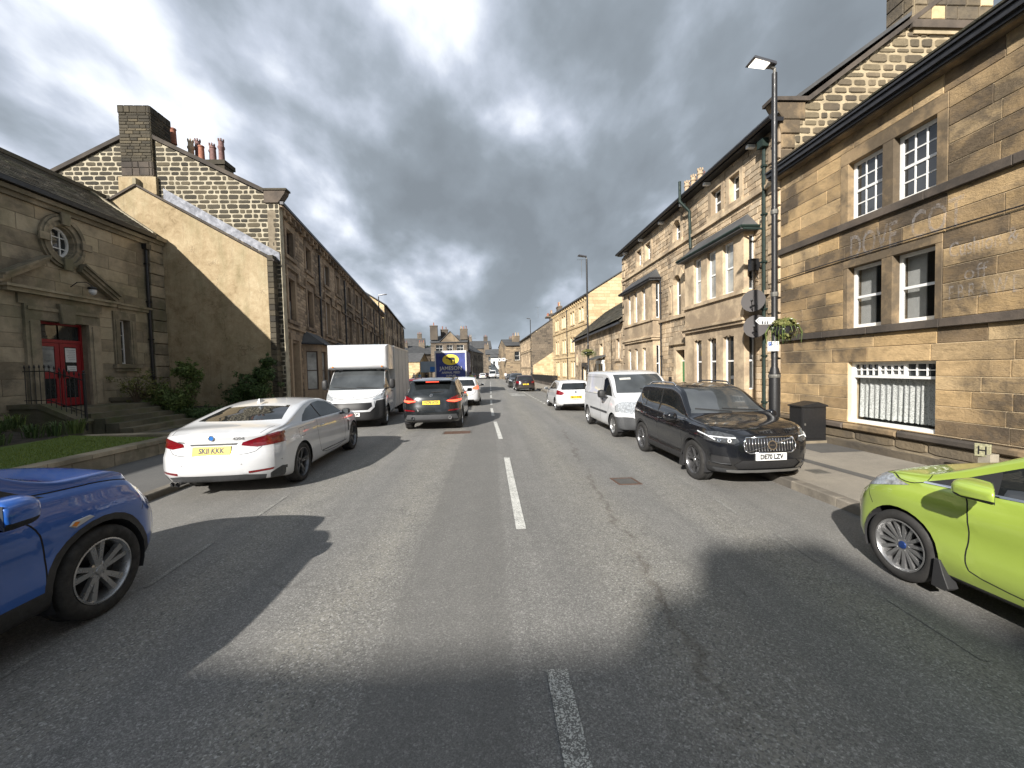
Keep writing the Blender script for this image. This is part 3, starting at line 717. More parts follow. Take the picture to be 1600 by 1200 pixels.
def leafball(mb, c, rad, n, size, rg, flat=0.0, thin=0.45):
    """leaf-sized faces spread through an uneven crown"""
    for i in range(n):
        d = Vector((rg.gauss(0, 1), rg.gauss(0, 1), rg.gauss(0, 1))).normalized()
        k = rg.uniform(0.35, 1.0) ** 0.5 * (0.8 + 0.25 * math.sin(d.x * 5 + c[0] * 3) * math.cos(d.z * 4 + c[1]))
        p = Vector(c) + Vector((d.x * rad[0], d.y * rad[1], d.z * rad[2])) * k
        s = size * rg.uniform(0.6, 1.35)
        a = Vector((rg.gauss(0, 1), rg.gauss(0, 1), rg.gauss(0, 0.7))).normalized(); b = a.cross(d)
        if b.length < 1e-3: continue
        b = b.normalized() * s * thin; a = a * s
        mb.add([p - a, p + b * .9 - a * .1, p + a, p - b * .9 - a * .1], [(0, 1, 2, 3)])
def shrub(name, label, c, blobs, n, size, mat, stems, group=None, cat='shrub'):
    t = thing(name, label, cat, c, group); rg = random.Random(hash(label) % 1000 if False else len(label) * 7)
    mb = MB()
    for k in range(34):
        bl = blobs[k % len(blobs)]; d = Vector((rg.gauss(0, 1), rg.gauss(0, 1), rg.gauss(.3, 1))).normalized(); q = rg.uniform(.85, 1.3); s_ = rg.uniform(.06, .16)
        leafball(mb, (c[0] + bl[0] + d.x * bl[3] * q, c[1] + bl[1] + d.y * bl[4] * q, c[2] + bl[2] + d.z * bl[5] * q), (s_, s_, s_ * 1.3), 26, size, rg)
    for (dx, dy, dz, rx, ry, rz, w) in blobs: leafball(mb, (c[0] + dx, c[1] + dy, c[2] + dz), (rx, ry, rz), int(n * w), size, rg)
    mb.build('foliage', mat, t)
    mb = MB()
    for i in range(stems):
        bl = blobs[i % len(blobs)]
        e = Vector((c[0] + bl[0] + rg.uniform(-.6, .6) * bl[3], c[1] + bl[1] + rg.uniform(-.6, .6) * bl[4], c[2] + bl[2] + rg.uniform(-.2, .8) * bl[5]))
        s = Vector((c[0] + rg.uniform(-.1, .1), c[1] + rg.uniform(-.1, .1), c[2] - 0.05)); mid = s.lerp(e, 0.5) + Vector((rg.uniform(-.12, .12), rg.uniform(-.12, .12), 0.1))
        mb.tube([s, mid, e], [0.02, 0.013, 0.006], 5)
    mb.build('stem', TWIG, t)
    return t
shrub('bush', 'tall narrow bush against the rendered wall with a bushy dark top', (-11.9, 16.7, 0.3),
      [(0, 0, 1.75, .5, .45, .42, .4), (.15, 0, 1.1, .38, .4, .5, .2), (-.1, 0, .5, .5, .45, .45, .2), (.35, .1, 1.5, .3, .3, .3, .1)], 2600, 0.055, LEAF_M, 14)
shrub('bush', 'broad dark evergreen bush at the corner of the rendered wall', (-9.9, 17.6, 0.3),
      [(0, 0, 1.0, .95, .6, .75, .5), (.45, 0, 1.55, .55, .4, .5, .2), (-.65, 0, .6, .6, .5, .6, .2), (.75, -.1, 2.05, .28, .2, .25, .06)], 6000, 0.06, LEAF_D, 16)
shrub('bush', 'sparse yellowish twiggy shrub to the right of the hall door', (-13.1, 15.9, 1.0),
      [(0, 0, .55, .75, .6, .5, .5), (.5, .1, .25, .5, .5, .4, .3)], 900, 0.045, LEAF_Y, 34)
shrub('bush', 'fresh green shrub beside the steps under the drainpipe', (-12.3, 16.2, 0.5),
      [(0, 0, .55, .55, .5, .5, .5), (.5, -.2, .35, .5, .5, .4, .4)], 2800, 0.05, LEAF_M, 10)
shrub('bush', 'low dark ground ivy below the rendered wall', (-10.9, 16.1, 0.15),
      [(0, 0, .25, 1.2, .55, .33, .6), (1.2, .3, .2, .8, .5, .3, .3), (-1.0, 0, .3, .6, .5, .35, .2)], 5500, 0.05, LEAF_D, 6)
shrub('bush', 'small sprig of leaves at the photo left edge in front of the hall', (-12.9, 9.7, 0.9),
      [(0, 0, .35, .5, .5, .4, 1)], 900, 0.06, LEAF_M, 8)
# clumps of daffodil leaves
def clump(x, y, z, n, h, rg, name='daffodil_clump', label='', fl=0):
    t = thing(name, label, 'plant', (x, y, z), 'clumps of daffodil leaves behind the lawn'); mb = MB()
    for i in range(n):
        a = rg.uniform(0, 6.28); r = rg.uniform(0, .2); L_ = h * rg.uniform(.6, 1.15); lean = rg.uniform(.15, .95)
        p = Vector((x + math.cos(a) * r, y + math.sin(a) * r, z - .02)); d = Vector((math.cos(a), math.sin(a), 0)); w = Vector((-d.y, d.x, 0)) * 0.011
        q = p + d * lean * L_ * .35 + Vector((0, 0, L_ * .75)); e = p + d * lean * L_ * .95 + Vector((0, 0, L_ * (1.05 - lean * .45)))
        mb.add([p - w, p + w, q + w, q - w, e], [(0, 1, 2, 3), (3, 2, 4)])
    mb.build('leaf_blades', LEAF_D if rg.random() < .6 else LEAF_M, t)
    if fl:
        mb = MB()
        for i in range(fl):
            c = Vector((x + rg.uniform(-.2, .2), y + rg.uniform(-.2, .2), z + h * rg.uniform(.8, 1.1)))
            for k in range(6):
                a = k * 1.047; v = Vector((math.cos(a) * .8, math.sin(a), .25 * math.sin(a))) * .045; w = Vector((-math.sin(a), math.cos(a), 0)) * .018
                mb.add([c, c + v * .6 + w, c + v, c + v * .6 - w], [(0, 1, 2, 3)])
        mb.build('flower', PETAL if rg.random() < .6 else PETALW, t)
rg = random.Random(11); k = 0
for i in range(52):
    y = 4.6 + i * 0.125 + rg.uniform(-.1, .1); x = -10.15 - rg.uniform(0, 1.9)
    clump(x, y, lawnz(x, y) - .02, 42, rg.uniform(.26, .42), rg, label='clump of strappy green daffodil leaves in the bed before the hall', fl=1 if i in (16, 30, 41) else 0)

# ================================================================ hall on the left
XH = -14.1
hall = thing('stone_hall', 'single storey ashlar hall with red double door and oval window', 'building', (XH, 8, 0.3))
fh = frame((XH, 18.7, 0), (0, -1, 0), (1, 0, 0))      # u runs towards the camera
U = lambda y: 18.7 - y
door = (U(15.22), U(13.66), 0.0, 3.72)
hw = (U(16.93), U(16.48), 2.38, 4.07); hwl = (U(12.05), U(11.2), 2.38, 4.07)
hw3 = (U(9.3), U(8.4), 2.38, 4.07)
ov = (U(14.97), U(14.17), 5.90, 6.90)
stonewall(hall, fh, [(0, 0), (27, 0), (27, 7.32), (0, 7.32)], [(-1, 0.72, 0, 8), door, hw, hwl, hw3, ov, (U(17.97), U(17.75), 0, 7.3)][1:6], (0.42, 0.46), (0.9, 1.7), S_HALL, MORT_D, proud=0.012,
          gap=0.014, bev=0.006, thick=0.45, limit=280, seed=5, breaks=(0.9, 4.62))
pb = MB(); z = 0.35; q = 0
while z < 7.2:     # banded pilaster at the corner
    m = MB(); e = 0.10 if q % 2 == 0 else 0.08; m.prism(fh, [(0.0, z + .012), (0.74 if q % 2 == 0 else 0.70, z + .012), (0.74 if q % 2 == 0 else 0.70, z + .47), (0.0, z + .47)], 0.014, e + .05, 0.02); m.build('quoin_stone', S_HALLD, hall); z += .485; q += 1
m = MB(); m.box(fh, -0.02, 0.85, 0.014, 0.24, 0.0, 0.95); m.build('pilaster_base', S_HALLD, hall)
# plinth, band course, cornice
m = MB(); m.box(fh, 0.86, 27, 0.014, 0.06, 0.0, 0.82); m.build('plinth', S_HALLD, hall)
for (a, b) in ((0.76, U(16.42) ), (U(13.05), 27)):
    m = MB(); m.box(fh, a, b, 0.014, 0.10, 4.50, 4.62); m.box(fh, a, b, 0.014, 0.15, 4.62, 4.70); m.build('band_course', S_HALLD, hall)
m = MB(); m.box(fh, -0.05, 27, 0.0, 0.10, 7.32, 7.46); m.box(fh, -0.08, 27, 0.0, 0.22, 7.46, 7.60); m.build('cornice', S_HALLD, hall)
m = MB(); m.box(fh, 0.6, 27, 0.24, 0.36, 7.62, 7.76); m.build('gutter', GUT, hall)
m = MB(); m.box(fh, -0.12, 0.58, 0.0, 0.34, 7.60, 7.76); m.build('end_cornice', S_HALLD, hall)
roofslates(hall, fh, 0.72, 27, (0.34, 7.74), (-2.2, 9.55), 17, 0.34, SLATE, th=0.02)
roofslates(hall, fh, -0.02, 0.55, (0.30, 7.70), (-2.2, 9.45), 14, 0.4, SLATE, seed=8, th=0.02)
m = MB(); m.hexa([fh(0.56, 0.30, 7.77), fh(0.70, 0.30, 7.77), fh(0.70, -2.2, 9.58), fh(0.56, -2.2, 9.58), fh(0.54, 0.32, 7.85), fh(0.72, 0.32, 7.85), fh(0.72, -2.2, 9.66), fh(0.54, -2.2, 9.66)]); m.build('verge_flashing', MORT_P, hall)
m = MB(); m.box(fh, 0.0, 27, -2.35, -2.05, 9.52, 9.66); m.build('ridge_tiles', SLATE, hall)
m = MB(); m.hexa([fh(0, -4.9, 7.7), fh(27, -4.9, 7.7), fh(27, -2.2, 9.5), fh(0, -2.2, 9.5), fh(0, -4.9, 7.75), fh(27, -4.9, 7.75), fh(27, -2.2, 9.56), fh(0, -2.2, 9.56)]); m.build('rear_roof_slope', SLATE, hall)
m = MB(); m.prism(frame((XH, 18.68, 0), (1, 0, 0), (0, 1, 0)), [(-0.46, 0), (-0.46, 7.7), (-2.2, 9.3), (-4.8, 7.6), (-4.8, 0)], -0.3, 0); m.prism(frame((XH, -8.3, 0), (1, 0, 0), (0, -1, 0)), [(0.0, 0), (0.0, 7.7), (-2.2, 9.3), (-4.8, 7.6), (-4.8, 0)], -0.3, 0)
m.box(fh, 0, 27, -4.9, -4.7, 0, 7.65); m.build('end_wall', S_HALL, hall)
# drainpipe
def pipe(par, fr, u, z0, z1, r=0.045, w=0.09, mat=GUT, hop=True, name='drainpipe', clips=4):
    m = MB(); m.tube([fr(u, w, z0), fr(u, w, z1)], r, 10)
    if hop: m.box(fr, u - .12, u + .12, 0.02, w + .12, z1, z1 + .22)
    for i in range(clips):
        zz = z0 + (z1 - z0) * (i + .6) / clips; m.box(fr, u - r - .02, u + r + .02, w - r - .03, w + r + .012, zz, zz + .05)
    return m.build(name, mat, par)
pipe(hall, fh, U(17.86), 0.9, 7.1, 0.055)
# door case and pediment
dc = MB()
dl, dr = door[0], door[1]
for (a, b) in ((dl - .42, dl), (dr, dr + .42)): 
    dc.box(fh, a, b, 0.014, 0.10, 0.82, 3.72); dc.box(fh, a + .10, b - .10, 0.10, 0.14, 0.95, 3.66)
dc.box(fh, dl - .42, dr + .42, 0.014, 0.10, 3.722, 4.18); dc.box(fh, dl - .36, dr + .36, 0.10, 0.15, 4.02, 4.12)
dc.box(fh, dl - .55, dr + .55, 0.014, 0.08, 4.182, 4.48)
d_ = dc.build('door_surround', S_HALLD, hall)
mu = (dl + dr) / 2
m = MB(); m.prism(fh, [(mu - .20, 3.66), (mu + .20, 3.66), (mu + .28, 4.30), (mu - .28, 4.30)], 0.10, 0.22, 0.02); m.build('keystone', S_HALLD, d_)
pe = MB()
pe.box(fh, mu - 1.75, mu + 1.75, 0.014, 0.26, 4.482, 4.60); pe.box(fh, mu - 1.82, mu + 1.82, 0.014, 0.34, 4.60, 4.68)
for s in (-1, 1):
    for (o1, o2, wd) in ((0.0, .10, .20), (.10, .20, .28), (.20, .27, .36)):
        a0, a1 = 1.86, 0.55; za, zb2 = 4.68, 5.52
        P4 = [(mu + s * a0, za + o1), (mu + s * a1, zb2 + o1), (mu + s * a1, zb2 + o2), (mu + s * a0, za + o2)]
        pe.prism(fh, P4 if s > 0 else P4[::-1], 0.014, wd)
pe.build('broken_pediment', S_HALLD, hall)
# door leaves
rd = MB(); W0, W1 = -0.22, -0.16
rd.box(fh, dl, dl + .07, W0, W1, .95, 3.72); rd.box(fh, dr - .07, dr, W0, W1, .95, 3.72); rd.box(fh, dl + .07, dr - .07, W0, W1, 3.64, 3.72); rd.box(fh, dl + .07, dr - .07, W0, W1 + .01, 3.06, 3.16)
rdo = rd.build('door_frame', REDPAINT, hall)
PAPER = plain('paper_notice', (0.62, 0.63, 0.62), 0.7, var=0.05); INK = plain('grey_ink', (0.12, 0.12, 0.13), 0.8)
for (a, b, side) in ((dl + .08, mu - .01, 0), (mu + .01, dr - .08, 1)):
    m = MB(); s_ = .14
    m.box(fh, a, a + s_, W0, W1 - .005, .96, 3.05); m.box(fh, b - s_, b, W0, W1 - .005, .96, 3.05)
    m.box(fh, a + s_, b - s_, W0, W1 - .006, .96, 1.22); m.box(fh, a + s_, b - s_, W0, W1 - .006, 1.88, 2.10); m.box(fh, a + s_, b - s_, W0, W1 - .006, 2.93, 3.05)
    lf = m.build('door_leaf', REDPAINT, hall)
    for (c, d, g_) in ((1.22, 1.88, WGLASS), (2.10, 2.93, WGLASS2 if side == 1 else WGLASS)):
        g = MB(); g.box(fh, a + s_, b - s_, W0 + .02, W0 + .03, c, d); g.build('pane', g_, lf)
    g = MB(); g.box(fh, a + .02, b - .02, W0 + .02, W0 + .03, 3.17, 3.63); g.build('pane', WGLASS, rdo)
    m = MB(); m.box(fh, (mu + (-.10 if side == 0 else .06)), (mu + (-.06 if side == 0 else .10)), W1, W1 + .05, 1.9, 2.1); m.build('handle', IRON, lf)
    if side == 0:   # the leaf nearer the street corner, on the right in the photograph
        for (x0, x1, z0, z1) in ((a + .13, a + .50, 2.42, 2.90), (a + .15, a + .46, 2.12, 2.30)):
            n_ = MB(); n_.box(fh, x0, x1, W0 + .032, W0 + .036, z0, z1); nn = n_.build('notice', PAPER, lf)
            n_ = MB()
            for kk in range(6 if z1 - z0 > .3 else 2): zz = z1 - .06 - kk * .065; n_.box(fh, x0 + .04, x1 - .05 - .03 * (kk % 3), W0 + .0362, W0 + .0375, zz - .012, zz)
            n_.build('print', INK, nn)
def glyph(text, size, par, mat, place, name='lettering', align='CENTER', ext=0.0, bold=0.0, xs=1.0):
    """flat lettering as a mesh; place(x,y) -> world point"""
    cu = bpy.data.curves.new('t', 'FONT'); cu.body = text; cu.size = size; cu.align_x = align; cu.align_y = 'CENTER'; cu.resolution_u = 3; cu.offset = bold; cu.extrude = ext
    ob = bpy.data.objects.new('t', cu); me = bpy.data.meshes.new_from_object(ob); bpy.data.objects.remove(ob); bpy.data.curves.remove(cu)
    mb = MB(); mb.v = [tuple(place(v.co.x * xs, v.co.y, v.co.z)) for v in me.vertices]; mb.f = [tuple(p.vertices) for p in me.polygons]; bpy.data.meshes.remove(me)
    return mb.build(name, mat, par)
cm = (mu + dr) / 2 - .04
for i, (tx, sz) in enumerate((('Welcome', .10), ('to the', .07), ('Public', .10), ('Hall', .15))):
    glyph(tx, sz, hall, INK, lambda x, y, z, i=i: fh(cm - x, W0 + .036, 2.84 - i * .19 + y), 'door_lettering')
# oval window
def ellipse(cu_, cz, a, b, n=40): return [(cu_ + a * math.cos(2 * math.pi * i / n), cz + b * math.sin(2 * math.pi * i / n)) for i in range(n)]
def ring(mb, fr, cu_, cz, a0, b0, a1, b1, w0, w1, n=40):
    I = ellipse(cu_, cz, a0, b0, n); O = ellipse(cu_, cz, a1, b1, n)
    for i in range(n):
        j = (i + 1) % n
        mb.hexa([fr(I[i][0], w0, I[i][1]), fr(O[i][0], w0, O[i][1]), fr(O[j][0], w0, O[j][1]), fr(I[j][0], w0, I[j][1]),
                 fr(I[i][0], w1, I[i][1]), fr(O[i][0], w1, O[i][1]), fr(O[j][0], w1, O[j][1]), fr(I[j][0], w1, I[j][1])])
oc, oz = (ov[0] + ov[1]) / 2, 6.40
sp_ = MB(); ring(sp_, fh, oc, oz, .40, .50, .60, .72, -0.30, 0.013); ring(sp_, fh, oc, oz, .44, .54, .58, .69, 0.012, 0.09); ring(sp_, fh, oc, oz, .585, .695, .68, .80, 0.012, 0.15); ring(sp_, fh, oc, oz, .685, .805, .75, .88, 0.012, 0.10)
ovs = sp_.build('oval_surround', S_HALLD, hall, sharp=30)
for (du, dz, s) in ((0, .74, 0), (0, -.74, 0), (.68, 0, 1), (-.68, 0, 1)):
    m = MB(); w_, h_ = (.13, .2) if s == 0 else (.17, .12); m.prism(fh, [(oc + du - w_, oz + dz - h_), (oc + du + w_, oz + dz - h_), (oc + du + w_ * (1.25 if dz > 0 else 1), oz + dz + h_), (oc + du - w_ * (1.25 if dz > 0 else 1), oz + dz + h_)], 0.15 if True else 0, 0.21, .01); m.build('keystone', S_HALLD, ovs)
m = MB(); ring(m, fh, oc, oz, .34, .43, .40, .50, -0.26, -0.16, 32); 
for s in (-.13, .13): m.box(fh, oc + s - .016, oc + s + .016, -.24, -.18, oz - .44, oz + .44)
for s in (-.18, .18): m.box(fh, oc - .37, oc + .37, -.238, -.182, oz + s - .014, oz + s + .014)
ow = m.build('oval_window', WPAINT, hall); m = MB(); m.prism(fh, ellipse(oc, oz, .37, .46, 32), -.225, -.215); m.build('pane', WGLASS, ow)
# side windows with stone surrounds
for (a, b, c, d) in (hw, hwl, hw3):
    m = MB()
    for (e, f_) in ((a - .26, a), (b, b + .26)): m.box(fh, e, f_, 0.014, 0.07, c - .02, d); m.box(fh, e + .06, f_ - .06, .07, .10, c, d - .02)
    m.box(fh, a - .26, b + .26, 0.014, 0.07, d, d + .30); m.build('window_surround', S_HALLD, hall)
    m = MB(); m.box(fh, a - .34, b + .34, 0.014, 0.17, c - .16, c - .021); m.box(fh, a - .28, b + .28, 0.014, 0.11, c - .28, c - .16); m.build('window_sill', S_HALLD, hall)
    sash(hall, fh, a, b, c, d, cols=1, rows=3, mid=False, dep=0.2, fw_=0.05)
m = MB(); m.tube([fh(mu - .25, .08, 4.95), fh(mu - .25, .3, 5.1), fh(mu - .35, .5, 5.12), fh(mu - .45, .6, 5.0)], .015, 6)
hl = thing('wall_lamp', 'small bulkhead lamp on a curved bracket above the red door', 'lamp', fh(mu - .3, .2, 4.9))
m.build('bracket', IRON, hl); m = MB(); m.lathe(fh(mu - .45, .6, 4.80), [(.02, .2), (.12, .16), (.14, .10)], 14); m.build('shade', IRON, hl, True)
m = MB(); m.lathe(fh(mu - .45, .6, 4.70), [(.03, 0), (.09, .05), (.11, .12), (.10, .19)], 14); m.build('lamp_globe', plain('milk_glass', (.6, .6, .6), .2), hl, True)
# steps, copings
st = thing('door_steps', 'mossy stone steps leading up to the red hall door', 'steps', (-12.3, 14, 0.1))
MOSSY = stone('mossy_step_stone', [(0.17, 0.15, 0.105), (0.13, 0.12, 0.085)], (0.05, 0.05, 0.035), .6, 1.0, grain=.25, bump=.4, green=(0.075, 0.095, 0.03), green_amt=.7)
m = MB(); m.box(I3, -14.1, -12.55, 13.05, 15.9, .12, .93); m.build('landing', MOSSY, st)
for i in range(5):
    m = MB(); x0 = -12.549 + i * .4; m.box(I3, x0, x0 + .42, 13.07, 15.88, .12 if i < 4 else .1, .77 - .155 * i); m.build('step', MOSSY, st)
for yy, lab in ((12.87, 0), (16.08, 1)):
    sw = thing('coping_wall', ('sloping mossy wall with coping left of the steps, below the railing', 'sloping mossy wall with coping right of the steps')[lab], 'wall', (-13, yy, .1))
    fs = frame((-14.08, yy, 0), (1, 0, 0), (0, 1, 0))
    m = MB(); m.prism(fs, [(0, .1), (0, 1.0), (0.85, 1.0), (2.0, .46), (2.0, .1)], -.14, .14); m.build('wall_face', MOSSY, sw)
    m = MB(); m.prism(fs, [(0, 1.0), (0, 1.13), (.92, 1.13), (2.06, .58), (2.0, .46), (.85, 1.0)], -.2, .2); m.build('coping', MOSSY, sw)
rl = thing('iron_railing', 'black iron spike railing on the sloping wall by the steps', 'railing', (-13, 12.1, .6))
fs = frame((-14.08, 12.87, 0), (1, 0, 0), (0, 1, 0))
def railz(u): return 2.2 if u < 1.0 else 2.2 - (u - 1.0) * 0.30
m = MB(); m.tube([fs(.3, 0, 2.1), fs(1.0, 0, 2.1), fs(1.98, 0, 1.8)], .016, 6); m.tube([fs(.3, 0, 1.24), fs(.95, 0, 1.24), fs(1.98, 0, .86)], .014, 6); m.build('rail', IRON, rl)
for i in range(12):
    u = .35 + i * .138; zb_ = 1.13 if u < .9 else 1.13 - (u - .9) * .48
    m = MB(); m.tube([fs(u, 0, zb_), fs(u, 0, railz(u))], .010, 6); m.lathe(fs(u, 0, railz(u) - .02), [(.009, 0), (.026, .05), (.002, .13)], 6); m.build('spike_bar', IRON, rl)
m = MB(); m.tube([fs(2.0, 0, .3), fs(2.0, 0, 1.98)], .035, 8); m.lathe(fs(2.0, 0, 1.96), [(.04, 0), (.045, .03), (.02, .06), (.035, .1), (.005, .15)], 8); m.build('end_post', IRON, rl)
# ================================================================ rendered gable between hall and terrace
YG = 19.0
fg = frame((0, YG - .3, 0), (1, 0, 0), (0, -1, 0))
rg_ = thing('rendered_gable', 'tan rendered gable wall of a vanished house, lead flashing on its slope', 'wall', (-12, YG - .3, 0.1))
m = MB(); m.prism(fg, [(-9.62, .05), (-9.62, 6.93), (-14.95, 10.02), (-19, 7.7), (-19, .05)], -.28, 0); m.build('render', RENDER, rg_)
m = MB(); y_ = 0.3; k = 0
rt = random.Random(3); z = .1
while z < 6.9:
    h = rt.uniform(.20, .28); e = .16 if k % 2 else .04
    m = MB(); m.prism(fg, [(-9.62, z + .008), (-9.36, z + .008), (-9.36, z + h - .008), (-9.62, z + h - .008)], -.28, 0.03, .012); m.build('quoin_stone', S_GAB, rg_); z += h; k += 1
m = MB(); m.hexa([fg(-9.3, -.29, 6.78), fg(-14.9, -.29, 10.03), fg(-14.9, .05, 10.03), fg(-9.3, .05, 6.78), fg(-9.3, -.29, 6.86), fg(-14.9, -.29, 10.12), fg(-14.9, .05, 10.12), fg(-9.3, .05, 6.86)])
m.hexa([fg(-19, -.29, 7.70), fg(-14.9, -.29, 10.05), fg(-14.9, .07, 10.05), fg(-19, .07, 7.70), fg(-19, -.29, 7.80), fg(-14.9, -.29, 10.15), fg(-14.9, .07, 10.15), fg(-19, .07, 7.80)]); m.build('coping', S_R1D, rg_)
m = MB(); m.box(fg, -15.0, -14.86, -.2, .08, 10.1, 10.36); m.build('finial', S_HALLD, rg_)
fg2 = frame((0, YG, 0), (1, 0, 0), (0, -1, 0))
m = MB(); m.prism(fg2, [(-9.2, 6.85), (-9.2, 7.22), (-14.0, 10.05), (-14.0, 9.6)], .03, .055); m.build('lead_flashing', LEAD, rg_)

# ================================================================ left terrace
ltd = Vector((-0.103, 1, 0)).normalized(); ltw = Vector((1, 0.103, 0)).normalized()
O2 = Vector((-9.3, YG, 0))
t2 = thing('terrace_house', 'three storey stone end terrace with dark gable and tall chimney', 'building', (-9.3, 22, .2))
gp = [(-9.15, 0), (-9.15, 9.5), (-14.95, 12.45), (-20.8, 9.5), (-20.8, 0)]
stonewall(t2, fg2, gp, [(-15.65, -14.28, 10.0, 14)], (0.15, 0.25), (0.22, 0.62), S_GAB, MORT_P, proud=.013, gap=.030, bev=.012, thick=.3, limit=295,
          jitter=.006, seed=21, rough=.14, minpx=7, wallname='gable_wall', breaks=(6.9,))
# gable chimney
ch = MB(); ch.box(fg2, -15.60, -14.33, -1.0, .13, 9.9, 13.2); chm = ch.build('chimney', MORT_D, t2)
def stackstones(par, fr, u0, u1, w0, w1, z0, z1, mat, course=.16, seed=1, name='stone', lim=150):
    rs = random.Random(seed); z = z0; cnt = 0; rest = MB()
    while z < z1 - .02:
        h = min(course * rs.uniform(.8, 1.2), z1 - z)
        for (face, a, b) in (('f', u0, u1), ('s', w0, w1), ('t', w0, w1)):
            u = a
            while u < b - 1e-3:
                l = min(rs.uniform(.22, .5), b - u)
                if b - u - l < .12: l = b - u
                q = MB() if cnt < lim else rest
                e = .02 + rs.random() * .015
                if face == 'f': q.prism(fr, [(u + .008, z + .008), (u + l - .008, z + .008), (u + l - .008, z + h - .008), (u + .008, z + h - .008)], w1 - .01, w1 + e, .012)
                elif face == 's': q.prism(lambda p, w, zz: fr(u1 + w, p, zz), [(u + .008, z + .008), (u + l - .008, z + .008), (u + l - .008, z + h - .008), (u + .008, z + h - .008)], -.01, e, .012)
                else: q.prism(lambda p, w, zz: fr(u0 - w, p, zz), [(u + .008, z + .008), (u + l - .008, z + .008), (u + l - .008, z + h - .008), (u + .008, z + h - .008)], -.01, e, .012)
                if q is not rest: q.build(name, mat, par); cnt += 1
                u += l
        z += h
    if rest.v: rest.build(name + 'work', mat, par, kind='stuff')
stackstones(chm, fg2, -15.60, -14.33, -1.0, .13, 11.15, 13.2, S_GAB, .13, 5, lim=130)
stackstones(chm, fg2, -15.60, -14.33, -1.0, .13, 10.55, 11.15, S_R1D, .30, 6, lim=40)
stackstones(chm, fg2, -15.62, -14.31, -1.02, .15, 13.2, 13.5, S_GAB, .3, 7, lim=20); m = MB(); m.box(fg2, -15.62, -14.31, -1.02, .15, 13.2, 13.5); m.build('chimney_cap', MORT_D, t2)
m = MB(); m.box(fg2, -15.75, -14.2, .0, .16, 9.75, 10.5); m.build('rendered_base', RENDER, t2)
# verge and kneeler
for s in (1, -1):
    c = -14.95
    m = MB(); a0, a1 = c + s * 5.2, c + s * .1
    P4 = [(a0, 9.86), (a1, 12.42), (a1, 12.60), (a0, 10.04)]
    m.prism(fg2, P4, -.3, .10); m.build('verge_coping', S_R1D, t2)
m = MB(); m.prism(fg2, [(-9.75, 9.42), (-9.15, 9.42), (-8.86, 9.82), (-8.82, 9.95), (-9.75, 9.95)], -.3, .08); m.build('kneeler', S_R1D, t2)
m = MB(); m.box(fg2, -9.9, -8.76, -.3, .12, 9.95, 10.03); m.build('kneeler_cap', S_GAB, t2)

def bayT(par, fr, u0, u1, z0, z1, proj=.75):
    """canted ground floor bay with hipped stone roof"""
    c = .45
    def wallseg(p, q, ww):
        P, Q = Vector(fr(p[0], p[1], 0)), Vector(fr(q[0], q[1], 0)); d = (Q - P); L_ = d.length; d.normalize(); n = Vector((fr.w.x, fr.w.y, 0)); out = Vector((d.y, -d.x, 0))
        if out.dot(Vector(fr.w)) < 0: out = -out
        if abs(out.dot(Vector(fr.w))) < .05: pass
        f2 = frame((P.x, P.y, fr(p[0], 0, 0)[2]), d, out)
        b = MB(); b.box(f2, 0, .16, -.2, 0, z0 - .9, z1); b.box(f2, L_ - .16, L_, -.2, 0, z0 - .9, z1); b.box(f2, .16, L_ - .16, -.2, 0, z0 - .9, z0); b.box(f2, .16, L_ - .16, -.2, 0, z1 - .38, z1)
        nw = ww; 
        for i in range(1, nw): x = .16 + (L_ - .32) * i / nw; b.box(f2, x - .08, x + .08, -.2, 0, z0, z1 - .38)
        b.build('bay_wall', S_L2D, par)
        for i in range(nw):
            a = .16 + (L_ - .32) * i / nw + (.08 if i else 0); e = .16 + (L_ - .32) * (i + 1) / nw - (.08 if i < nw - 1 else 0)
            sash(par, f2, a, e, z0, z1 - .38, BRPAINT, WGLASS2, dep=.08, fw_=.05)
    wallseg((u0, 0), (u0 + c, proj), 1); wallseg((u0 + c, proj), (u1 - c, proj), 2); wallseg((u1 - c, proj), (u1, 0), 1)
    r = MB(); e = .18; zt = z1 + .75
    A, B, C, D = fr(u0 - e, 0, z1), fr(u0 + c - e * .5, proj + e, z1), fr(u1 - c + e * .5, proj + e, z1), fr(u1 + e, 0, z1)
    E_, F_ = fr(u0 + .35, 0, zt), fr(u1 - .35, 0, zt)
    r.add([A, B, C, D, E_, F_], [(0, 1, 4), (1, 2, 5, 4), (2, 3, 5), (0, 3, 2, 1)]); ro = r.build('bay_roof', SLATE_B, par)
    m = MB(); m.tube([A, B, C, D], .05, 6); m.build('bay_gutter', GUT, par)
SL = -0.03
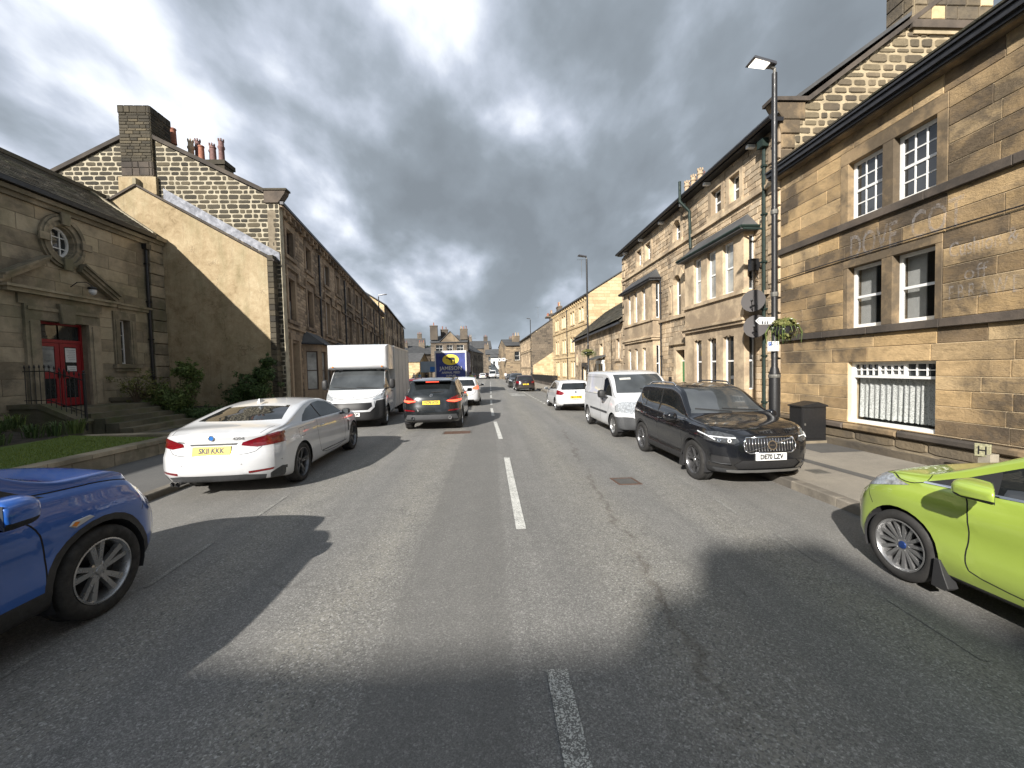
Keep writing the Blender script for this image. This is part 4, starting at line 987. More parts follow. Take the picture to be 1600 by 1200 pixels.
def l2unit(root, a, first=False, uu_=0, detail=True):
    """one house of the terrace, 6 m of frontage starting a metres from the corner"""
    f2 = frame(O2 + ltd * a, ltd, ltw); f2o = f2
    dz = SL * a
    def fr(u, w, z): return f2o(u, w, z + dz + SL * u)
    fr.o, fr.u, fr.w = f2.o, f2.u, f2.w
    ups = [(1.0, 1.85), (3.65, 4.5)]
    holes = []
    for (p, q) in ups: holes += [(p, q, 7.45, 8.72), (p, q, 4.42, 6.42)]
    holes += [(1.05, 1.95, .5, 3.35), (2.9, 5.4, .4, 3.2)]
    stonewall(root, fr, [(0, 0), (6.0, 0), (6.0, 9.1), (0, 9.1)], holes, (.145, .175), (.26, .55), S_L2, MORT_D, proud=.018, gap=.014, bev=.01,
              thick=.35, limit=290 if first else 0, jitter=.006, seed=31 + int(a), minpx=4.0, wallname='front_wall')
    for (p, q) in ups:
        for (c, d) in ((7.45, 8.72), (4.42, 6.42)):
            m = MB(); m.box(fr, p - .2, p + .005, -.2, .05, c, d - .005); m.box(fr, q - .005, q + .2, -.2, .05, c, d - .005); m.box(fr, p - .2, q + .2, -.2, .05, d - .005, d + .3); m.box(fr, p - .28, q + .28, -.2, .12, c - .16, c - .001); m.build('window_surround', S_L2D, root)
            lite = (random.random() < .35)
            sash(root, fr, p, q, c, d, WPAINT if (not first and random.random() < .45) else BRPAINT, WGLASS2 if lite else WGLASS, dep=.15, lower=WGLASS2 if random.random() < .5 else None)
    # stepped hood courses
    m = MB()
    for (p, q) in ups:
        m.box(fr, p - .38, q + .38, .03, .13, 6.84, 6.94); m.box(fr, p - .38, p - .28, .03, .128, 6.42, 6.84); m.box(fr, q + .28, q + .38, .03, .128, 6.42, 6.84)
    for (x0, x1) in ((0, .62), (2.23, 3.27), (4.88, 6.0)): m.box(fr, x0, x1, .03, .127, 6.36, 6.46)
    m.build('hood_course', S_L2D, root)
    m = MB(); m.box(fr, 0, 6, .03, .10, 4.02, 4.14); m.build('string_course', S_L2D, root)
    # cornice, brackets, gutter, pipe
    m = MB(); m.box(fr, 0, 6, 0, .16, 9.1, 9.22); m.box(fr, 0, 6, 0, .30, 9.26, 9.34)
    for i in range(9): u = .35 + i * .66; m.box(fr, u - .07, u + .07, .02, .26, 9.0, 9.26)
    m.build('cornice', S_L2D, root); m = MB(); m.box(fr, -.05 if a else -.1, 6, .22, .36, 9.34, 9.46); m.build('gutter', GUT, root)
    pipe(root, fr, 5.85, 0, 8.9, .05, .08, clips=5, hop=False)
    # door recess
    m = MB(); m.box(fr, .85, 1.055, -.2, .1, .3, 3.5); m.box(fr, 1.945, 2.15, -.2, .1, .3, 3.5); m.box(fr, .85, 2.15, -.2, .1, 3.5, 3.8); m.build('door_surround', S_L2D, root)
    m = MB(); m.box(fr, 1.05, 1.95, -.34, -.28, .5, 3.35); dd = m.build('front_door', BRPAINT, root)
    m = MB(); m.box(fr, 1.15, 1.85, -.28, -.275, 2.75, 3.2); m.build('fanlight', WGLASS2, dd); m = MB(); m.box(fr, 1.2, 1.26, -.28, -.24, 1.5, 1.62); m.build('handle', STEEL, dd)
    bayT(root, fr, 2.65, 5.55, 1.05, 3.45)
    # roof
    r = MB(); Y0 = fr(0, 0, 0); 
    for (w0, z0, w1, z1) in ((.3, 9.46, -5.7, 12.4), (-11.6, 9.4, -5.7, 12.4)):
        ea, eb = (-.103 * w0 + .02, -.103 * w1 + .02) if first else (0, 0)
        r.hexa([fr(ea, w0, z0), fr(6, w0, z0), fr(6, w1, z1), fr(eb, w1, z1), fr(ea, w0, z0 + .06), fr(6, w0, z0 + .06), fr(6, w1, z1 + .06), fr(eb, w1, z1 + .06)])
    r.build('roof', SLATE_B, root)
    m = MB(); m.box(fr, 0, 6, -11.4, -11.2, 0, 9.4); m.build('rear_wall', S_L2, root)
def pot(mb, c, r, h, kind, n=10):
    if kind == 'crown':
        mb.lathe(c, [(r * 1.05, 0), (r, .06), (r * .9, h * .6), (r * 1.15, h * .66), (r * 1.15, h * .74), (r * .9, h * .78), (r * .85, h)], n)
        for k in range(6): a = k * 1.047; mb.abox((c[0] + math.cos(a) * r * .85, c[1] + math.sin(a) * r * .85, c[2] + h + .04), (.05, .05, .1))
    else: mb.lathe(c, [(r * 1.1, 0), (r, .06), (r * .88, h * .9), (r * 1.02, h * .92), (r * 1.02, h)], n)
def chimney(par, c, dx, dy, z0, z1, mat, pots, pm=(CLAY, CLAYD, CLAYB), ph=.6):
    m = MB(); m.box(I3, c[0] - dx, c[0] + dx, c[1] - dy, c[1] + dy, z0, z1 - .25); m.box(I3, c[0] - dx - .06, c[0] + dx + .06, c[1] - dy - .06, c[1] + dy + .06, z1 - .25, z1 - .05); m.box(I3, c[0] - dx + .03, c[0] + dx - .03, c[1] - dy + .03, c[1] + dy - .03, z1 - .05, z1)
    cm_ = m.build('chimney', mat, par)
    for i in range(pots):
        t = (i + .5) / pots - .5
        px, py = (c[0] + 2 * dx * t, c[1]) if dx > dy else (c[0], c[1] + 2 * dy * t)
        m = MB(); pot(m, (px, py, z1), .13, ph * random.uniform(.85, 1.2), 'crown' if random.random() < .5 else 'p'); m.build('chimney_pot', random.choice(pm), cm_, sharp=40)
    return cm_
l2unit(t2, 0, True)
m = MB(); m.box(frame(O2, ltd, ltw), -.06, 0.02, -.3, .05, 0, 0.3); 
cmx = chimney(t2, (-12.9, 20.6), .75, .35, 10.6, 11.95, S_GAB, 0)
for (x, y, h, k, mt) in ((-14.55, 20.5, .62, 'p', CLAY), (-13.75, 20.45, .85, 'crown', CLAYB), (-13.6, 20.7, 1.0, 'crown', CLAYD), (-13.25, 20.4, .62, 'p', CLAY), (-12.95, 20.7, .8, 'crown', CLAYD), (-12.75, 20.45, .6, 'p', CLAYD), (-12.4, 20.5, .9, 'crown', CLAYD)):
    m = MB(); pot(m, (x, y, 12.75 if x < -14 else 11.9), .13, h + .1, k); m.build('chimney_pot', mt, cmx if x > -14 else t2, sharp=40)
desc = ['second house of the left stone terrace, next to the end gable', 'third house of the left stone terrace', 'fourth house of the left terrace with white sash windows', 'furthest house of the dark stone terrace']
for i in range(1, 5):
    t_ = thing('terrace_house', desc[i - 1], 'building', tuple(O2 + ltd * (6 * i + 3)), 'three storey houses of the left terrace'); l2unit(t_, 6.0 * i, detail=False)
    if i in (2, 4): c_ = O2 + ltd * 6.0 * i - ltw * 5.6; chimney(t_, (c_.x, c_.y), .4, 1.0, 11.8, 13.2, S_GAB, 4)

def simple_block(name, label, P0, P1, depth, z0, z1, zr, smat, rmat, wins, frm=WPAINT, glass=WGLASS, gabmat=None, gut=True, chs=(), stonesz=(.28, .42, .5, 1.1), seed=1, surr=None, strings=(), pipes=(), lim=0, minpx=9, cat='building', wcorb=False, mort=None):
    """rectangular stone house: front from P0 to P1, gabled ends, ridge parallel to the front; wins are (u0,u1,z0,z1,cols,rows)"""
    P0 = Vector((*P0, 0)); P1 = Vector((*P1, 0)); d = (P1 - P0); L_ = d.length; d.normalize(); n = Vector((d.y, -d.x, 0))
    if n.x * P0.x > 0: n = -n
    if abs(d.x) > abs(d.y): n = Vector((d.y, -d.x, 0)); n = n if n.y < 0 else -n
    fr = frame(P0, d, n); t = thing(name, label, cat, tuple(P0.lerp(P1, .5)))
    mort = mort or MORT_B
    stonewall(t, fr, [(0, z0), (L_, z0), (L_, z1), (0, z1)], [w[:4] for w in wins], stonesz[:2], stonesz[2:], smat, mort, proud=.015, gap=.015, bev=0.0, thick=.35, limit=lim, seed=seed, minpx=minpx, wallname='front_wall')
    sm = surr or smat
    for w in wins:
        a, b, c, e = w[:4]
        if len(w) > 6 and w[6] == 'plain': pass
        else:
            m = MB(); m.box(fr, a - .16, a + .006, -.15, .05, c, e - .006); m.box(fr, b - .006, b + .16, -.15, .05, c, e - .006); m.box(fr, a - .16, b + .16, -.15, .05, e - .006, e + .24); m.box(fr, a - .2, b + .2, -.15, .09, c - .15, c - .001); m.build('window_surround', sm, t)
        sash(t, fr, a, b, c, e, frm, glass if random.random() < .8 else WGLASS2, w[4] if len(w) > 4 else 1, w[5] if len(w) > 5 else 1, dep=.12, fw_=.07, bar=.03)
    gm = gabmat or smat
    for (P, s) in ((P0, -1), (P0 + d * L_, 1)):
        f3 = frame(P, n, d * s); poly = [(-depth, z0), (0, z0), (0, z1), (-depth / 2, zr), (-depth, z1)]
        if (Vector(P) - EYE).normalized().dot(d * s) < 0: stonewall(t, f3, poly, [], stonesz[:2], stonesz[2:], gm, mort, proud=.02, gap=.015, bev=0, thick=.3, limit=lim, seed=seed + 5, minpx=minpx, wallname='gable_wall')
        else: m = MB(); m.prism(f3, poly, -.3, 0); m.build('gable_wall', gm, t)
    m = MB(); m.box(fr, 0, L_, -depth, -depth + .3, z0, z1); m.build('rear_wall', gm, t)
    r = MB(); e = .12
    for (w0, w1) in ((.25, -depth / 2), (-depth - .25, -depth / 2)):
        zz0 = z1 - .02
        r.hexa([fr(-e, w0, zz0), fr(L_ + e, w0, zz0), fr(L_ + e, w1, zr), fr(-e, w1, zr), fr(-e, w0, zz0 + .12), fr(L_ + e, w0, zz0 + .12), fr(L_ + e, w1, zr + .12), fr(-e, w1, zr + .12)])
    r.build('roof', rmat, t)
    if gut: m = MB(); m.box(fr, 0, L_, .18, .32, z1 - .08, z1 + .05); m.build('gutter', GUT, t)
    if wcorb:
        m = MB(); k = .35
        while k < L_: m.box(fr, k - .1, k + .1, .02, .2, z1 - .42, z1 - .1); k += .85
        m.build('corbels', sm, t)
    for s_ in strings: m = MB(); m.box(fr, 0, L_, .02, .10, s_, s_ + .14); m.build('string_course', sm, t)
    for p in pipes: pipe(t, fr, p, z0, z1 - .3, .05, .09, clips=3, hop=False)
    for (u, w, hh, pots) in chs:
        c_ = P0 + d * u + n * w; chimney(t, (c_.x, c_.y), .35 if abs(d.x) < .5 else .9, .9 if abs(d.x) < .5 else .35, zr - 1.2, hh, gm, pots)
    return t, fr

# L3: taller block beyond the terrace
Pw = [(1.2 + 2.6 * i, 2.1 + 2.6 * i, c, e, 1, 1) for i in range(10) for (c, e) in ((7.6, 9.0), (4.9, 6.5), (1.6, 3.6))]
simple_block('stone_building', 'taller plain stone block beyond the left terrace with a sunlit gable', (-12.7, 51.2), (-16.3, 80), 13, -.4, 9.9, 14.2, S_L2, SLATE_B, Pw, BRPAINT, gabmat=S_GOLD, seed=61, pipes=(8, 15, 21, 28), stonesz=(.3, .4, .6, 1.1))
# small buildings left of the pub
simple_block('stone_building', 'low cream walled building with a slate roof beyond the tall left block', (-21, 96), (-16.2, 96), 14, -1, 3.8, 6.0, S_GOLD, SLATE_B, [(1.2, 2.1, .8, 2.2)], seed=63, gut=False)
simple_block('stone_building', 'sloping row of stone cottages rising behind the blue banner', (-24, 120), (-15.3, 128), 9, -1, 6.6, 9.2, S_DARKFAR, SLATE_B, [(1 + 2.4 * i, 1.9 + 2.4 * i, c, c + 1.3) for i in range(4) for c in (.8, 3.8)], seed=64, chs=((2, -4, 10.2, 3), (8, -4, 10.4, 3)))
# pub
pubW = [(1.2 + 0.0, 2.9, 6.3, 7.8, 2, 2), (3.9, 5.2, 6.3, 7.8, 2, 2), (6.2, 7.9, 6.3, 7.8, 2, 2)] + [(a, a + 1.2, 2.6, 4.4, 2, 2) for a in (1.2, 4.0, 6.7)]
pub, fpub = simple_block('stone_pub', 'three storey stone corner building with a dormer gable and two tall chimneys', (-14.1, 100), (-5.3, 100), 9, -1.2, 8.4, 10.3, S_DARKFAR, SLATE_B, pubW, seed=65, chs=((.8, -.6, 12.6, 1), (8.0, -.8, 11.7, 3), (3.0, -3.5, 11.9, 2)), strings=(8.05, 5.3))
m = MB(); m.prism(fpub, [(2.3, 8.4), (7.2, 8.4), (4.75, 10.9)], -2, .1); m.build('dormer_gable', S_MID, pub)
m = MB(); m.hexa([fpub(2.0, -2.2, 8.4), fpub(4.75, -2.2, 11.0), fpub(4.75, .25, 11.0), fpub(2.0, .25, 8.4), fpub(2.0, -2.2, 8.55), fpub(4.75, -2.2, 11.16), fpub(4.75, .25, 11.16), fpub(2.0, .25, 8.55)])
m.hexa([fpub(7.5, -2.2, 8.4), fpub(4.75, -2.2, 11.0), fpub(4.75, .25, 11.0), fpub(7.5, .25, 8.4), fpub(7.5, -2.2, 8.55), fpub(4.75, -2.2, 11.16), fpub(4.75, .25, 11.16), fpub(7.5, .25, 8.55)]); m.build('dormer_roof', SLATE_B, pub)
# row right of the pub
rowW = [(1.5 + 3 * i, 2.6 + 3 * i, c, c + 1.5) for i in range(7) for c in (1.0, 4.2)]
simple_block('stone_building', 'long stone row with shop fronts running away right of the corner building', (-5.1, 104), (-2.0, 128), 8, -1.4, 6.5, 9.2, S_DARKFAR, SLATE_B, rowW, seed=66, chs=((5, -4, 10.2, 3), (20, -4, 10.2, 3)))
simple_block('stone_building', 'dark gabled stone building closing the end of the street', (-1.4, 150), (7.5, 150), 9, -1.6, 7.0, 9.0, S_DARKFAR, SLATE_B, [(1 + 2.6 * i, 2.2 + 2.6 * i, c, c + 1.5) for i in range(3) for c in (1.5, 4.6)], seed=67, chs=((.4, -4.5, 10.8, 2), (8.5, -4.5, 11.0, 2)))
WHITEW = plain('white_limewash', (.75, .75, .72), .9, var=.08)
simple_block('white_building', 'narrow white painted building below the dark gable at the street end', (0.4, 134), (2.7, 134), 6, -1.5, 5.4, 6.4, WHITEW, SLATE_B, [(.7, 1.5, 2.4, 4.2)], seed=68, mort=WHITEW)
simple_block('stone_building', 'small stone house with a tree behind at the far right street end', (8.2, 145), (13, 146), 8, -1.6, 5.6, 7.8, S_MID, SLATE_B, [(1, 2, 3.2, 4.6), (3.2, 4.2, 3.2, 4.6)], seed=69)

# R4..R6 right side, far to near
simple_block('stone_building', 'stone corner building with a black doorway at the end of the right side', (3.7, 93), (7.4, 93.5), 10, -1.2, 6.9, 8.6, S_MID, SLATE_B, [(2.0, 3.2, 3.6, 5.6, 1, 2)], seed=70, chs=((3, -3, 9.4, 3),), strings=(2.9, 6.3))
r5w = [(1.2 + 2.0 * i, 2.1 + 2.0 * i, c, e, 1, 2) for i in range(9) for (c, e) in ((5.2, 6.6), (2.1, 4.2), (-.5, 1.3))]
simple_block('stone_building', 'rough stone house with a dark gable, chimney and low sunlit outline of an older roof', (7.3, 70), (6.75, 90.5), 12, -.9, 7.5, 11.6, S_MID, SLATE_B, r5w, seed=71, chs=((.8, -3.0, 10.6, 2), (.8, -5.0, 12.3, 3), (14, -6, 12.8, 4)), gabmat=stone('dark_gable_rubble', [(.15, .12, .09), (.21, .17, .125), (.11, .09, .07)], (.05, .045, .04), .5, .4, grain=.3, bump=.7), strings=(4.75, 1.7), surr=S_R2D, stonesz=(.25, .36, .35, .8))
ow_ = thing('stub_wall', 'sunlit pale stone remnant wall at the foot of the dark gable', 'wall', (9, 69.4, -.5))
fo = frame((7.4, 69.6, 0), (1, 0, 0), (0, -1, 0))
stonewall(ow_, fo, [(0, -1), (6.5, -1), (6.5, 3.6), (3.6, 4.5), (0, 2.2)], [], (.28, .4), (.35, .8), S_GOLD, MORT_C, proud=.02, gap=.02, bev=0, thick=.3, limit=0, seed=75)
r4w = []
for i, u in enumerate((1.2, 5.0, 9.2, 13.0)):
    for (c, e) in ((6.75, 8.25), (3.55, 5.3), (.6, 2.5)): r4w += [(u, u + .85, c, e, 1, 1), (u + 1.1, u + 1.95, c, e, 1, 1)]
simple_block('stone_building', 'tall golden coursed stone building with corbelled eaves, set back behind railings', (10.2, 42), (9.2, 58.8), 11, -.6, 9.2, 12.6, S_GOLD, SLATE_B, r4w, seed=72, surr=S_GOLD, strings=(6.2, 2.9), pipes=(8.4,), wcorb=True, lim=0, mort=MORT_C, stonesz=(.28, .38, .5, 1.0))
m = MB(); 
# cottage with shop fronts
r3w = [(.9, 1.7, 2.25, 3.5, 1, 1), (5.4, 6.3, 2.2, 3.45, 1, 1), (11.3, 12.2, 2.1, 3.35, 1, 1), (16.2, 17.0, 2.0, 3.2, 1, 1)]
r3, fr3 = simple_block('cottage', 'low rubble stone cottage with a stone slate roof and white shop porch', (7.85, 23.55), (8.75, 41.7), 7, -.3, 4.35, 7.3, S_R2, SLATE, r3w + [(5.0, 6.9, -.2, 1.95, 1, 1, 'plain'), (11.2, 13.4, -.2, 1.8, 1, 1, 'plain')], seed=73, surr=S_R2D, lim=200, minpx=5, stonesz=(.2, .3, .3, .6))
m = MB(); m.box(fr3, 4.9, 5.05, .02, .14, -.2, 2.2); m.box(fr3, 6.85, 7.0, .02, .14, -.2, 2.2); m.box(fr3, 4.9, 7.0, .02, .22, 2.0, 2.25); m.build('shop_surround', WPAINT, r3)
m = MB(); m.hexa([fr3(4.6, .02, 2.5), fr3(7.3, .02, 2.5), fr3(7.3, .8, 2.28), fr3(4.6, .8, 2.28), fr3(4.6, .02, 2.62), fr3(7.3, .02, 2.62), fr3(7.3, .8, 2.36), fr3(4.6, .8, 2.36)]); m.build('porch_canopy', SLATE_B, r3)
m = MB(); m.box(fr3, 11.1, 13.5, .02, .16, 1.8, 2.15); m.box(fr3, 11.1, 11.25, .02, .15, -.2, 1.8); m.box(fr3, 13.35, 13.5, .02, .15, -.2, 1.8); m.build('shop_surround', GUT, r3)
m = MB(); m.box(fr3, 1.5, 2.5, .02, .07, -.2, 1.5); m.build('green_hatch', GREENDOOR, r3)
m = MB(); m.hexa([fr3(0, -3.4, 4.9), fr3(6, -3.4, 4.9), fr3(6, -.1, 4.9), fr3(0, -.1, 4.9), fr3(0, -3.4, 5.0), fr3(6, -3.4, 5.0), fr3(6, -.1, 5.0), fr3(0, -.1, 5.0)])
roofslates(r3, fr3, 0, 18, (.35, 4.48), (-3.3, 7.35), 16, .6, SLATE, seed=17, th=.03)
# ================================================================ near right building
YC = 10.6
r1 = thing('ashlar_building', 'near brown ashlar building with faded wall lettering and paired white sash windows', 'building', (7.8, 4, 0))
f1 = frame((7.8, YC, 0), (0, -1, 0), (-1, 0, 0)); V = lambda y: YC - y
wU = [(V(8.54), V(7.78), 4.80, 6.03), (V(7.55), V(6.80), 4.80, 6.03)]
wM = [(V(8.54), V(7.78), 2.52, 3.82), (V(7.55), V(6.80), 2.52, 3.82)]
wL = [(V(8.53), V(6.77), .50, 1.79)]
w2_ = [(a + 4.6, b + 4.6, c, d) for (a, b, c, d) in wU + wM + wL]
surU = [(V(8.74), V(6.62), 4.80, 6.30)]; surM = [(V(8.70), V(6.64), 2.52, 4.60)]
holes = surU + [(V(8.66), V(6.68), 2.52, 3.98)] + wL + [(q[0] + 4.6, q[1] + 4.6, q[2], q[3]) for q in surU + [(V(8.66), V(6.68), 2.52, 3.98)] + wL]
stonewall(r1, f1, [(0, .47), (16, .47), (16, 6.62), (0, 6.62)], holes, (.26, .31), (.5, 1.25), S_R1, MORT_B, proud=.012, gap=.014, bev=.004, thick=.4,
          limit=290, jitter=.002, seed=41, breaks=(2.37, 2.52, 4.64, 4.80), wallname='front_wall')
for k in (0, 4.6):
    for (a, b, c, d, lint) in ((V(8.74), V(6.62), 4.80, 6.03, .27), (V(8.66), V(6.68), 2.52, 3.82, .16)):
        a += k; b += k; wl_, wr_ = (V(8.54) + k, V(7.78) + k), (V(7.55) + k, V(6.80) + k)
        for (p, q) in ((a, wl_[0]), (wl_[1], wr_[0]), (wr_[1], b)): 
            m = MB(); m.prism(f1, [(p + .003, c), (q - .003, c), (q - .003, d), (p + .003, d)], -.35, .018, .006); m.build('mullion' if p == wl_[1] else 'jamb_stone', S_R1S, r1)
        m = MB(); mm = (a + b) / 2
        m.prism(f1, [(a + .003, d + .003), (b - .003, d + .003), (b - .003, d + lint), (a + .003, d + lint)], -.35, .018, .006); m.build('lintel', S_R1S, r1)
for (a, b, c, d) in [(0, 16, 4.64, 4.795), (0, 16, 2.37, 2.515)]:
    x = a
    while x < b:
        l = min(random.uniform(1.1, 1.9), b - x); m = MB(); m.prism(f1, [(x + .004, c), (x + l - .004, c), (x + l - .004, d), (x + .004, d)], -.05, .085, .008); m.build('sill_band_stone', S_R1D, r1); x += l
# plinth
x = 0
while x < 16:
    l = random.uniform(.9, 1.6); m = MB(); m.prism(f1, [(x + .005, .335), (x + l - .005, .335), (x + l - .005, .465), (x + .005, .465)], -.3, .10, .03); m.build('plinth_cap_stone', S_R1D if random.random() < .6 else S_R1S, r1); x += l
stonewall(r1, f1, [(0, -.1), (16, -.1), (16, .33), (0, .33)], [], (.2, .23), (.45, .95), S_RUB, MORT_D, proud=.03, gap=.012, bev=.02, thick=.3, limit=60, jitter=.012, seed=43, minpx=9, wallname='plinth_wall', rough=.05)
m = MB(); m.box(f1, 0, 16, .045, .13, -.1, .075); m.build('plinth_footing', S_RUB, r1)
# white windows
SASHW = WPAINT
def roombox(par, fr, a, b, c, d, dep):
    m = MB(); e = .25; z_ = dep
    for q in ((fr(a - e, -z_, c - .1), fr(a - e, -z_ - 1.6, c - .1), fr(a - e, -z_ - 1.6, d + .1), fr(a - e, -z_, d + .1)),
              (fr(b + e, -z_, c - .1), fr(b + e, -z_ - 1.6, c - .1), fr(b + e, -z_ - 1.6, d + .1), fr(b + e, -z_, d + .1)),
              (fr(a - e, -z_ - 1.6, c - .1), fr(b + e, -z_ - 1.6, c - .1), fr(b + e, -z_ - 1.6, d + .1), fr(a - e, -z_ - 1.6, d + .1)),
              (fr(a - e, -z_, c - .1), fr(b + e, -z_, c - .1), fr(b + e, -z_ - 1.6, c - .1), fr(a - e, -z_ - 1.6, c - .1)),
              (fr(a - e, -z_, d + .1), fr(b + e, -z_, d + .1), fr(b + e, -z_ - 1.6, d + .1), fr(a - e, -z_ - 1.6, d + .1))): m.quad(*q)
    m.build('room', ROOMW, par)
for k in (0, 4.6):
    for (a, b, c, d) in wU:
        w_ = sash(r1, f1, a + k, b + k, c, d, SASHW, WGLASS, 3, 4, True, dep=.11, fw_=.068, bar=.024)
    for (a, b, c, d) in wM:
        w_ = sash(r1, f1, a + k, b + k, c, d, SASHW, CGLASS, 1, 1, True, dep=.13, fw_=.065)
        roombox(w_, f1, a + k, b + k, c, d, .45)
        m = MB(); m.box(f1, a + k + .02, a + k + .36, -.30, -.28, c, d); m.build('blind', BLIND, w_)
    (a, b, c, d) = (wL[0][0] + k, wL[0][1] + k, *wL[0][2:])
    f = MB(); f.box(f1, a, a + .06, -.15, -.09, c, d); f.box(f1, b - .06, b, -.15, -.09, c, d); f.box(f1, a + .06, b - .06, -.15, -.09, d - .05, d); f.box(f1, a + .06, b - .06, -.15, -.085, 1.46, 1.51)
    f.box(f1, a - .0, b + .0, -.15, -.02, c, c + .06); w_ = f.build('window', WPAINT, r1)
    n0 = a + .06; W3 = (b - a - .12) / 3
    for gi, nc in enumerate((4, 4, 3)):
        g0 = n0 + gi * W3; pr_ = -.085 if gi == 1 else -.10
        m = MB()
        e = .03 if gi == 1 else .015
        m.box(f1, g0, g0 + e, -.14, pr_, 1.511, d - .051); m.box(f1, g0 + W3 - e, g0 + W3, -.14, pr_, 1.511, d - .051)
        if gi == 1: m.box(f1, g0 + e, g0 + W3 - e, -.14, pr_, 1.511, 1.54); m.box(f1, g0 + e, g0 + W3 - e, -.14, pr_, d - .08, d - .051)
        for i in range(1, nc): x = g0 + W3 * i / nc; m.box(f1, x - .010, x + .010, -.135, pr_ - .01, 1.52, d - .055)
        m.box(f1, g0 + e, g0 + W3 - e, -.134, pr_ - .012, 1.615, 1.635); m.build('top_light', WPAINT, w_)
    m = MB(); m.box(f1, a + .06, b - .06, -.142, -.139, 1.51, d - .05); m.build('pane', WGLASS, w_)
    m = MB(); m.box(f1, a + .06, b - .06, -.125, -.122, c + .06, 1.46); m.build('pane', CGLASS2, w_)
    m = MB(); n = 150; rc = random.Random(3)
    for row in range(7):
        for i in range(n + 1):
            t = i / n; u = a + .07 + (b - a - .14) * t
            dd = .022 * math.sin(t * 88 + .8 * math.sin(t * 9)) + .012 * math.sin(t * 41 + 1)
            zz = 1.45 - row / 6 * (1.45 - (c + .10 + .015 * abs(math.sin(t * 88)))); m.v.append(f1(u, -.22 + dd * (.5 + .1 * row), zz))
    for row in range(6):
        for i in range(n): q = row * (n + 1) + i; m.f.append((q, q + 1, q + n + 2, q + n + 1))
    m.build('lace_curtain', LACE, w_, True)
    m = MB(); m.box(f1, a, b, -.5, -.48, c, 1.5); m.build('room', ROOMW, w_)
# gutter and roof
m = MB(); m.box(f1, -.12, 16, -.2, .20, 6.62, 6.70); m.build('eaves_board', S_R1S, r1)
m = MB()
for (w0, w1, z0, z1) in ((.20, .24, 6.66, 6.74), (.24, .30, 6.72, 6.82), (.20, .34, 6.82, 6.86)): m.box(f1, -.16, 16, w0, w1, z0, z1)
m.build('gutter', GUT, r1)
m = MB(); m.box(f1, -.1, 16, -.3, .16, 6.70, 6.80); m.build('soffit', GUT, r1)
roofslates(r1, f1, -.05, 16, (.26, 6.90), (-4.2, 8.75), 14, .5, SLATE, seed=23, th=.03)
m = MB(); m.hexa([f1(0, -8.6, 6.7), f1(16, -8.6, 6.7), f1(16, -4.2, 8.6), f1(0, -4.2, 8.6), f1(0, -8.6, 6.8), f1(16, -8.6, 6.8), f1(16, -4.2, 8.8), f1(0, -4.2, 8.8)]); m.box(f1, 0, 16, -8.5, -8.3, -.1, 6.8); m.box(f1, 15.8, 16, -8.3, -.4, -.1, 6.8); m.build('rear_of_building', S_R1, r1)
m = MB(); pts = []
for i in range(30): u = i * .55; pts.append(f1(u - .1, .05, 4.02 + .02 * math.sin(u * .8) - .008 * u + .05 * (u / 5) ** 1.2))
m.tube(pts, .012, 5); m.build('wall_cable', GUT, r1)
# faded painted lettering
def ghost_mat():
    m, nt, b = newmat('faded_sign_paint'); L = nt.links.new
    g = nd(nt, 'ShaderNodeNewGeometry'); n = noise(nt, g.outputs['Position'], 14, 6, .75); n2 = noise(nt, g.outputs['Position'], 2.5, 3, .5)
    r = ramp(nt, [(.42, 0.0), (.66, .55)]); L(mth(nt, 'MULTIPLY_ADD', n, .7, mth(nt, 'MULTIPLY', n2, .3)), r.inputs[0])
    b.inputs['Base Color'].default_value = (.42, .40, .40, 1); b.inputs['Roughness'].default_value = .95; L(r.outputs[0], b.inputs['Alpha']); return m
GHOST = ghost_mat()
def ghost_text(tx, y, z, size, xs=1.0, bold=0, tall=1.0):   # reads towards the camera on the street face
    return glyph(tx, size, r1, GHOST, lambda a, b, c: f1(V(y) + a, .0215, z + b * tall), 'painted_lettering', 'LEFT', bold=bold, xs=xs)
ghost_text('DOVE', 8.50, 4.20, .70, .56, .006); ghost_text('COT', 7.22, 4.22, .72, .56, .004)
ghost_text('Cushion &', 6.58, 3.62, .36, .60, .003); ghost_text('off', 6.36, 3.20, .34, .9); ghost_text('B', 5.55, 3.95, .3); ghost_text('co', 5.62, 3.40, .3)
ghost_text('F B R A W E', 6.58, 2.90, .36, .50, .004)

# ================================================================ bay windowed building
r2 = thing('bay_windowed_building', 'three storey buff stone building with two bays, green door and tall gable', 'building', (7.8, 17, 0))
f2_ = frame((7.8, YC, 0), (0, 1, 0), (-1, 0, 0)); B = lambda y: y - YC
arc1 = (B(16.25), B(16.95), 6.87, 7.72); arc2 = (B(16.25), B(16.95), 3.86, 5.50); drr = (B(15.97), B(16.75), -.1, 2.42)
tops = [(B(12.35), B(12.9), 6.87, 7.72), (B(13.35), B(13.98), 6.87, 7.72), (B(19.3), B(19.95), 6.87, 7.72), (B(20.5), B(21.15), 6.87, 7.72)]
bays = [(B(11.65), B(15.25)), (B(18.35), B(22.3))]
holes = tops + [arc1, arc2, drr] + [(a, b, -.1, 5.75) for a, b in bays] + [(0, .36, -.1, 8.1), (12.45, 12.9, -.1, 8.1)]
stonewall(r2, f2_, [(0, -.1), (12.9, -.1), (12.9, 8.1), (0, 8.1)], holes, (.15, .22), (.28, .6), S_R2, MORT_B, proud=.018, gap=.012, bev=.008, thick=.35,
          limit=295, jitter=.006, seed=51, minpx=6, wallname='front_wall', breaks=(3.78, 6.62))
z = -.1; k = 0
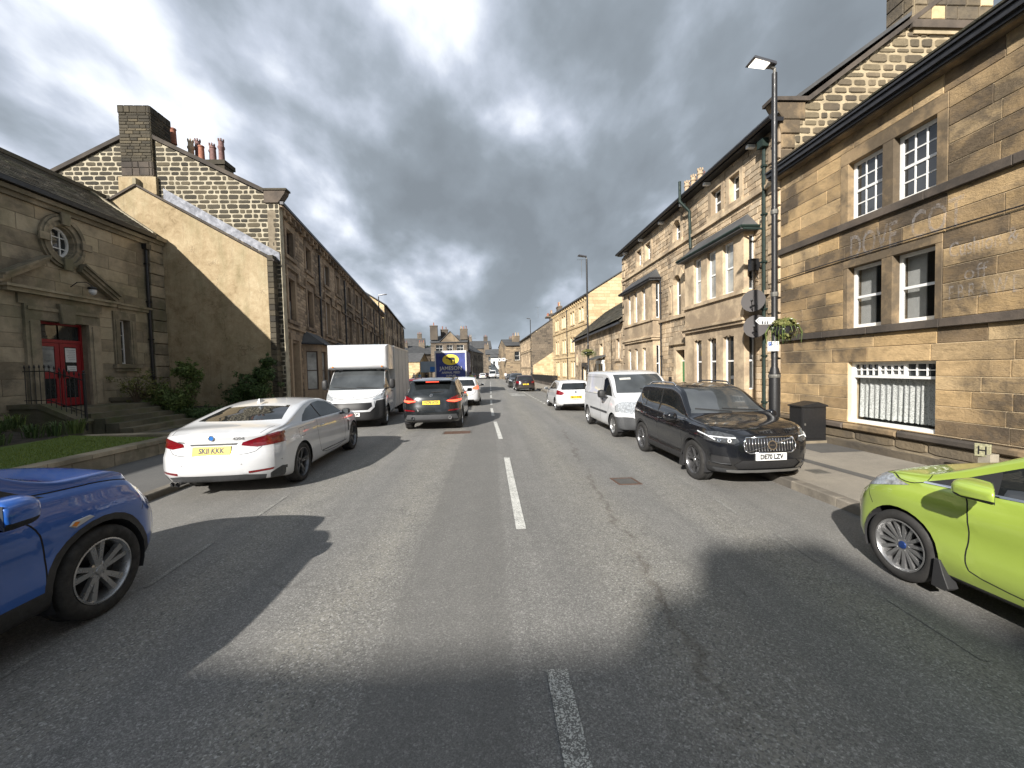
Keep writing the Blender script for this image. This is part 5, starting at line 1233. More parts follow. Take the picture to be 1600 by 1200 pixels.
while z < 8.0:
    for (a, b) in ((0.0, .36), (12.45, 12.88)):
        m = MB(); e = .10 if k % 2 == 0 else -.02; a_, b_ = (a, b + e) if a < 1 else (a - e, b)
        m.prism(f2_, [(a_, z + .02), (b_, z + .02), (b_, z + .385), (a_, z + .385)], -.3, .05, .025); m.build('quoin_stone', S_R2D, r2)
    z += .405; k += 1
for z_ in (6.60, 3.72):
    m = MB()
    for (a, b) in ([(0, 12.88)] if z_ > 5 else [(.4, bays[0][0] - .02), (bays[0][1] + .02, bays[1][0] - .02)]): m.box(f2_, a, b, .02, .10, z_, z_ + .12)
    m.build('string_course', S_R2D, r2)
def surround(par, fr, a, b, c, d, mt, e=.2, head=.3, s=.14):
    m = MB(); m.box(fr, a - e, a + .005, -.3, .035, c, d - .005); m.box(fr, b - .005, b + e, -.3, .035, c, d - .005); m.box(fr, a - e, b + e, -.3, .035, d - .005, d + head); m.box(fr, a - e, b + e, -.3, .08, c - s, c - .002); return m.build('window_surround', mt, par)
for i, (a, b, c, d) in enumerate(tops):
    surround(r2, f2_, a, b, c, d, S_R2D, .17, .26)
    sash(r2, f2_, a, b, c, d, WPAINT, WGLASS, 2, 2, True, dep=.14, fw_=.05, bar=.02)
def arched(a, b, c, d, head=.32):
    u = (a + b) / 2; r = (b - a) / 2; zs = d - r
    m = MB()
    m.box(f2_, a - .2, a + .005, -.3, .03, c, zs); m.box(f2_, b - .005, b + .2, -.3, .03, c, zs); m.box(f2_, a - .2, b + .2, -.3, .08, c - .14, c - .002)
    n = 10
    for i in range(n):
        t0, t1 = math.pi * i / n, math.pi * (i + 1) / n
        ps = [(u + r * math.cos(t0), zs + r * math.sin(t0)), (u + (r + head) * math.cos(t0), zs + (r + head) * math.sin(t0)), (u + (r + head) * math.cos(t1), zs + (r + head) * math.sin(t1)), (u + r * math.cos(t1), zs + r * math.sin(t1))]
        m.prism(f2_, ps, -.3, .04 if i % 2 else .05)
    sp = [(a - .003, zs), (a - .003, d + .003)] 
    m.build('arched_surround', S_R2D, r2)
    # spandrels close the square opening above the arch
    m = MB()
    for s in (-1, 1):
        pl = [(u + s * r, zs)] + [(u + s * r * math.cos(t), zs + r * math.sin(t)) for t in [math.pi / 2 * i / 6 for i in range(1, 7)]] + [(u + s * r, zs + r)]
        m.prism(f2_, pl, -.3, 0.0)
    m.build('spandrel', S_R2D, r2)
    sash(r2, f2_, a, b, c, d, WPAINT, WGLASS, 2, 2, True, dep=.16, fw_=.05, bar=.02)
arched(*arc1); arched(*arc2)
for s in (-.62, .62):
    u = (arc2[0] + arc2[1]) / 2 + s
    m = MB(); m.prism(f2_, [(u - .12, 4.0), (u + .12, 4.0), (u + .12, 4.8), (u + s * .1, 5.15), (u - .12, 4.8)], .02, .06); m.build('pilaster_panel', S_R2D, r2)
# door
a, b, c, d = drr
surround(r2, f2_, a, b, 0.1, d, S_R2D, .2, .2, .1)
m = MB(); m.prism(f2_, [(a - .5, 2.62), (b + .5, 2.62), (b + .5, 2.76), (b + .15, 2.9), (b - .1, 3.15), (a + .1, 3.15), (a - .15, 2.9), (a - .5, 2.76)], .02, .13, .03); m.build('door_hood', S_R2D, r2)
m = MB(); m.box(f2_, a, b, -.30, -.25, .12, 1.95); dd = m.build('green_door', GREENDOOR, r2)
for i in range(2):
    for j in range(3): m = MB(); x0 = a + .08 + i * .34; m.box(f2_, x0, x0 + .28, -.25, -.235, .22 + j * .58, .70 + j * .58); m.build('door_panel', GREENDOOR, dd)
m = MB(); m.box(f2_, a, b, -.31, -.29, 1.99, 2.42); m.build('fanlight', WGLASS, dd); m = MB(); m.box(f2_, a, b, -.30, -.24, 1.95, 1.99); m.build('transom', WPAINT, dd)
m = MB(); m.box(f2_, b + .42, b + .62, .02, .07, .95, 1.3); m.box(f2_, a - .36, a - .24, .035, .07, 1.1, 1.35); m.build('letter_box', IRON, r2)
# bays
def bay(u0, u1, wins, side_u):
    P = .35
    by = MB()
    def wz(z): return z
    for (lo, hi, c, d) in ((-.1, 2.98, 1.05, 2.74), (3.22, 5.72, 3.98, 5.56)):
        # piers and mullions on the front
        edges = [u0] + [q for w in wins for q in w] + [u1]
        for i in range(0, len(edges), 2): by.box(f2_, edges[i], edges[i + 1], P - .16, P, c, d)
        by.box(f2_, u0, u1, P - .16, P, lo, c); by.box(f2_, u0, u1, P - .16, P, d, hi)
        for (ua, ub) in ((u0, u0 + .16), (u1 - .16, u1)):   # returns
            by.box(f2_, ua, ub, 0, P - .16, lo, c); by.box(f2_, ua, ub, 0, P - .16, d, hi); by.box(f2_, ua, ub, 0, .03, c, d)
    bb = by.build('bay', S_R2D, r2)
    m = MB(); m.box(f2_, u0 - .08, u1 + .08, 0, P + .09, 2.98, 3.08); m.box(f2_, u0 - .13, u1 + .13, 0, P + .15, 3.08, 3.16); m.box(f2_, u0 - .05, u1 + .05, 0, P + .05, 3.16, 3.22); m.build('bay_cornice', S_R2D, bb)
    m = MB(); m.box(f2_, u0 - .05, u1 + .05, P + .001, P + .07, 3.86, 3.97); m.box(f2_, u0 - .05, u0 + .0, 0, P, 3.86, 3.97); m.build('bay_sill', S_R2D, bb)
    for w in wins:
        sash(bb, f2_, w[0], w[1], 3.98, 5.56, WPAINT, WGLASS2, dep=-P + .10, fw_=.055); x = sash(bb, f2_, w[0], w[1], 1.05, 2.74, WPAINT, WGLASS, dep=-P + .10, fw_=.055)
        mm = (w[0] + w[1]) / 2
        q = MB(); q.prism(f2_, [(w[0], 2.74), (w[0], 2.66), (w[0] + .1, 2.66), (mm - .06, 2.70), (mm, 2.64), (mm + .06, 2.70), (w[1] - .1, 2.66), (w[1], 2.66), (w[1], 2.74)][::-1], P - .08, P + .002); q.build('shaped_head', S_R2D, bb)
    # window in the return that faces the camera
    fs_ = frame((7.8 - 0, YC + u0, 0), (-1, 0, 0), (0, -1, 0))
    for (c, d) in ((3.98, 5.56), (1.05, 2.74)): sash(bb, fs_, .04, .20, c, d, WPAINT, WGLASS, dep=.03, fw_=.03)
    r = MB(); e = .22; A, B_, C, D = f2_(u0 - e, 0, 5.72), f2_(u0 - e, P + e, 5.72), f2_(u1 + e, P + e, 5.72), f2_(u1 + e, 0, 5.72); E_, G = f2_(u0 + .35, 0, 6.28), f2_(u1 - .35, 0, 6.28)
    A2, B2, C2, D2 = [(*q[:2], q[2] - .08) for q in (A, B_, C, D)]
    r.add([A, B_, C, D, E_, G, A2, B2, C2, D2], [(0, 1, 4), (1, 2, 5, 4), (2, 3, 5), (6, 7, 8, 9), (0, 1, 7, 6), (1, 2, 8, 7), (2, 3, 9, 8)]); r.build('bay_roof', SLATE_B, bb)
    m = MB(); m.tube([A, B_], .045, 6); m.tube([B_, C], .045, 6); m.tube([C, D], .045, 6); m.build('bay_gutter', DKGREEN if u0 < 3 else GUT, bb)
bay(bays[0][0], bays[0][1], [(B(12.15), B(12.73)), (B(13.13), B(13.66)), (B(14.06), B(14.58))], 0)
bay(bays[1][0], bays[1][1], [(B(19.22), B(19.66)), (B(20.3), B(20.72)), (B(21.25), B(21.7))], 0)
# eaves
m = MB(); m.box(f2_, -.1, 12.95, 0, .28, 8.10, 8.2); m.build('eaves_board', GUT, r2); m = MB(); m.tube([f2_(-.1, .34, 8.2), f2_(12.95, .34, 8.2)], .07, 8); m.build('gutter', GUT, r2)
m = MB()
for u in (1.0, 3.4, 5.2, 7.2, 9.6, 12.0): m.box(f2_, u, u + .12, .02, .24, 8.0, 8.09)
m.build('gutter_brackets', WPAINT, r2)
pipe(r2, f2_, B(11.16), -.1, 7.75, .045, .08, DKGREEN, clips=6); m = MB(); m.tube([f2_(B(11.16), .08, 5.55), f2_(B(11.3), .3, 5.6), f2_(B(11.45), .5, 5.66)], .03, 6); m.build('bay_downpipe', DKGREEN, r2)
m = MB(); m.tube([f2_(B(15.45), .42, 8.75), f2_(B(15.45), .42, 8.0), f2_(B(15.35), .10, 7.6), f2_(B(15.3), .10, 6.2)], .055, 8); m.build('vent_pipe', DKGREEN, r2)
pipe(r2, f2_, B(18.15), -.1, 5.6, .035, .06, GUT, clips=4, hop=False)
m = MB(); m.hexa([f2_(-.02, .3, 8.2), f2_(12.9, .3, 8.2), f2_(12.9, -4.5, 11.55), f2_(-.02, -4.5, 11.55), f2_(-.02, .3, 8.3), f2_(12.9, .3, 8.3), f2_(12.9, -4.5, 11.65), f2_(-.02, -4.5, 11.65)])
m.hexa([f2_(-.02, -9.3, 8.2), f2_(12.9, -9.3, 8.2), f2_(12.9, -4.5, 11.55), f2_(-.02, -4.5, 11.55), f2_(-.02, -9.3, 8.3), f2_(12.9, -9.3, 8.3), f2_(12.9, -4.5, 11.65), f2_(-.02, -4.5, 11.65)]); m.build('roof', SLATE_B, r2)
m = MB(); m.prism(frame((7.8, YC + 12.88, 0), (1, 0, 0), (0, 1, 0)), [(.05, -.1), (.05, 8.1), (4.5, 11.4), (9, 8.1), (9, -.1)], -.3, 0); m.box(f2_, 0, 12.8, -9.2, -9, -.1, 8.1); m.build('end_wall', S_R2, r2)
fgr = frame((0, YC + .01, 0), (1, 0, 0), (0, -1, 0))
stonewall(r2, fgr, [(7.83, 5.5), (16.8, 5.5), (16.8, 7.9), (12.3, 11.35), (8.5, 8.62), (7.83, 8.13)], [(7.83, 8.17, 5.5, 7.8)], (.15, .28), (.18, .58), S_RUBG, MORT_C, proud=.022, gap=.026, bev=.02, thick=.3,
          limit=260, jitter=.008, seed=53, rough=.17, minpx=9, wallname='gable_wall')
z = 5.5; k = 0
while z < 7.7:
    m = MB(); b_ = 8.17 if k % 2 else 8.30; m.prism(fgr, [(7.80, z + .015), (b_, z + .015), (b_, z + .37), (7.80, z + .37)], -.2, .045, .02); m.build('quoin_stone', S_R1S, r2); z += .385; k += 1
m = MB(); m.prism(fgr, [(8.45, 8.18), (7.86, 8.18), (7.62, 8.50), (7.55, 8.62), (8.45, 8.62)], -.25, .05, .02); m.build('kneeler', S_R1S, r2)
m = MB(); m.prism(fgr, [(7.80, 7.82), (8.30, 7.82), (8.30, 8.17), (7.72, 8.17)], -.25, .05, .02); m.build('kneeler_corbel', S_R1S, r2)
m = MB(); m.prism(fgr, [(7.50, 8.63), (8.52, 8.63), (12.3, 11.36), (12.3, 11.50), (8.48, 8.74), (7.50, 8.72)], -.3, .10); m.build('verge_coping', S_R1D, r2)
chb = MB(); chb.box(fgr, 11.4, 13.6, -.7, .06, 10.4, 12.9); chm2 = chb.build('chimney', MORT_C, r2)
z = 10.75; rs = random.Random(9)
while z < 12.8:
    h = .36
    u = 11.4
    while u < 13.55:
        l = min(rs.uniform(.34, .62), 13.6 - u); m = MB(); m.prism(fgr, [(u + .01, z + .01), (u + l - .01, z + .01), (u + l - .01, z + h - .01), (u + .01, z + h - .01)], .05, .09, .015); m.build('stone', S_RUB if rs.random() < .85 else S_GOLD, chm2); u += l
    w = -.7
    while w < .05:
        l = min(.5, .06 - w); m = MB(); m.prism(lambda p, q, zz: fgr(11.4 - q, p, zz), [(w + .01, z + .01), (w + l - .01, z + .01), (w + l - .01, z + h - .01), (w + .01, z + h - .01)], -.01, .03, .015); m.build('stone', S_RUB, chm2); w += l
    z += h
m = MB(); m.prism(fgr, [(11.3, 10.52), (13.72, 10.52), (13.72, 10.64), (13.6, 10.72), (11.4, 10.72), (11.3, 10.64)], -.2, .12); m.build('chimney_ledge', S_R1D, chm2)
cp = chimney(r2, (9.5, 18.5), .3, .95, 8.6, 9.75, S_RUB, 0)
for i in range(6): m = MB(); pot(m, (9.4 + (i % 2) * .25, 17.75 + i * .3, 9.75), .12, .5, 'crown'); m.build('chimney_pot', CLAYB if i % 2 == 0 else CLAYD, cp, sharp=40)
cp = chimney(r2, (8.6, 23.2), .35, .3, 8.0, 8.85, S_R1D, 0)
# satellite dishes
def dish(y, z, label, x=7.38):
    t = thing('satellite_dish', label, 'satellite dish', (x, y, z)); c = Vector((x, y, z)); n = Vector((-.62, -.72, .32)).normalized()
    a = n.cross(Vector((0, 0, 1))).normalized(); b = n.cross(a) * -1
    m = MB(); rings = [(0, .05), (.12, .043), (.2, .028), (.27, .006), (.30, 0)]; N = 24
    vs = []
    for s_ in (0, -.012):
        for r_, dp in rings:
            for k in range(N): q = c + a * r_ * math.cos(k * 2 * math.pi / N) + b * r_ * 1.12 * math.sin(k * 2 * math.pi / N) - n * (dp - s_); vs.append(q)
    fs = []
    for s_ in range(2):
        o = s_ * N * len(rings)
        for i in range(len(rings) - 1):
            for k in range(N): fs.append((o + i * N + k, o + i * N + (k + 1) % N, o + (i + 1) * N + (k + 1) % N, o + (i + 1) * N + k))
    m.add(vs, fs); m.build('reflector', plain('dish_grey', (.085, .08, .079), .85, .0, spec=.15), t, True)
    m = MB(); e = c + n * .28 - b * .12; m.tube([c - b * .32, e - b * .04], .012, 6); m.tube([c - b * .15, Vector((7.78, y + .12, z - .1))], .022, 6); m.build('arm', IRON, t)
    m = MB(); m.tube([e - n * .05, e + n * .05], .03, 8); m.build('receiver', IRON, t)
dish(11.12, 3.56, 'grey satellite dish beside the near bay, the upper of two'); dish(11.02, 2.84, 'grey satellite dish beside the near bay, the lower of two, below its twin')
t = thing('wall_lantern', 'small black box lantern on the wall between bay and green pipe', 'lantern', (7.6, 11.42, 4.6)); m = MB(); m.box(f2_, B(11.34), B(11.5), .1, .32, 4.45, 4.78); m.build('housing', IRON, t); m = MB(); m.box(f2_, B(11.40), B(11.44), 0, .1, 4.55, 4.7); m.tube([f2_(B(11.42), .2, 4.45), f2_(B(11.42), .06, 4.2)], .012, 5); m.build('bracket', IRON, t)

# ================================================================ street furniture
def lamppost(x, y, z0, h, label, lit=False, hx=-1, thick=1.55, basket=False, group='black street lamp columns', out=.47):
    t = thing('street_lamp', label, 'street lamp', (x, y, z0), group)
    m = MB(); m.lathe((x, y, z0), [(.095, 0), (.095, thick + .1), (.075, thick + .2), (.055, thick + .26), (.052, 3.5), (.045, h)], 14); m.build('column', IRON, t, sharp=40)
    m = MB(); m.lathe((x, y, z0 + thick + .05), [(.1, 0), (.105, .03), (.1, .06)], 14); m.build('collar', STEEL, t)
    for zz in (3.1, 4.6): m = MB(); m.lathe((x, y, z0 + zz), [(.062, 0), (.066, .05), (.062, .08)], 12); m.build('band', STEEL, t)
    m = MB(); e = hx
    m.tube([(x, y, z0 + h), (x, y, z0 + h + .08), (x + e * .08, y, z0 + h + .12)], .028, 8); m.build('spigot', STEEL, t)
    m = MB(); zt = z0 + h + .12
    P = [(x + e * .0, y - .07, zt), (x + e * out, y - .13, zt + .07), (x + e * out, y + .13, zt + .07), (x, y + .07, zt), (x + e * .0, y - .06, zt + .055), (x + e * (out - .04), y - .10, zt + .125), (x + e * (out - .04), y + .10, zt + .125), (x, y + .06, zt + .055)]
    m.hexa(P); hd = m.build('lamp_head', plain('lamp_grey', (.10, .10, .11), .4, .5), t)
    m = MB(); m.hexa([(x + e * .14, y - .075, zt + .002), (x + e * (out - .05), y - .105, zt + .053), (x + e * (out - .05), y + .105, zt + .053), (x + e * .14, y + .075, zt + .002), (x + e * .14, y - .07, zt + .02), (x + e * (out - .05), y - .1, zt + .07), (x + e * (out - .05), y + .1, zt + .07), (x + e * .14, y + .07, zt + .02)])
    m.build('lens', LENS_ON if lit else STEEL, hd)
    return t
LENS_ON = plain('lit_lens', (1.0, .93, .8), .3, emit=1.6)
lp = lamppost(5.3, 7.37, -.05, 7.12, 'tall black street lamp with a lit head, before the join of the near right buildings', True)
lamppost(5.3, 21.8, -.12, 7.65, 'black street lamp with hanging basket by the white hatchback', group='black street lamp columns')
lamppost(5.3, 52.2, -.4, 8.3, 'distant black street lamp before the dark rubble gable', group='black street lamp columns')
lamppost(-9.9, 38.0, 0, 8.6, 'black street lamp above the white box van on the left', hx=1, out=.75)
lamppost(-4.0, 96.0, -.7, 9.5, 'far tall street lamp right of the corner building with dormer', hx=1, out=.9)
def basket(x, y, z, label, r=.20, lf=1400, gold=True):
    t = thing('hanging_basket', label, 'flower basket', (x, y, z), 'flower baskets on lamp columns'); rg = random.Random(5)
    m = MB(); m.lathe((x, y, z - .22), [(.06, 0), (.17, .06), (r, .18), (r + .01, .2)], 14); m.build('basket_bowl', IRON, t)
    m = MB(); leafball(m, (x, y, z + .02), (r * 1.25, r * 1.25, .15), lf, .035, rg); leafball(m, (x, y, z - .15), (r * 1.15, r * 1.15, .16), lf // 3, .03, rg); m.build('foliage', LEAF_Y, t)
    m = MB()
    for i in range(46): a = rg.uniform(0, 6.28); q = Vector((x + math.cos(a) * r * 1.15, y + math.sin(a) * r * 1.15, z)); m.tube([q, q + Vector((math.cos(a) * .06, math.sin(a) * .06, -.12)), q + Vector((math.cos(a) * .04, math.sin(a) * .04, -.28 * rg.random() - .08))], .004, 3)
    m.build('trailing_stem', LEAF_M, t)
    m = MB()
    for i in range(12): a = rg.uniform(0, 6.28); m.lathe((x + math.cos(a) * r * 1.2, y + math.sin(a) * r * 1.2, z + rg.uniform(-.1, .12)), [(.004, -.012), (.022, 0), (.004, .01)], 7)
    m.build('flower', PETALW, t)
basket(5.42, 7.30, 2.50, 'leafy flower basket fixed round the near tall lamp column'); basket(5.3, 21.75, 2.62, 'small flower basket on the lamp column by the white hatchback', .3, 700)
# finger sign and parking plate
SIGNW = plain('white_sign_face', (.72, .73, .72), .35); SIGNB = plain('blue_sign_print', (.02, .08, .35), .4); BLK = plain('black_print', (.012, .012, .014), .5)
sg = thing('finger_sign', 'white pointed finger sign with walking figures, fixed above the flower basket', 'sign', (5.05, 7.4, 2.6)); fsn = frame((5.26, 7.30, 2.60), (-1, 0, 0), (0, -1, 0))
m = MB(); m.prism(fsn, [(0.0, -.065), (.30, -.065), (.37, 0), (.30, .065), (0.0, .065)][::1], -.012, 0); m.build('sign_plate', SIGNW, sg)
m = MB(); m.prism(fsn, [(0.28, -.045), (.295, -.045), (.345, 0), (.295, .045), (.28, .045), (.33, 0)], .0005, .002)
for i in range(3): u = .24 - i * .05; m.prism(fsn, ellipse(u, -.002, .009, .009, 8), .0005, .002); m.prism(fsn, [(u - .014, -.058), (u + .014, -.058), (u + .01, -.013), (u - .01, -.013)], .0005, .002)
m.build('figures', BLK, sg); glyph('Public Toilets', .032, sg, BLK, lambda a, b, c: fsn(.15 - a, .002, .042 + b), 'lettering')
pg = thing('parking_sign', 'small white parking restriction plate on the near lamp column', 'sign', (5.2, 7.3, 2.1)); fpn = frame((5.30, 7.28, 2.13), (-1, 0, 0), (0, -1, 0))
m = MB(); m.prism(fpn, [(-.02, -.09), (.19, -.09), (.19, .09), (-.02, .09)], -.012, 0); m.build('sign_plate', SIGNW, pg)
m = MB(); m.prism(fpn, [(.125, .01), (.18, .01), (.18, .08), (.125, .08)], .0005, .002); m.build('blue_square', SIGNB, pg)
glyph('P', .06, pg, SIGNW, lambda a, b, c: fpn(.153 - a, .0028, .045 + b), 'lettering')
for i, tx in enumerate(('Mon - Sat', '8am - 6pm', '1 hour', 'No return', 'within 1 hour')): glyph(tx, .028, pg, BLK, lambda a, b, c, i=i: fpn((.05 if i < 2 else .085) - a, .002, .062 - i * .034 + b), 'lettering')
# cabinet
cb_ = thing('utility_cabinet', 'black steel utility cabinet with a peaked lid against the ashlar wall', 'cabinet', (7.4, 8.9, -.05)); fc = frame((7.08, 8.95, -.05), (1, 0, 0), (0, -1, 0))
m = MB(); m.box(fc, 0, .58, -.38, 0, .06, .84); bd = m.build('body', IRON, cb_)
m = MB(); m.box(fc, -.02, .60, -.39, .02, 0, .06); m.build('base', MORT_D, cb_)
m = MB(); A = [(-.03, .84), (.61, .84), (.61, .87), (.38, .95), (-.03, .87)]; m.prism(fc, A, -.41, .03); m.build('lid', IRON, cb_)
for (a, b) in ((.03, .55),): m = MB(); m.prism(fc, [(a, .12), (b, .12), (b, .80), (a, .80)], .001, .014, .004); m.build('door', IRON, cb_)
m = MB(); m.box(fc, .05, .08, .014, .03, .42, .47); m.build('lock', STEEL, cb_)
# hydrant marker post
hp = thing('hydrant_post', 'short concrete marker post with a yellow H plate by the wall, behind the green car', 'marker post', (7.25, 5.6, -.05))
CONC = plain('old_concrete', (.30, .27, .21), .95, var=.25, vs=8, bump=.5); m = MB(); m.abox((7.32, 5.62, .18), (.14, .15, .46)); m.build('post', CONC, hp)
fhp = frame((7.235, 5.63, .46), (.35, -.94, 0), (-.94, -.35, 0)); m = MB(); m.prism(fhp, [(-.085, -.095), (.085, -.095), (.085, .095), (-.085, .095)], -.03, 0, .006); pl2 = m.build('plate', plain('old_yellow_plate', (.27, .26, .16), .9, var=.6, vs=35), hp)
m = MB(); m.box(fhp, -.045, -.03, .001, .004, -.06, .06); m.box(fhp, .03, .045, .001, .004, -.06, .06); m.box(fhp, -.035, .035, .001, .004, -.01, .01); m.build('letter_h', BLK, hp)
# railings in front of the golden building
rw = thing('iron_fence', 'black iron railings on a low wall before the golden building', 'fence', (6.5, 50, -.3))
zp = lambda y: -.052 - .0075 * max(0, y - 12)
m = MB()
for i in range(14):
    a, b = 42 + i * 2, 44 + i * 2; m.hexa([(6.9, a, zp(a) - .1), (7.05, a, zp(a) - .1), (7.05, b, zp(b) - .1), (6.9, b, zp(b) - .1), (6.9, a, zp(a) + .35), (7.05, a, zp(a) + .35), (7.05, b, zp(b) + .35), (6.9, b, zp(b) + .35)])
m.build('dwarf_wall', S_R1D, rw)
m = MB(); m.tube([(6.97, 42, zp(42) + 1.1), (6.97, 70, zp(70) + 1.1)], .025, 5); m.tube([(6.97, 42, zp(42) + .45), (6.97, 70, zp(70) + .45)], .02, 5); m.build('rail', IRON, rw)
for i in range(150):
    y = 42.1 + i * .186; m = MB(); m.tube([(6.97, y, zp(y) + .3), (6.97, y, zp(y) + (1.45 if i % 8 == 0 else 1.22))], .014, 4, r2=None); m.build('bar', IRON, rw)
# far banner boards, sign
bn = thing('banner_board', 'grey and blue banner board on posts left of the lorry', 'banner', (-12, 80, 2)); fb = frame((-14.0, 84, 0), (1, 0, 0), (0, -1, 0))
m = MB(); m.box(fb, 0, 4.0, -.06, 0, 1.4, 3.6); m.build('board', plain('banner_grey', (.30, .36, .42), .6, var=.12, vs=1.5), bn); m = MB(); m.box(fb, 1.9, 3.9, .005, .02, 1.5, 2.5); m.build('blue_panel', plain('banner_blue', (.03, .17, .5), .5), bn)
m = MB(); m.box(fb, 0.1, .2, -.12, -.061, -.6, 3.6); m.box(fb, 3.8, 3.9, -.12, -.061, -.6, 3.6); m.build('post', IRON, bn)
ps = thing('projecting_sign', 'white double disc sign projecting from the far corner building', 'sign', (3.2, 92, 4)); fq = frame((3.0, 92.5, 3.75), (1, 0, 0), (0, -1, 0))
m = MB(); m.prism(fq, ellipse(-.75, 0, .38, .38, 18), -.08, 0); m.prism(fq, [(-.3, -.3), (.55, -.3), (.55, .4), (-.3, .4)], -.08, 0); m.box(fq, .55, 1.0, -.06, -.02, 0, .06); m.build('sign_face', SIGNW, ps)
m = MB(); m.prism(fq, ellipse(-.75, 0, .2, .2, 14), .002, .01); m.box(fq, -.15, .4, .002, .01, -.1, .1); m.build('sign_print', IRON, ps)

# ================================================================ unseen building behind the camera, walls and chimney shaped to cast the foreground shadow
bk = thing('stone_building', 'unseen stone building behind the camera on the left, shaped for the foreground shadow', 'building', (-14, -22, 0))
fb2 = frame((-7.2, -11.95, 0), (0, -1, 0), (1, 0, 0))
m = MB(); m.box(fb2, 0, 6.9, -12, 0, 0, 8.6); m.box(fb2, 6.901, 22, -12, -.01, 0, 13.2); m.build('walls', S_L2, bk)
m = MB(); m.hexa([fb2(-.1, .2, 8.6), fb2(6.9, .2, 8.6), fb2(6.9, -6, 9.1), fb2(-.1, -6, 9.1), fb2(-.1, .2, 8.7), fb2(6.9, .2, 8.7), fb2(6.9, -6, 9.2), fb2(-.1, -6, 9.2)]); m.build('roof', SLATE_B, bk)
m = MB(); m.box(fb2, 4.5, 6.6, -2.46, -1.16, 8.6, 12.6); m.box(fb2, 5.35, 6.6, -3.36, -2.461, 8.6, 12.6); m.build('chimney', S_GAB, bk)
for i in range(6):
    for z_ in (.8, 3.6, 6.2): sash(bk, fb2, 1.2 + i * 2.4, 2.2 + i * 2.4, z_, z_ + 1.7, dep=-.03)
# ================================================================ vehicles
def carpaint(name, col, metal=0.0, rough=0.28, flake=0.0):
    m, nt, b = newmat(name); L = nt.links.new
    g = nd(nt, 'ShaderNodeNewGeometry'); n = noise(nt, g.outputs['Position'], 2.2, 5, .6)
    r = ramp(nt, [(.3, tuple(c * .93 for c in col)), (.7, tuple(min(1, c * 1.05) for c in col))]); L(n, r.inputs[0])
    sep = nd(nt, 'ShaderNodeSeparateXYZ'); L(g.outputs['Position'], sep.inputs[0])
    dirt = ramp(nt, [(.12, .55), (.45, 0.0)]); dn = mth(nt, 'MULTIPLY_ADD', n, .25, mth(nt, 'SUBTRACT', sep.outputs[2], .05)); L(dn, dirt.inputs[0])
    L(mixc(nt, r.outputs[0], (.16, .145, .12), mth(nt, 'MULTIPLY', dirt.outputs[0], .55)), b.inputs['Base Color'])
    b.inputs['Metallic'].default_value = metal; b.inputs['Roughness'].default_value = rough
    b.inputs['Coat Weight'].default_value = 1.0; b.inputs['Coat Roughness'].default_value = .03
    n2 = noise(nt, g.outputs['Position'], 30, 3, .6); bp = nd(nt, 'ShaderNodeBump'); bp.inputs['Strength'].default_value = .012; L(n2, bp.inputs['Height']); L(bp.outputs[0], b.inputs['Normal'])
    return m
P_WHITE = carpaint('white_car_paint', (.57, .58, .595)); P_BLUE = carpaint('blue_car_paint', (.012, .085, .36), .2, .3)
P_GREEN = carpaint('lime_car_paint', (.33, .44, .07), .15, .3); P_BLACK = carpaint('black_car_paint', (.008, .009, .012), .2, .2)
P_GREY = carpaint('dark_grey_car_paint', (.014, .017, .019), .4, .25); P_RED = carpaint('dark_red_car_paint', (.20, .012, .015), .3, .3)
P_MAROON = carpaint('maroon_black_paint', (.02, .012, .015), .3, .3); P_SILV = carpaint('silver_car_paint', (.35, .37, .39), .6, .3)
TRIM = plain('black_plastic_trim', (.022, .022, .023), .55, var=.2, vs=20, bump=.1); TRIMG = plain('grey_plastic_trim', (.05, .052, .055), .6, var=.15, vs=20)
RUB = plain('tyre_rubber', (.022, .021, .020), .8, var=.3, vs=14, bump=.2, bs=90); SEAM = plain('panel_gap', (.006, .006, .006), .9)
CHROME = plain('chrome', (.75, .75, .76), .12, 1.0); ALLOY = plain('silver_alloy', (.42, .42, .42), .3, .85, var=.1, vs=30); ALLOYM = plain('two_tone_alloy', (.16, .16, .165), .28, .8); ALLOYD = plain('dark_alloy', (.03, .03, .032), .35, .6)
CARGL = glassmat('car_glass', (.012, .014, .015), .02, .9); CARGLG = glassmat('car_glass_grey', (.05, .055, .058), .03, .9)
LENSC = plain('headlamp_lens', (.40, .42, .44), .08, .35, spec=1.0, var=.55, vs=26); LENSD = plain('dark_headlamp_lens', (.10, .105, .11), .06, .5, spec=1.0, var=.6, vs=26)
TAILR = plain('tail_lamp_red', (.15, .004, .008), .08, 0, spec=.8, coat=1.0, var=.35, vs=28); TAILD = plain('tail_lamp_dark', (.06, .004, .006), .1, coat=1.0)
BRAKE = plain('lit_brake_lamp', (1.0, .10, .05), .2, emit=1.3); YPL = plain('yellow_plate', (.83, .58, .03), .35); WPL = plain('white_plate', (.76, .76, .74), .35)
ORNG = plain('amber_lens', (.6, .2, .03), .2); SEATM = plain('car_interior', (.02, .02, .022), .9)

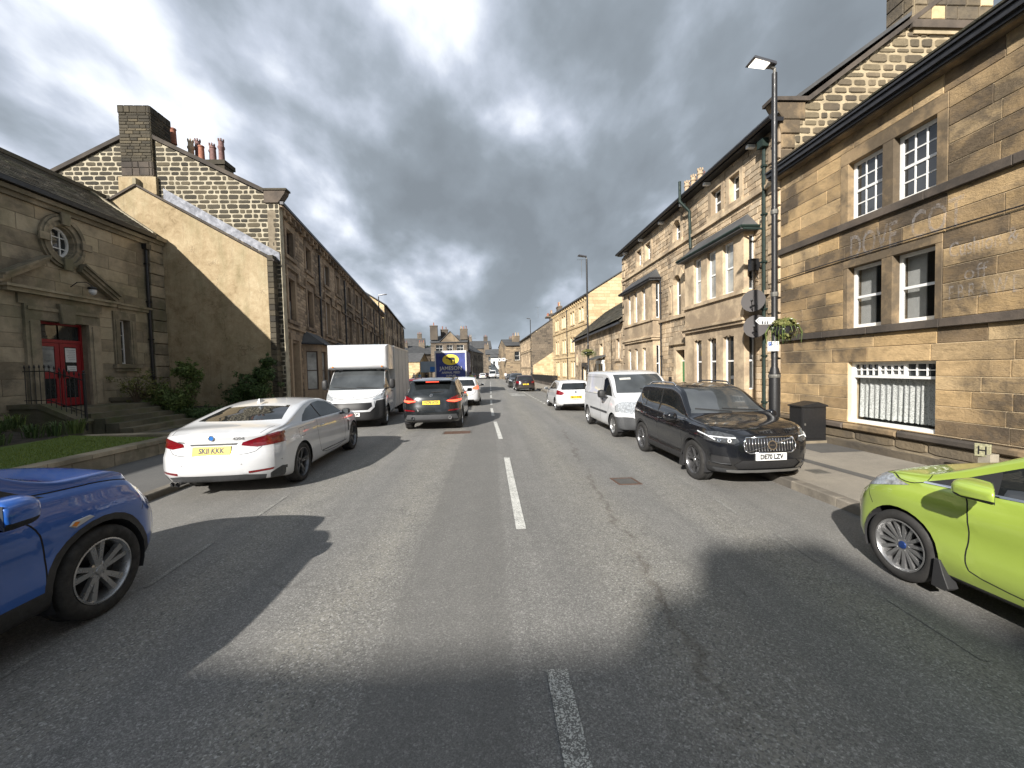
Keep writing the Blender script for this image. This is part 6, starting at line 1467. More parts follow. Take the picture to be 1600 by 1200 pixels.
def pchip(xs, ys, x):
    xs = np.array(xs, float); ys = np.array(ys, float); h = np.diff(xs); d = np.diff(ys) / h; n = len(xs); m = np.zeros(n)
    for i in range(1, n - 1):
        if d[i - 1] * d[i] > 0: w1, w2 = 2 * h[i] + h[i - 1], h[i] + 2 * h[i - 1]; m[i] = (w1 + w2) / (w1 / d[i - 1] + w2 / d[i])
    m[0] = d[0]; m[-1] = d[-1]; x = np.clip(x, xs[0], xs[-1]); i = np.clip(np.searchsorted(xs, x) - 1, 0, n - 2)
    t = (x - xs[i]) / h[i]
    return ys[i] * (2 * t ** 3 - 3 * t ** 2 + 1) + h[i] * m[i] * (t ** 3 - 2 * t ** 2 + t) + ys[i + 1] * (-2 * t ** 3 + 3 * t ** 2) + h[i] * m[i + 1] * (t ** 3 - t ** 2)

class Car:
    def __init__(s, name, label, cat, sp, loc, yaw_=0.0, paint=P_WHITE, group=None):
        s.sp = sp; s.paint = paint; s.root = thing(name, label, cat, loc, group); s.root.rotation_euler.z = yaw_
        ORG[s.root.name] = Vector((0, 0, 0)); s.bm = bmesh.new(); s.mats = {}; s.parts = {}; s.extra = []
        s.make(); 
    def top(s, y): return float(pchip(*zip(*s.sp['top']), y))
    def belt(s, y): return float(pchip(*zip(*s.sp['belt']), y))
    def w(s, y): return float(pchip(*zip(*s.sp['plan']), y))
    def make(s):
        sp = s.sp; L = sp['L'] / 2; bm = s.bm; N = sp.get('N', 64)
        t = np.linspace(-1, 1, N); ys = L * np.sign(t) * (1 - (1 - np.abs(t)) ** 1.25)
        ys = sorted(set(np.round(np.concatenate([ys, sp.get('ys', [])]), 4)))
        cr = sp.get('crown', .05); tb = sp.get('tumble', .32); ml = sp.get('ml', .8); zbl = sp['bottom']
        sd = sp.get('side', [(.0, .02), (.12, .004), (.28, 0), (.42, 0), (.56, .004), (.70, .012), (.84, .026), (.94, .042)])
        us = [1, .93, .82, .66, .48, .3, .14, 0]; rows = []
        for y in ys:
            zt = s.top(y); zb = float(pchip(*zip(*zbl), y)); zs = min(s.belt(y), zt - .035 - cr * .3); w = s.w(y); g = zt - cr - zs
            P = [(0, zb), (w * .55, zb), (w - .30, zb), (w - .10, zb), (w - .045, zb + .02)]
            for f, dx in sd: P.append((w - dx, zb + .06 + (zs - .01 - zb - .06) * f))
            P.append((w - .055, zs))
            w0 = w - .072; wr = w0 - tb * max(g, .02)
            for f in (.10, .3, .5, .7, .86, .95): P.append((w0 + (wr - w0) * f - .010 * math.sin(f * 3.14), zs + .012 + (zt - cr - zs - .012) * f))
            for u in us[1:]:
                P.append((wr * u, zt - cr * (u ** 2.2)))
            rows.append(P)
        nb = 5; ns = len(sd); s.nring = len(rows[0]); s.itop = nb + ns + 1 + 6
        def morph(x, y, z):
            w = s.w(max(-L, min(L, y))); o = y
            for sg, key in ((1, 'nose'), (-1, 'tail')):
                if sg * y > L - ml:
                    b = ((sg * y - (L - ml)) / ml) ** 1.6; prof = sp[key]
                    d = float(pchip(*zip(*prof), z)) + sp.get('cf' if sg > 0 else 'cr', .16) * abs(x / max(w, .3)) ** 3.6
                    o = y - sg * d * b
            return (x, o, z)
        grid = []
        for y, P in zip(ys, rows):
            a = [bm.verts.new(morph(x, y, z)) for x, z in P]
            b = [a[i] if abs(P[i][0]) < 1e-6 else bm.verts.new(morph(-P[i][0], y, P[i][1])) for i in range(len(P))]
            grid.append((a, b))
        n = s.nring
        for i in range(len(ys) - 1):
            A, B_ = grid[i], grid[i + 1]
            for k in range(n - 1):
                bm.faces.new((A[0][k], A[0][k + 1], B_[0][k + 1], B_[0][k])); bm.faces.new((A[1][k + 1], A[1][k], B_[1][k], B_[1][k + 1]))
        # end caps
        for e, sg in ((0, -1), (-1, 1)):
            P = rows[e]; y = ys[e]; a, b = grid[e]; M = 18
            levels = list(range(4, s.itop + 1))   # side rows
            prev = None
            hw0 = P[4][0]
            def rowv(k):
                hw, z = P[k]; r = [b[k]]
                for i in range(1, M): u = -1 + 2 * i / M; r.append(bm.verts.new(morph(u * hw, y, z)))
                return r + [a[k]]
            lastk = s.itop - 1
            R = [rowv(k) for k in range(4, s.itop)]
            for r0_, r1_ in zip(R[:-1], R[1:]):
                for i in range(M):
                    q = (r0_[i], r0_[i + 1], r1_[i + 1], r1_[i]); bm.faces.new(q if sg < 0 else q[::-1])
            topv = [b[k] for k in range(s.itop, n)] + [a[k] for k in range(n - 2, s.itop - 1, -1)]
            poly = R[-1] + topv[::-1]
            # bridge last row to crown with a strip of triangles/quads
            tv = topv; rv = R[-1]; i = j = 0
            while i < len(rv) - 1 or j < len(tv) - 1:
                if j >= len(tv) - 1 or (i < len(rv) - 1 and rv[i + 1].co.x <= tv[j + 1].co.x): f = (rv[i], rv[i + 1], tv[j]); i += 1
                else: f = (rv[i], tv[j + 1], tv[j]); j += 1
                try: bm.faces.new(f if sg < 0 else f[::-1])
                except ValueError: pass
            bot = [b[k] for k in range(3, 0, -1)] + [a[0]] + [a[k] for k in range(1, 4)]
            rv = R[0]; tv = bot; i = j = 0
            while i < len(rv) - 1 or j < len(tv) - 1:
                if j >= len(tv) - 1 or (i < len(rv) - 1 and rv[i + 1].co.x <= tv[j + 1].co.x): f = (rv[i + 1], rv[i], tv[j]); i += 1
                else: f = (tv[j + 1], rv[i], tv[j]); j += 1
                try: bm.faces.new(f if sg < 0 else f[::-1])
                except ValueError: pass
        bmesh.ops.recalc_face_normals(bm, faces=bm.faces)
        s.lay = bm.faces.layers.int.new('part'); bm.normal_update()
        s.bvh = BVHTree.FromBMesh(bm); s.ids = {0: ('body', s.paint, None)}
        for ya in sp['axles']:
            rad = sp['arch']; pts = [(ya + rad * math.cos(2 * math.pi * k / 28), sp['r'] + rad * math.sin(2 * math.pi * k / 28)) for k in range(28)]
            if sp.get('archtrim'):
                r2 = rad + sp['archtrim']; s.cut('side', [(ya + r2 * math.cos(2 * math.pi * k / 28), sp['r'] + r2 * math.sin(2 * math.pi * k / 28)) for k in range(28)], 'arch_trim', sp.get('trimmat', TRIM), xmin=.5, zmax=9)
            s.cut('side', pts, None, None, xmin=s.w(ya) - .31, over=tuple(range(99)), nxmin=-1)
    def cut(s, view, poly, name, mat, xmin=.0, ymin=None, ymax=None, zmax=None, mirror=True, only=None, nz=None, label=None, off=0.0, over=(), nxmin=.28, ylo=None, yhi=None):
        """cut the outline into the body skin and hand the faces inside to a part. view side: (y,z); front/rear: (x,z); top: (x,y)"""
        bm = s.bm; polys = [poly]
        if view in ('front', 'rear', 'top') and mirror: polys.append([(-x, z) for x, z in poly][::-1])
        ax = {'side': (1, 2), 'front': (0, 2), 'rear': (0, 2), 'top': (0, 1)}[view]
        def ok(f, c):
            if only is not None and f[s.lay] not in only: return False
            if not only and f[s.lay] != 0 and f[s.lay] not in over: return False
            if view == 'side' and (abs(c.x) < xmin or abs(f.normal.x) < nxmin): return False
            if ylo is not None and c.y < ylo: return False
            if yhi is not None and c.y > yhi: return False
            if view == 'front' and c.y < (ymin if ymin is not None else 0): return False
            if view == 'rear' and c.y > (ymax if ymax is not None else 0): return False
            if view == 'top' and f.normal.z < .2: return False
            if zmax is not None and c.z > zmax: return False
            if nz is not None and f.normal.z > nz: return False
            return True
        ids = []
        for pl in polys:
            n = len(pl); lo = [min(p[k] for p in pl) for k in (0, 1)]; hi = [max(p[k] for p in pl) for k in (0, 1)]
            cand = [f for f in bm.faces if ok(f, f.calc_center_median()) and all(min(v.co[ax[k]] for v in f.verts) <= hi[k] and max(v.co[ax[k]] for v in f.verts) >= lo[k] for k in (0, 1))]
            alive = set(cand)
            def bis(p, q, seg):
                nonlocal alive
                d = (q[0] - p[0], q[1] - p[1]); l = math.hypot(*d)
                if l < 1e-6: return
                no = Vector((0, 0, 0)); no[ax[0]] = d[1] / l; no[ax[1]] = -d[0] / l; co_ = Vector((0, 0, 0)); co_[ax[0]] = p[0]; co_[ax[1]] = p[1]
                e = .004; slo = [min(p[k], q[k]) - e for k in (0, 1)]; shi = [max(p[k], q[k]) + e for k in (0, 1)]
                fs = []
                for f in alive:
                    if not f.is_valid: continue
                    if seg and not all(min(v.co[ax[k]] for v in f.verts) <= shi[k] and max(v.co[ax[k]] for v in f.verts) >= slo[k] for k in (0, 1)): continue
                    dd = [(v.co - co_).dot(no) for v in f.verts]
                    if min(dd) < -1e-5 and max(dd) > 1e-5: fs.append(f)
                if not fs: return
                geom = list({e_ for f in fs for e_ in f.edges}) + fs + list({v for f in fs for v in f.verts})
                r = bmesh.ops.bisect_plane(bm, geom=geom, dist=1e-5, plane_co=co_, plane_no=no)
                alive = {f for f in alive if f.is_valid} | {g for g in r['geom'] if isinstance(g, bmesh.types.BMFace)}
            for i in range(n): bis(pl[i], pl[(i + 1) % n], True)
            if view == 'rear' and ymax is not None:
                pass
            pid = None
            if name:
                pid = len(s.ids); s.ids[pid] = (name, mat, label, off)
            ids.append(pid); dele = []
            pid2 = None
            for f in alive:
                if not f.is_valid: continue
                c = f.calc_center_median()
                if not ok(f, c): continue
                if inside(pl, c[ax[0]], c[ax[1]]):
                    if name is None: dele.append(f)
                    elif view == 'side' and c.x < 0 and mirror:
                        if pid2 is None: pid2 = len(s.ids); s.ids[pid2] = (name, mat, label, off)
                        f[s.lay] = pid2
                    else: f[s.lay] = pid
            if pid2 is not None: ids.append(pid2)
            if dele: bmesh.ops.delete(bm, geom=dele, context='FACES')
        return ids
    def seam(s, view, pts, w=.009, **k):
        closed = pts[0] == pts[-1]
        if len(pts) > 2 and not closed:
            for _ in range(2):
                q = [pts[0]]
                for a, b in zip(pts[:-1], pts[1:]): q += [(a[0] * .75 + b[0] * .25, a[1] * .75 + b[1] * .25), (a[0] * .25 + b[0] * .75, a[1] * .25 + b[1] * .75)]
                pts = q + [pts[-1]]
        for p, q in zip(pts[:-1], pts[1:]):
            d = (q[0] - p[0], q[1] - p[1]); l = math.hypot(*d)
            if l < 1e-6: continue
            n = (-d[1] / l * w / 2, d[0] / l * w / 2)
            kk = dict(k); kk.setdefault('xmin', .45)
            s.cut(view, [(p[0] - n[0], p[1] - n[1]), (q[0] - n[0], q[1] - n[1]), (q[0] + n[0], q[1] + n[1]), (p[0] + n[0], p[1] + n[1])], 'panel_gap', SEAM, **kk)
    def hit(s, o, d):
        r = s.bvh.ray_cast(Vector(o), Vector(d)); return (r[0], r[1]) if r[0] is not None else (Vector(o) + Vector(d) * 3, -Vector(d))
    def surf(s, view, a, b):
        if view == 'rear': return s.hit((a, -6, b), (0, 1, 0))
        if view == 'front': return s.hit((a, 6, b), (0, -1, 0))
        if view == 'left': return s.hit((-3, a, b), (1, 0, 0))
        if view == 'right': return s.hit((3, a, b), (-1, 0, 0))
        return s.hit((a, b, 5), (0, 0, -1))
    def basis(s, view, a, b, lift=.0, flat=None):
        p, n = s.surf(view, a, b)
        if flat is not None: n = Vector(flat).normalized()
        if view == 'rear': x = Vector((1, 0, 0))
        elif view == 'front': x = Vector((-1, 0, 0))
        elif view == 'left': x = Vector((0, -1, 0))
        elif view == 'right': x = Vector((0, 1, 0))
        else: x = Vector((1, 0, 0))
        z = n.cross(x) * -1 if False else n.cross(x); z.normalize(); x = z.cross(n).normalized()
        if view != 'top' and z.z < 0: z = -z
        return lambda u, w, h: tuple(p + x * u + z * h + n * (w + lift))
    def add(s, mb, name, mat, parent=None, **k):
        o = mb.build(name, mat, parent or s.root, **k); return o
    def plate(s, view, x, z, text, yel, w=.52, h=.111, flat=None, lift=.008):
        f = s.basis(view, x, z, lift, flat); m = MB()
        m.prism(f, [(-w / 2, -h / 2), (w / 2, -h / 2), (w / 2, h / 2), (-w / 2, h / 2)], -.03, .004, .001); pl = s.add(m, 'number_plate', YPL if yel else WPL)
        if text: glyph(text, .108, pl, BLK, lambda a, b, c: f(a, .0055, b - .002), 'plate_text', bold=.0052, xs=.86)
    def mesh_out(s):
        bm = s.bm; bm.normal_update(); bm.verts.index_update()
        groups = {}
        for f in bm.faces: groups.setdefault(f[s.lay], []).append(f)
        merged = {}
        bodyob = None
        for pid in sorted(groups):
            nm, mat, lab, *o_ = s.ids[pid]; off = o_[0] if o_ else 0
            key = pid if nm not in ('panel_gap',) else 'gap'
            merged.setdefault(key, [nm, mat, lab, off, []])[4].extend(groups[pid])
        for key, (nm, mat, lab, off, fs) in merged.items():
            vm = {}; vs = []; ns_ = []; fc = []
            for f in fs:
                q = []
                for v in f.verts:
                    if v.index not in vm: vm[v.index] = len(vs); vs.append(tuple(v.co + v.normal * off)); ns_.append(tuple(v.normal))
                    q.append(vm[v.index])
                fc.append(q)
            me = bpy.data.meshes.new(nm); me.from_pydata(vs, [], fc); me.materials.append(mat)
            me.polygons.foreach_set('use_smooth', [True] * len(me.polygons)); me.update()
            try: me.normals_split_custom_set_from_vertices(ns_)
            except Exception: pass
            ob = bpy.data.objects.new(nm, me); COL.objects.link(ob); ob.parent = s.root; ORG[ob.name] = Vector((0, 0, 0))
            if lab: ob['label'] = lab
            if nm == 'panel_gap': ob['kind'] = 'stuff'
            s.parts.setdefault(nm, []).append(ob)
        bm.free()
    def wheels(s, style, rimmat=ALLOY, rr=None, hub=None, detail=True, width=.215):
        sp = s.sp; r = sp['r']; rr = rr or r * .72; proto = {}
        for side in (-1, 1):
            m = MB(); h = width / 2; n = 40
            prof = [(rr - .005, -h + .02), (rr + .01, -h), (r * .86, -h - .004), (r * .965, -h + .008), (r, -h + .035), (r, -.035), (r - .008, -.03), (r - .008, .03), (r, .035), (r, h - .035), (r * .965, h - .008), (r * .86, h + .004), (rr + .01, h), (rr - .005, h - .02)]
            m.lathe((0, 0, 0), prof, n, 'x'); m.f = m.f[:-2]
            if detail:
                for k in range(60):
                    a = 2 * math.pi * k / 60; 
            ty = m
            # rim barrel, lip, spokes; outside is +x for side 1
            q = MB(); f = side
            q.lathe((0, 0, 0), [(rr, f * (h - .005)), (rr - .012, f * (h - .003)), (rr - .022, f * (h - .02)), (rr - .03, f * (h - .09)), (rr - .03, -f * h * .6)], n, 'x'); q.f = q.f[:-2]
            face = f * (h - .022)
            def spoke(ang, w0, w1, ra, rb, dep=.02, skew=0.0, lift=0.0, lo=0.0):
                a = ang; c, s_ = math.cos(a), math.sin(a)
                def pt(rad, t, x): return (x, rad * c - t * s_, rad * s_ + t * c)
                x0, x1 = face - f * (.022 + lo), face - f * .004 + f * lift
                y0 = skew * ra; y1 = skew * rb
                q.hexa([pt(ra, -w0 - y0 * 0, x0 - f * dep), pt(ra, w0, x0 - f * dep), pt(rb, w1 + y1, x1 - f * dep), pt(rb, -w1 + y1, x1 - f * dep),
                        pt(ra, -w0 * .8, x0), pt(ra, w0 * .8, x0), pt(rb, w1 * .7 + y1, x1), pt(rb, -w1 * .7 + y1, x1)])
            hubr = .055
            if style == 'multi15':
                for k in range(15): spoke(k * 2 * math.pi / 15, .013, .022, hubr * .8, rr - .015, .03)
            elif style == 'twin5':
                for k in range(5):
                    a = k * 2 * math.pi / 5 + .3
                    spoke(a - .20, .020, .026, hubr * .7, rr - .015, .03, .10); spoke(a + .20, .020, .034, hubr * .7, rr - .015, .03, .10)
            elif style == 'double5':
                for k in range(5):
                    a = k * 2 * math.pi / 5 + .1
                    spoke(a - .13, .014, .018, hubr * .7, rr - .015, .03); spoke(a + .13, .014, .018, hubr * .7, rr - .015, .03)
            elif style == 'five':
                for k in range(5): spoke(k * 2 * math.pi / 5 + .3, .035, .04, hubr * .7, rr - .015, .03)
            elif style == 'v5':
                for k in range(5):
                    a = k * 2 * math.pi / 5 + .5
                    spoke(a, .03, .018, hubr * .6, rr * .6, .03); spoke(a - .10, .014, .022, rr * .42, rr - .015, .03, -.12); spoke(a + .10, .014, .022, rr * .42, rr - .015, .03, .12)
            elif style == 'steel':
                q.lathe((0, 0, 0), [(rr - .03, face - f * .03), (rr * .75, face - f * .015), (rr * .6, face - f * .035), (rr * .35, face - f * .02), (.02, face - f * .02)], n, 'x')
                for k in range(10): a = k * .628; q.abox((face - f * .012, rr * .68 * math.cos(a), rr * .68 * math.sin(a)), (.01, .03, .03))
            q.lathe((0, 0, 0), [(hubr * 1.35, face - f * .05), (hubr * 1.3, face - f * .03), (hubr, face - f * .022)], 20, 'x')
            for k in range(5): a = k * 1.2566 + .6; q.lathe((face - f * .024, .048 * math.cos(a), .048 * math.sin(a)), [(.008, -.004), (.008, .006)], 6, 'x')
            bk = MB(); bk.lathe((0, 0, 0), [(rr - .032, face - f * .10), (rr * .55, face - f * .105), (.03, face - f * .11)], 24, 'x')
            hb = MB(); hb.lathe((0, 0, 0), [(hubr * .62, face - f * .02), (hubr * .55, face - f * .012), (.003, face - f * .010)], 16, 'x')
            proto[side] = (ty, q, bk, hb)
        datas = {}
        for ya in sp['axles']:
            for side in (-1, 1):
                ty, q, bk, hb = proto[side]
                xw = s.w(ya) - sp.get('wheelin', .02) - width / 2
                if side not in datas:
                    obs = []
                    w_ = q.build('wheel', rimmat, None, sharp=35); t_ = ty.build('tyre', RUB, None, sharp=50); b_ = bk.build('brake_disc', ALLOYD, None); h_ = hb.build('hub_cap', hub or rimmat, None, sharp=40)
                    obs = [w_, t_, b_, h_]; datas[side] = [o.data for o in obs]
                else: obs = [bpy.data.objects.new(n_, d) for n_, d in zip(('wheel', 'tyre', 'brake_disc', 'hub_cap'), datas[side])]; [COL.objects.link(o) for o in obs]
                obs[0].parent = s.root; obs[0].location = (side * xw, ya, r)
                for o in obs[1:]: o.parent = obs[0]
        # arch liners
        for ya in sp['axles']:
            R = sp['arch']
            for side in (-1, 1):
                m = MB()
                x0 = side * (s.w(ya) - .032); x1 = side * (s.w(ya) - .36); n = 20; base = len(m.v)
                for k in range(n + 1):
                    a = math.pi * (-.12 + 1.24 * k / n); m.v += [(x0, ya + R * math.cos(a), r + R * math.sin(a)), (x1, ya + R * math.cos(a), r + R * math.sin(a))]
                for k in range(n): m.f.append((base + 2 * k, base + 2 * k + 1, base + 2 * k + 3, base + 2 * k + 2))
                m.f.append(tuple(base + 2 * k + 1 for k in range(n + 1)))
                s.add(m, 'wheel_arch_liner', SEATM)
    def mirror(s, y, z, x, size=(.20, .12, .13), mat=None, base=TRIM, side=(-1, 1), sh=.35):
        for sd in side:
            c = Vector((sd * (x + size[0] / 2), y, z)); bm = bmesh.new(); bmesh.ops.create_icosphere(bm, subdivisions=3, radius=1)
            m = MB(); me_v = []
            for v in bm.verts:
                p = v.co; sgn = lambda t: (abs(t) ** .72) * (1 if t >= 0 else -1)
                q = Vector((sgn(p.x) * size[0] / 2, (sgn(p.y) if p.y > 0 else max(sgn(p.y), -.55)) * size[1] * .62, sgn(p.z) * size[2] / 2)); q.y -= (q.x * sd + size[0] / 2) * sh * (1 if q.y < 0 else .25) ; me_v.append(tuple(c + q))
            fa = [tuple(v.index for v in f.verts) for f in bm.faces]; bm.free()
            m.v = me_v; m.f = [f for f in fa if sum(me_v[i][2] for i in f) / 3 > c.z - size[2] * .22]; o = s.add(m, 'door_mirror', mat or s.paint, smooth=True)
            m = MB(); m.v = me_v; m.f = [f for f in fa if sum(me_v[i][2] for i in f) / 3 <= c.z - size[2] * .22]; m.tube([(sd * (x - .08), y + .02, z - size[2] * .45), (sd * (x + size[0] * .45), y + .01, z - size[2] * .35)], .022, 6); s.add(m, 'mirror_base', base, o, smooth=True)
            m = MB(); g0 = c.y - size[1] * .345; ee = size[0] * .39; hh = size[2] * .37
            ya_, yb_ = g0 - (size[0] / 2 - ee) * sh, g0 - (size[0] / 2 + ee) * sh
            xa_, xb_ = c.x - sd * ee, c.x + sd * ee
            m.hexa([(xa_, ya_ - .003, c.z - hh), (xb_, yb_ - .003, c.z - hh), (xb_, yb_, c.z - hh), (xa_, ya_, c.z - hh), (xa_, ya_ - .003, c.z + hh), (xb_, yb_ - .003, c.z + hh), (xb_, yb_, c.z + hh), (xa_, ya_, c.z + hh)]); s.add(m, 'mirror_glass', CARGLG, o)
    def finish(s): s.mesh_out()

def inside(pl, x, y):
    c = False; n = len(pl)
    for i in range(n):
        (x0, y0), (x1, y1) = pl[i], pl[(i + 1) % n]
        if (y0 > y) != (y1 > y) and x < (x1 - x0) * (y - y0) / (y1 - y0) + x0: c = not c
    return c
def rline(mb, f, pts, r=.006, n=5): mb.tube([f(*p) for p in pts], r, n)
def roundel(car, view, a, b, r, rimm=CHROME, inner=None, name='badge', flat=None, lift=.004):
    f = car.basis(view, a, b, lift, flat); m = MB(); ring(m, f, 0, 0, r * .78, r * .78, r, r, -.01, .006, 20); o = car.add(m, name, rimm)
    m = MB(); m.prism(f, ellipse(0, 0, r * .78, r * .78, 20), -.01, .003); car.add(m, 'badge_centre', inner or BLK, o); return f, o
def rod(car, view, pts, r, name, mat, lift=.01, parent=None):
    """a rod laid on the skin through points of one view"""
    m = MB(); q = []
    for a, b in pts: p, n = car.surf(view, a, b); q.append(p + n * lift)
    m.tube(q, r, 6); return car.add(m, name, mat, parent, smooth=True)
def slab(car, view, poly, w0, w1, name, mat, parent=None, n0=None, bev=0):
    cx_ = sum(p[0] for p in poly) / len(poly); cz_ = sum(p[1] for p in poly) / len(poly)
    f = car.basis(view, cx_, cz_, 0, n0); s = -1 if view in ('front', 'left') else 1
    m = MB(); m.prism(lambda u, w, h: f(u * s if view in ('front', 'left') else u, w, h), [(p[0] - cx_, p[1] - cz_) for p in poly], w0, w1, bev)
    return car.add(m, name, mat, parent)
def handles(car, pts, mat=None, sides=('left', 'right')):
    for (y, z) in pts:
        for sd in sides:
            f = car.basis(sd, y, z, 0); m = MB(); m.tube([f(-.085, .0, 0), f(-.07, .032, 0), f(.07, .032, .004), f(.085, 0, .004)], .013, 6); car.add(m, 'door_handle', mat or car.paint, smooth=True)
def wiper(car, y0, z0, x0, x1, dz=.05, view='front'):
    m = MB(); q = []
    for t in np.linspace(0, 1, 8):
        x = x0 + (x1 - x0) * t; z = z0 + dz * t; p, n = car.surf(view, x, z); q.append(p + n * .014)
    m.tube(q, .009, 5); car.add(m, 'wiper', TRIM)

# ---------------------------------------------------------------- white coupe seen from behind
c = Car('parked_car', 'white two door coupe parked on the left with yellow plate SK11 KKK', 'car', dict(L=4.64, r=.335, arch=.365, axles=(-1.33, 1.48), crown=.05, tumble=.50, ml=.75, cf=.30, cr=.20, N=72,
    top=[(-2.32, .99), (-2.1, 1.045), (-1.80, 1.07), (-1.3, 1.20), (-.75, 1.335), (-.25, 1.385), (.2, 1.365), (.62, 1.24), (1.02, 1.03), (1.2, .985), (1.8, .92), (2.2, .80), (2.32, .70)],
    belt=[(-2.32, .90), (-1.7, .985), (-1.0, .985), (0, .955), (1.0, .935), (1.8, .86), (2.32, .62)],
    plan=[(-2.32, .80), (-2.0, .885), (-1.33, .915), (0, .90), (1.48, .905), (2.0, .85), (2.32, .74)],
    bottom=[(-2.32, .26), (-2.0, .235), (-1.7, .20), (1.8, .20), (2.32, .22)],
    tail=[(.2, .16), (.32, .06), (.44, .0), (.62, .0), (.70, .035), (.86, .065), (.93, .05), (1.0, .08), (1.1, .14)],
    nose=[(.2, .06), (.4, 0), (.6, .02), (.75, .12), (.9, .25)]), (-4.17, 8.50, 0), math.radians(1.2), P_WHITE)
c.cut('side', [(-1.20, 1.005), (-1.02, 1.105), (-.75, 1.20), (-.35, 1.275), (0, 1.29), (.35, 1.245), (.72, 1.09), (.93, .972), (0, .985)], 'side_window', CARGL, xmin=.4)
c.seam('side', [(-.30, .975), (-.44, 1.29)], .05, only=tuple(c.ids.keys())[1:], nxmin=.1)
c.cut('rear', [(-.66, 1.10), (.66, 1.10), (.63, 1.14), (.50, 1.315), (-.50, 1.315), (-.63, 1.14)], 'rear_window', CARGL, mirror=False, nz=.97)
c.cut('front', [(-.70, 1.03), (.70, 1.03), (.53, 1.31), (-.53, 1.31)], 'windscreen', CARGL, mirror=False)
c.cut('rear', [(.40, .80), (.60, .765), (.99, .80), (.99, .94), (.80, .955), (.60, .90), (.42, .845)], 'tail_light', TAILR, ymax=-1.86, off=.004)
c.cut('rear', [(-.66, .255), (.66, .255), (.70, .335), (.46, .37), (-.46, .37), (-.70, .335)], 'diffuser', TRIMG, mirror=False, ymax=-1.9)
c.cut('rear', [(.71, .24), (.99, .26), (.99, .36), (.86, .43), (.74, .345)], 'bumper_corner', TRIMG, ymax=-1.9)
c.cut('rear', [(.50, .385), (.78, .40), (.80, .432), (.50, .418)], 'reflector', TAILR, ymax=-1.9, off=.003)
c.cut('rear', [(-.30, .812), (.34, .812), (.36, .838), (-.32, .838)], 'boot_trim', TRIMG, mirror=False)
c.seam('rear', [(.66, .77), (.54, .66), (-.54, .66), (-.66, .77)], .008, ymax=-2.0, xmin=0, mirror=False)
c.seam('rear', [(.63, .965), (.71, 1.06)], .008, ymax=-1.8, xmin=0)
c.seam('side', [(-.60, .97), (-.66, .75), (-.60, .5), (-.50, .30), (.78, .28), (.86, .55), (.86, .80), (.80, .93)], .009)
c.seam('side', [(-1.42, .78), (-1.42, .92), (-1.22, .92), (-1.22, .78), (-1.42, .78)], .007)
c.cut('side', [(1.02, .52), (1.10, .52), (1.15, .76), (1.06, .76)], 'side_vent', TRIM)
c.cut('side', [(-.66, .29), (-.58, .5), (-.64, .75), (-.60, .965), (.78, .93), (.85, .80), (.85, .55), (.76, .29)], 'door', c.paint)
c.plate('rear', 0, .735, 'SKII KKK', True, .54, .13)
roundel(c, 'rear', 0, .925, .041, CHROME, plain('blue_enamel', (.03, .15, .45), .3))
f = c.basis('rear', .37, .905, .002); glyph('420d', .062, c.root, CHROME, lambda a, b, d: f(a, .003, b), 'badge_lettering', ext=.0, bold=.001, xs=1.2)
f = c.basis('rear', -.45, .87, .002); glyph('xDrive', .034, c.root, TRIM, lambda a, b, d: f(a, .003, b), 'badge_lettering', bold=.001, xs=1.2)
for x in (-.62, -.525): m = MB(); f = c.basis('rear', x, .29, 0, (0, -1, 0)); ring(m, lambda u, w, h: f(u, w, h - .04), 0, 0, .032, .032, .043, .043, -.15, .05, 18); c.add(m, 'exhaust_pipe', CHROME, smooth=False)
for x in (-.86, -.42, .42, .86): f = c.basis('rear', x, .53, 0); m = MB(); m.prism(f, ellipse(0, 0, .011, .011, 10), -.005, .003); c.add(m, 'parking_sensor', plain('sensor_grey', (.3, .3, .3), .4))
handles(c, [(-.42, .85)]); c.mirror(.70, 1.0, .90, (.17, .13, .12), TRIM)
m = MB(); m.hexa([(-.02, -.95, 1.335), (.02, -.95, 1.335), (.02, -.75, 1.36), (-.02, -.75, 1.36), (-.006, -.93, 1.41), (.006, -.93, 1.41), (.006, -.88, 1.41), (-.006, -.88, 1.41)]); c.add(m, 'aerial_fin', c.paint)
rod(c, 'right', [(-.48, .36), (.3, .345), (.9, .34)], .008, 'sill_line', TRIMG, .0)
c.wheels('double5', ALLOYM, .245, hub=ALLOYD); c.finish()

# ---------------------------------------------------------------- near blue crossover
c = Car('parked_car', 'bright blue crossover at the left edge, its front wheel beside the camera', 'car', dict(L=4.28, r=.345, arch=.385, archtrim=.05, axles=(-1.275, 1.28), crown=.05, tumble=.30, ml=.85, cf=.20, cr=.2, N=84,
    top=[(-2.14, 1.45), (-1.9, 1.56), (-1, 1.65), (-.1, 1.65), (.35, 1.53), (.92, 1.20), (1.10, 1.15), (1.55, 1.13), (1.9, 1.05), (2.14, .86)],
    belt=[(-2.14, 1.12), (-1, 1.08), (.3, 1.03), (1.2, 1.005), (1.7, .97), (2.14, .72)],
    plan=[(-2.14, .80), (-1.8, .87), (0, .865), (.8, .87), (1.28, .89), (1.75, .865), (2.14, .72)],
    bottom=[(-2.14, .3), (-1.8, .24), (1.7, .24), (2.14, .28)],
    tail=[(.2, .1), (.5, 0), (1, .03), (1.5, .3)], nose=[(.25, .12), (.36, .03), (.5, 0), (.65, .02), (.8, .10), (.95, .24), (1.1, .4)],
    side=[(.0, .02), (.10, .006), (.22, .006), (.34, .012), (.46, .016), (.58, .010), (.70, .0), (.82, .012), (.90, .03), (.96, .045)]), (-3.93, 2.05, 0), 0, P_BLUE)
c.cut('side', [(-1.6, 1.13), (-1.2, 1.42), (-.2, 1.53), (.22, 1.44), (.85, 1.075), (.95, 1.03), (.6, 1.045), (0, 1.06)], 'side_window', CARGL, xmin=.4)
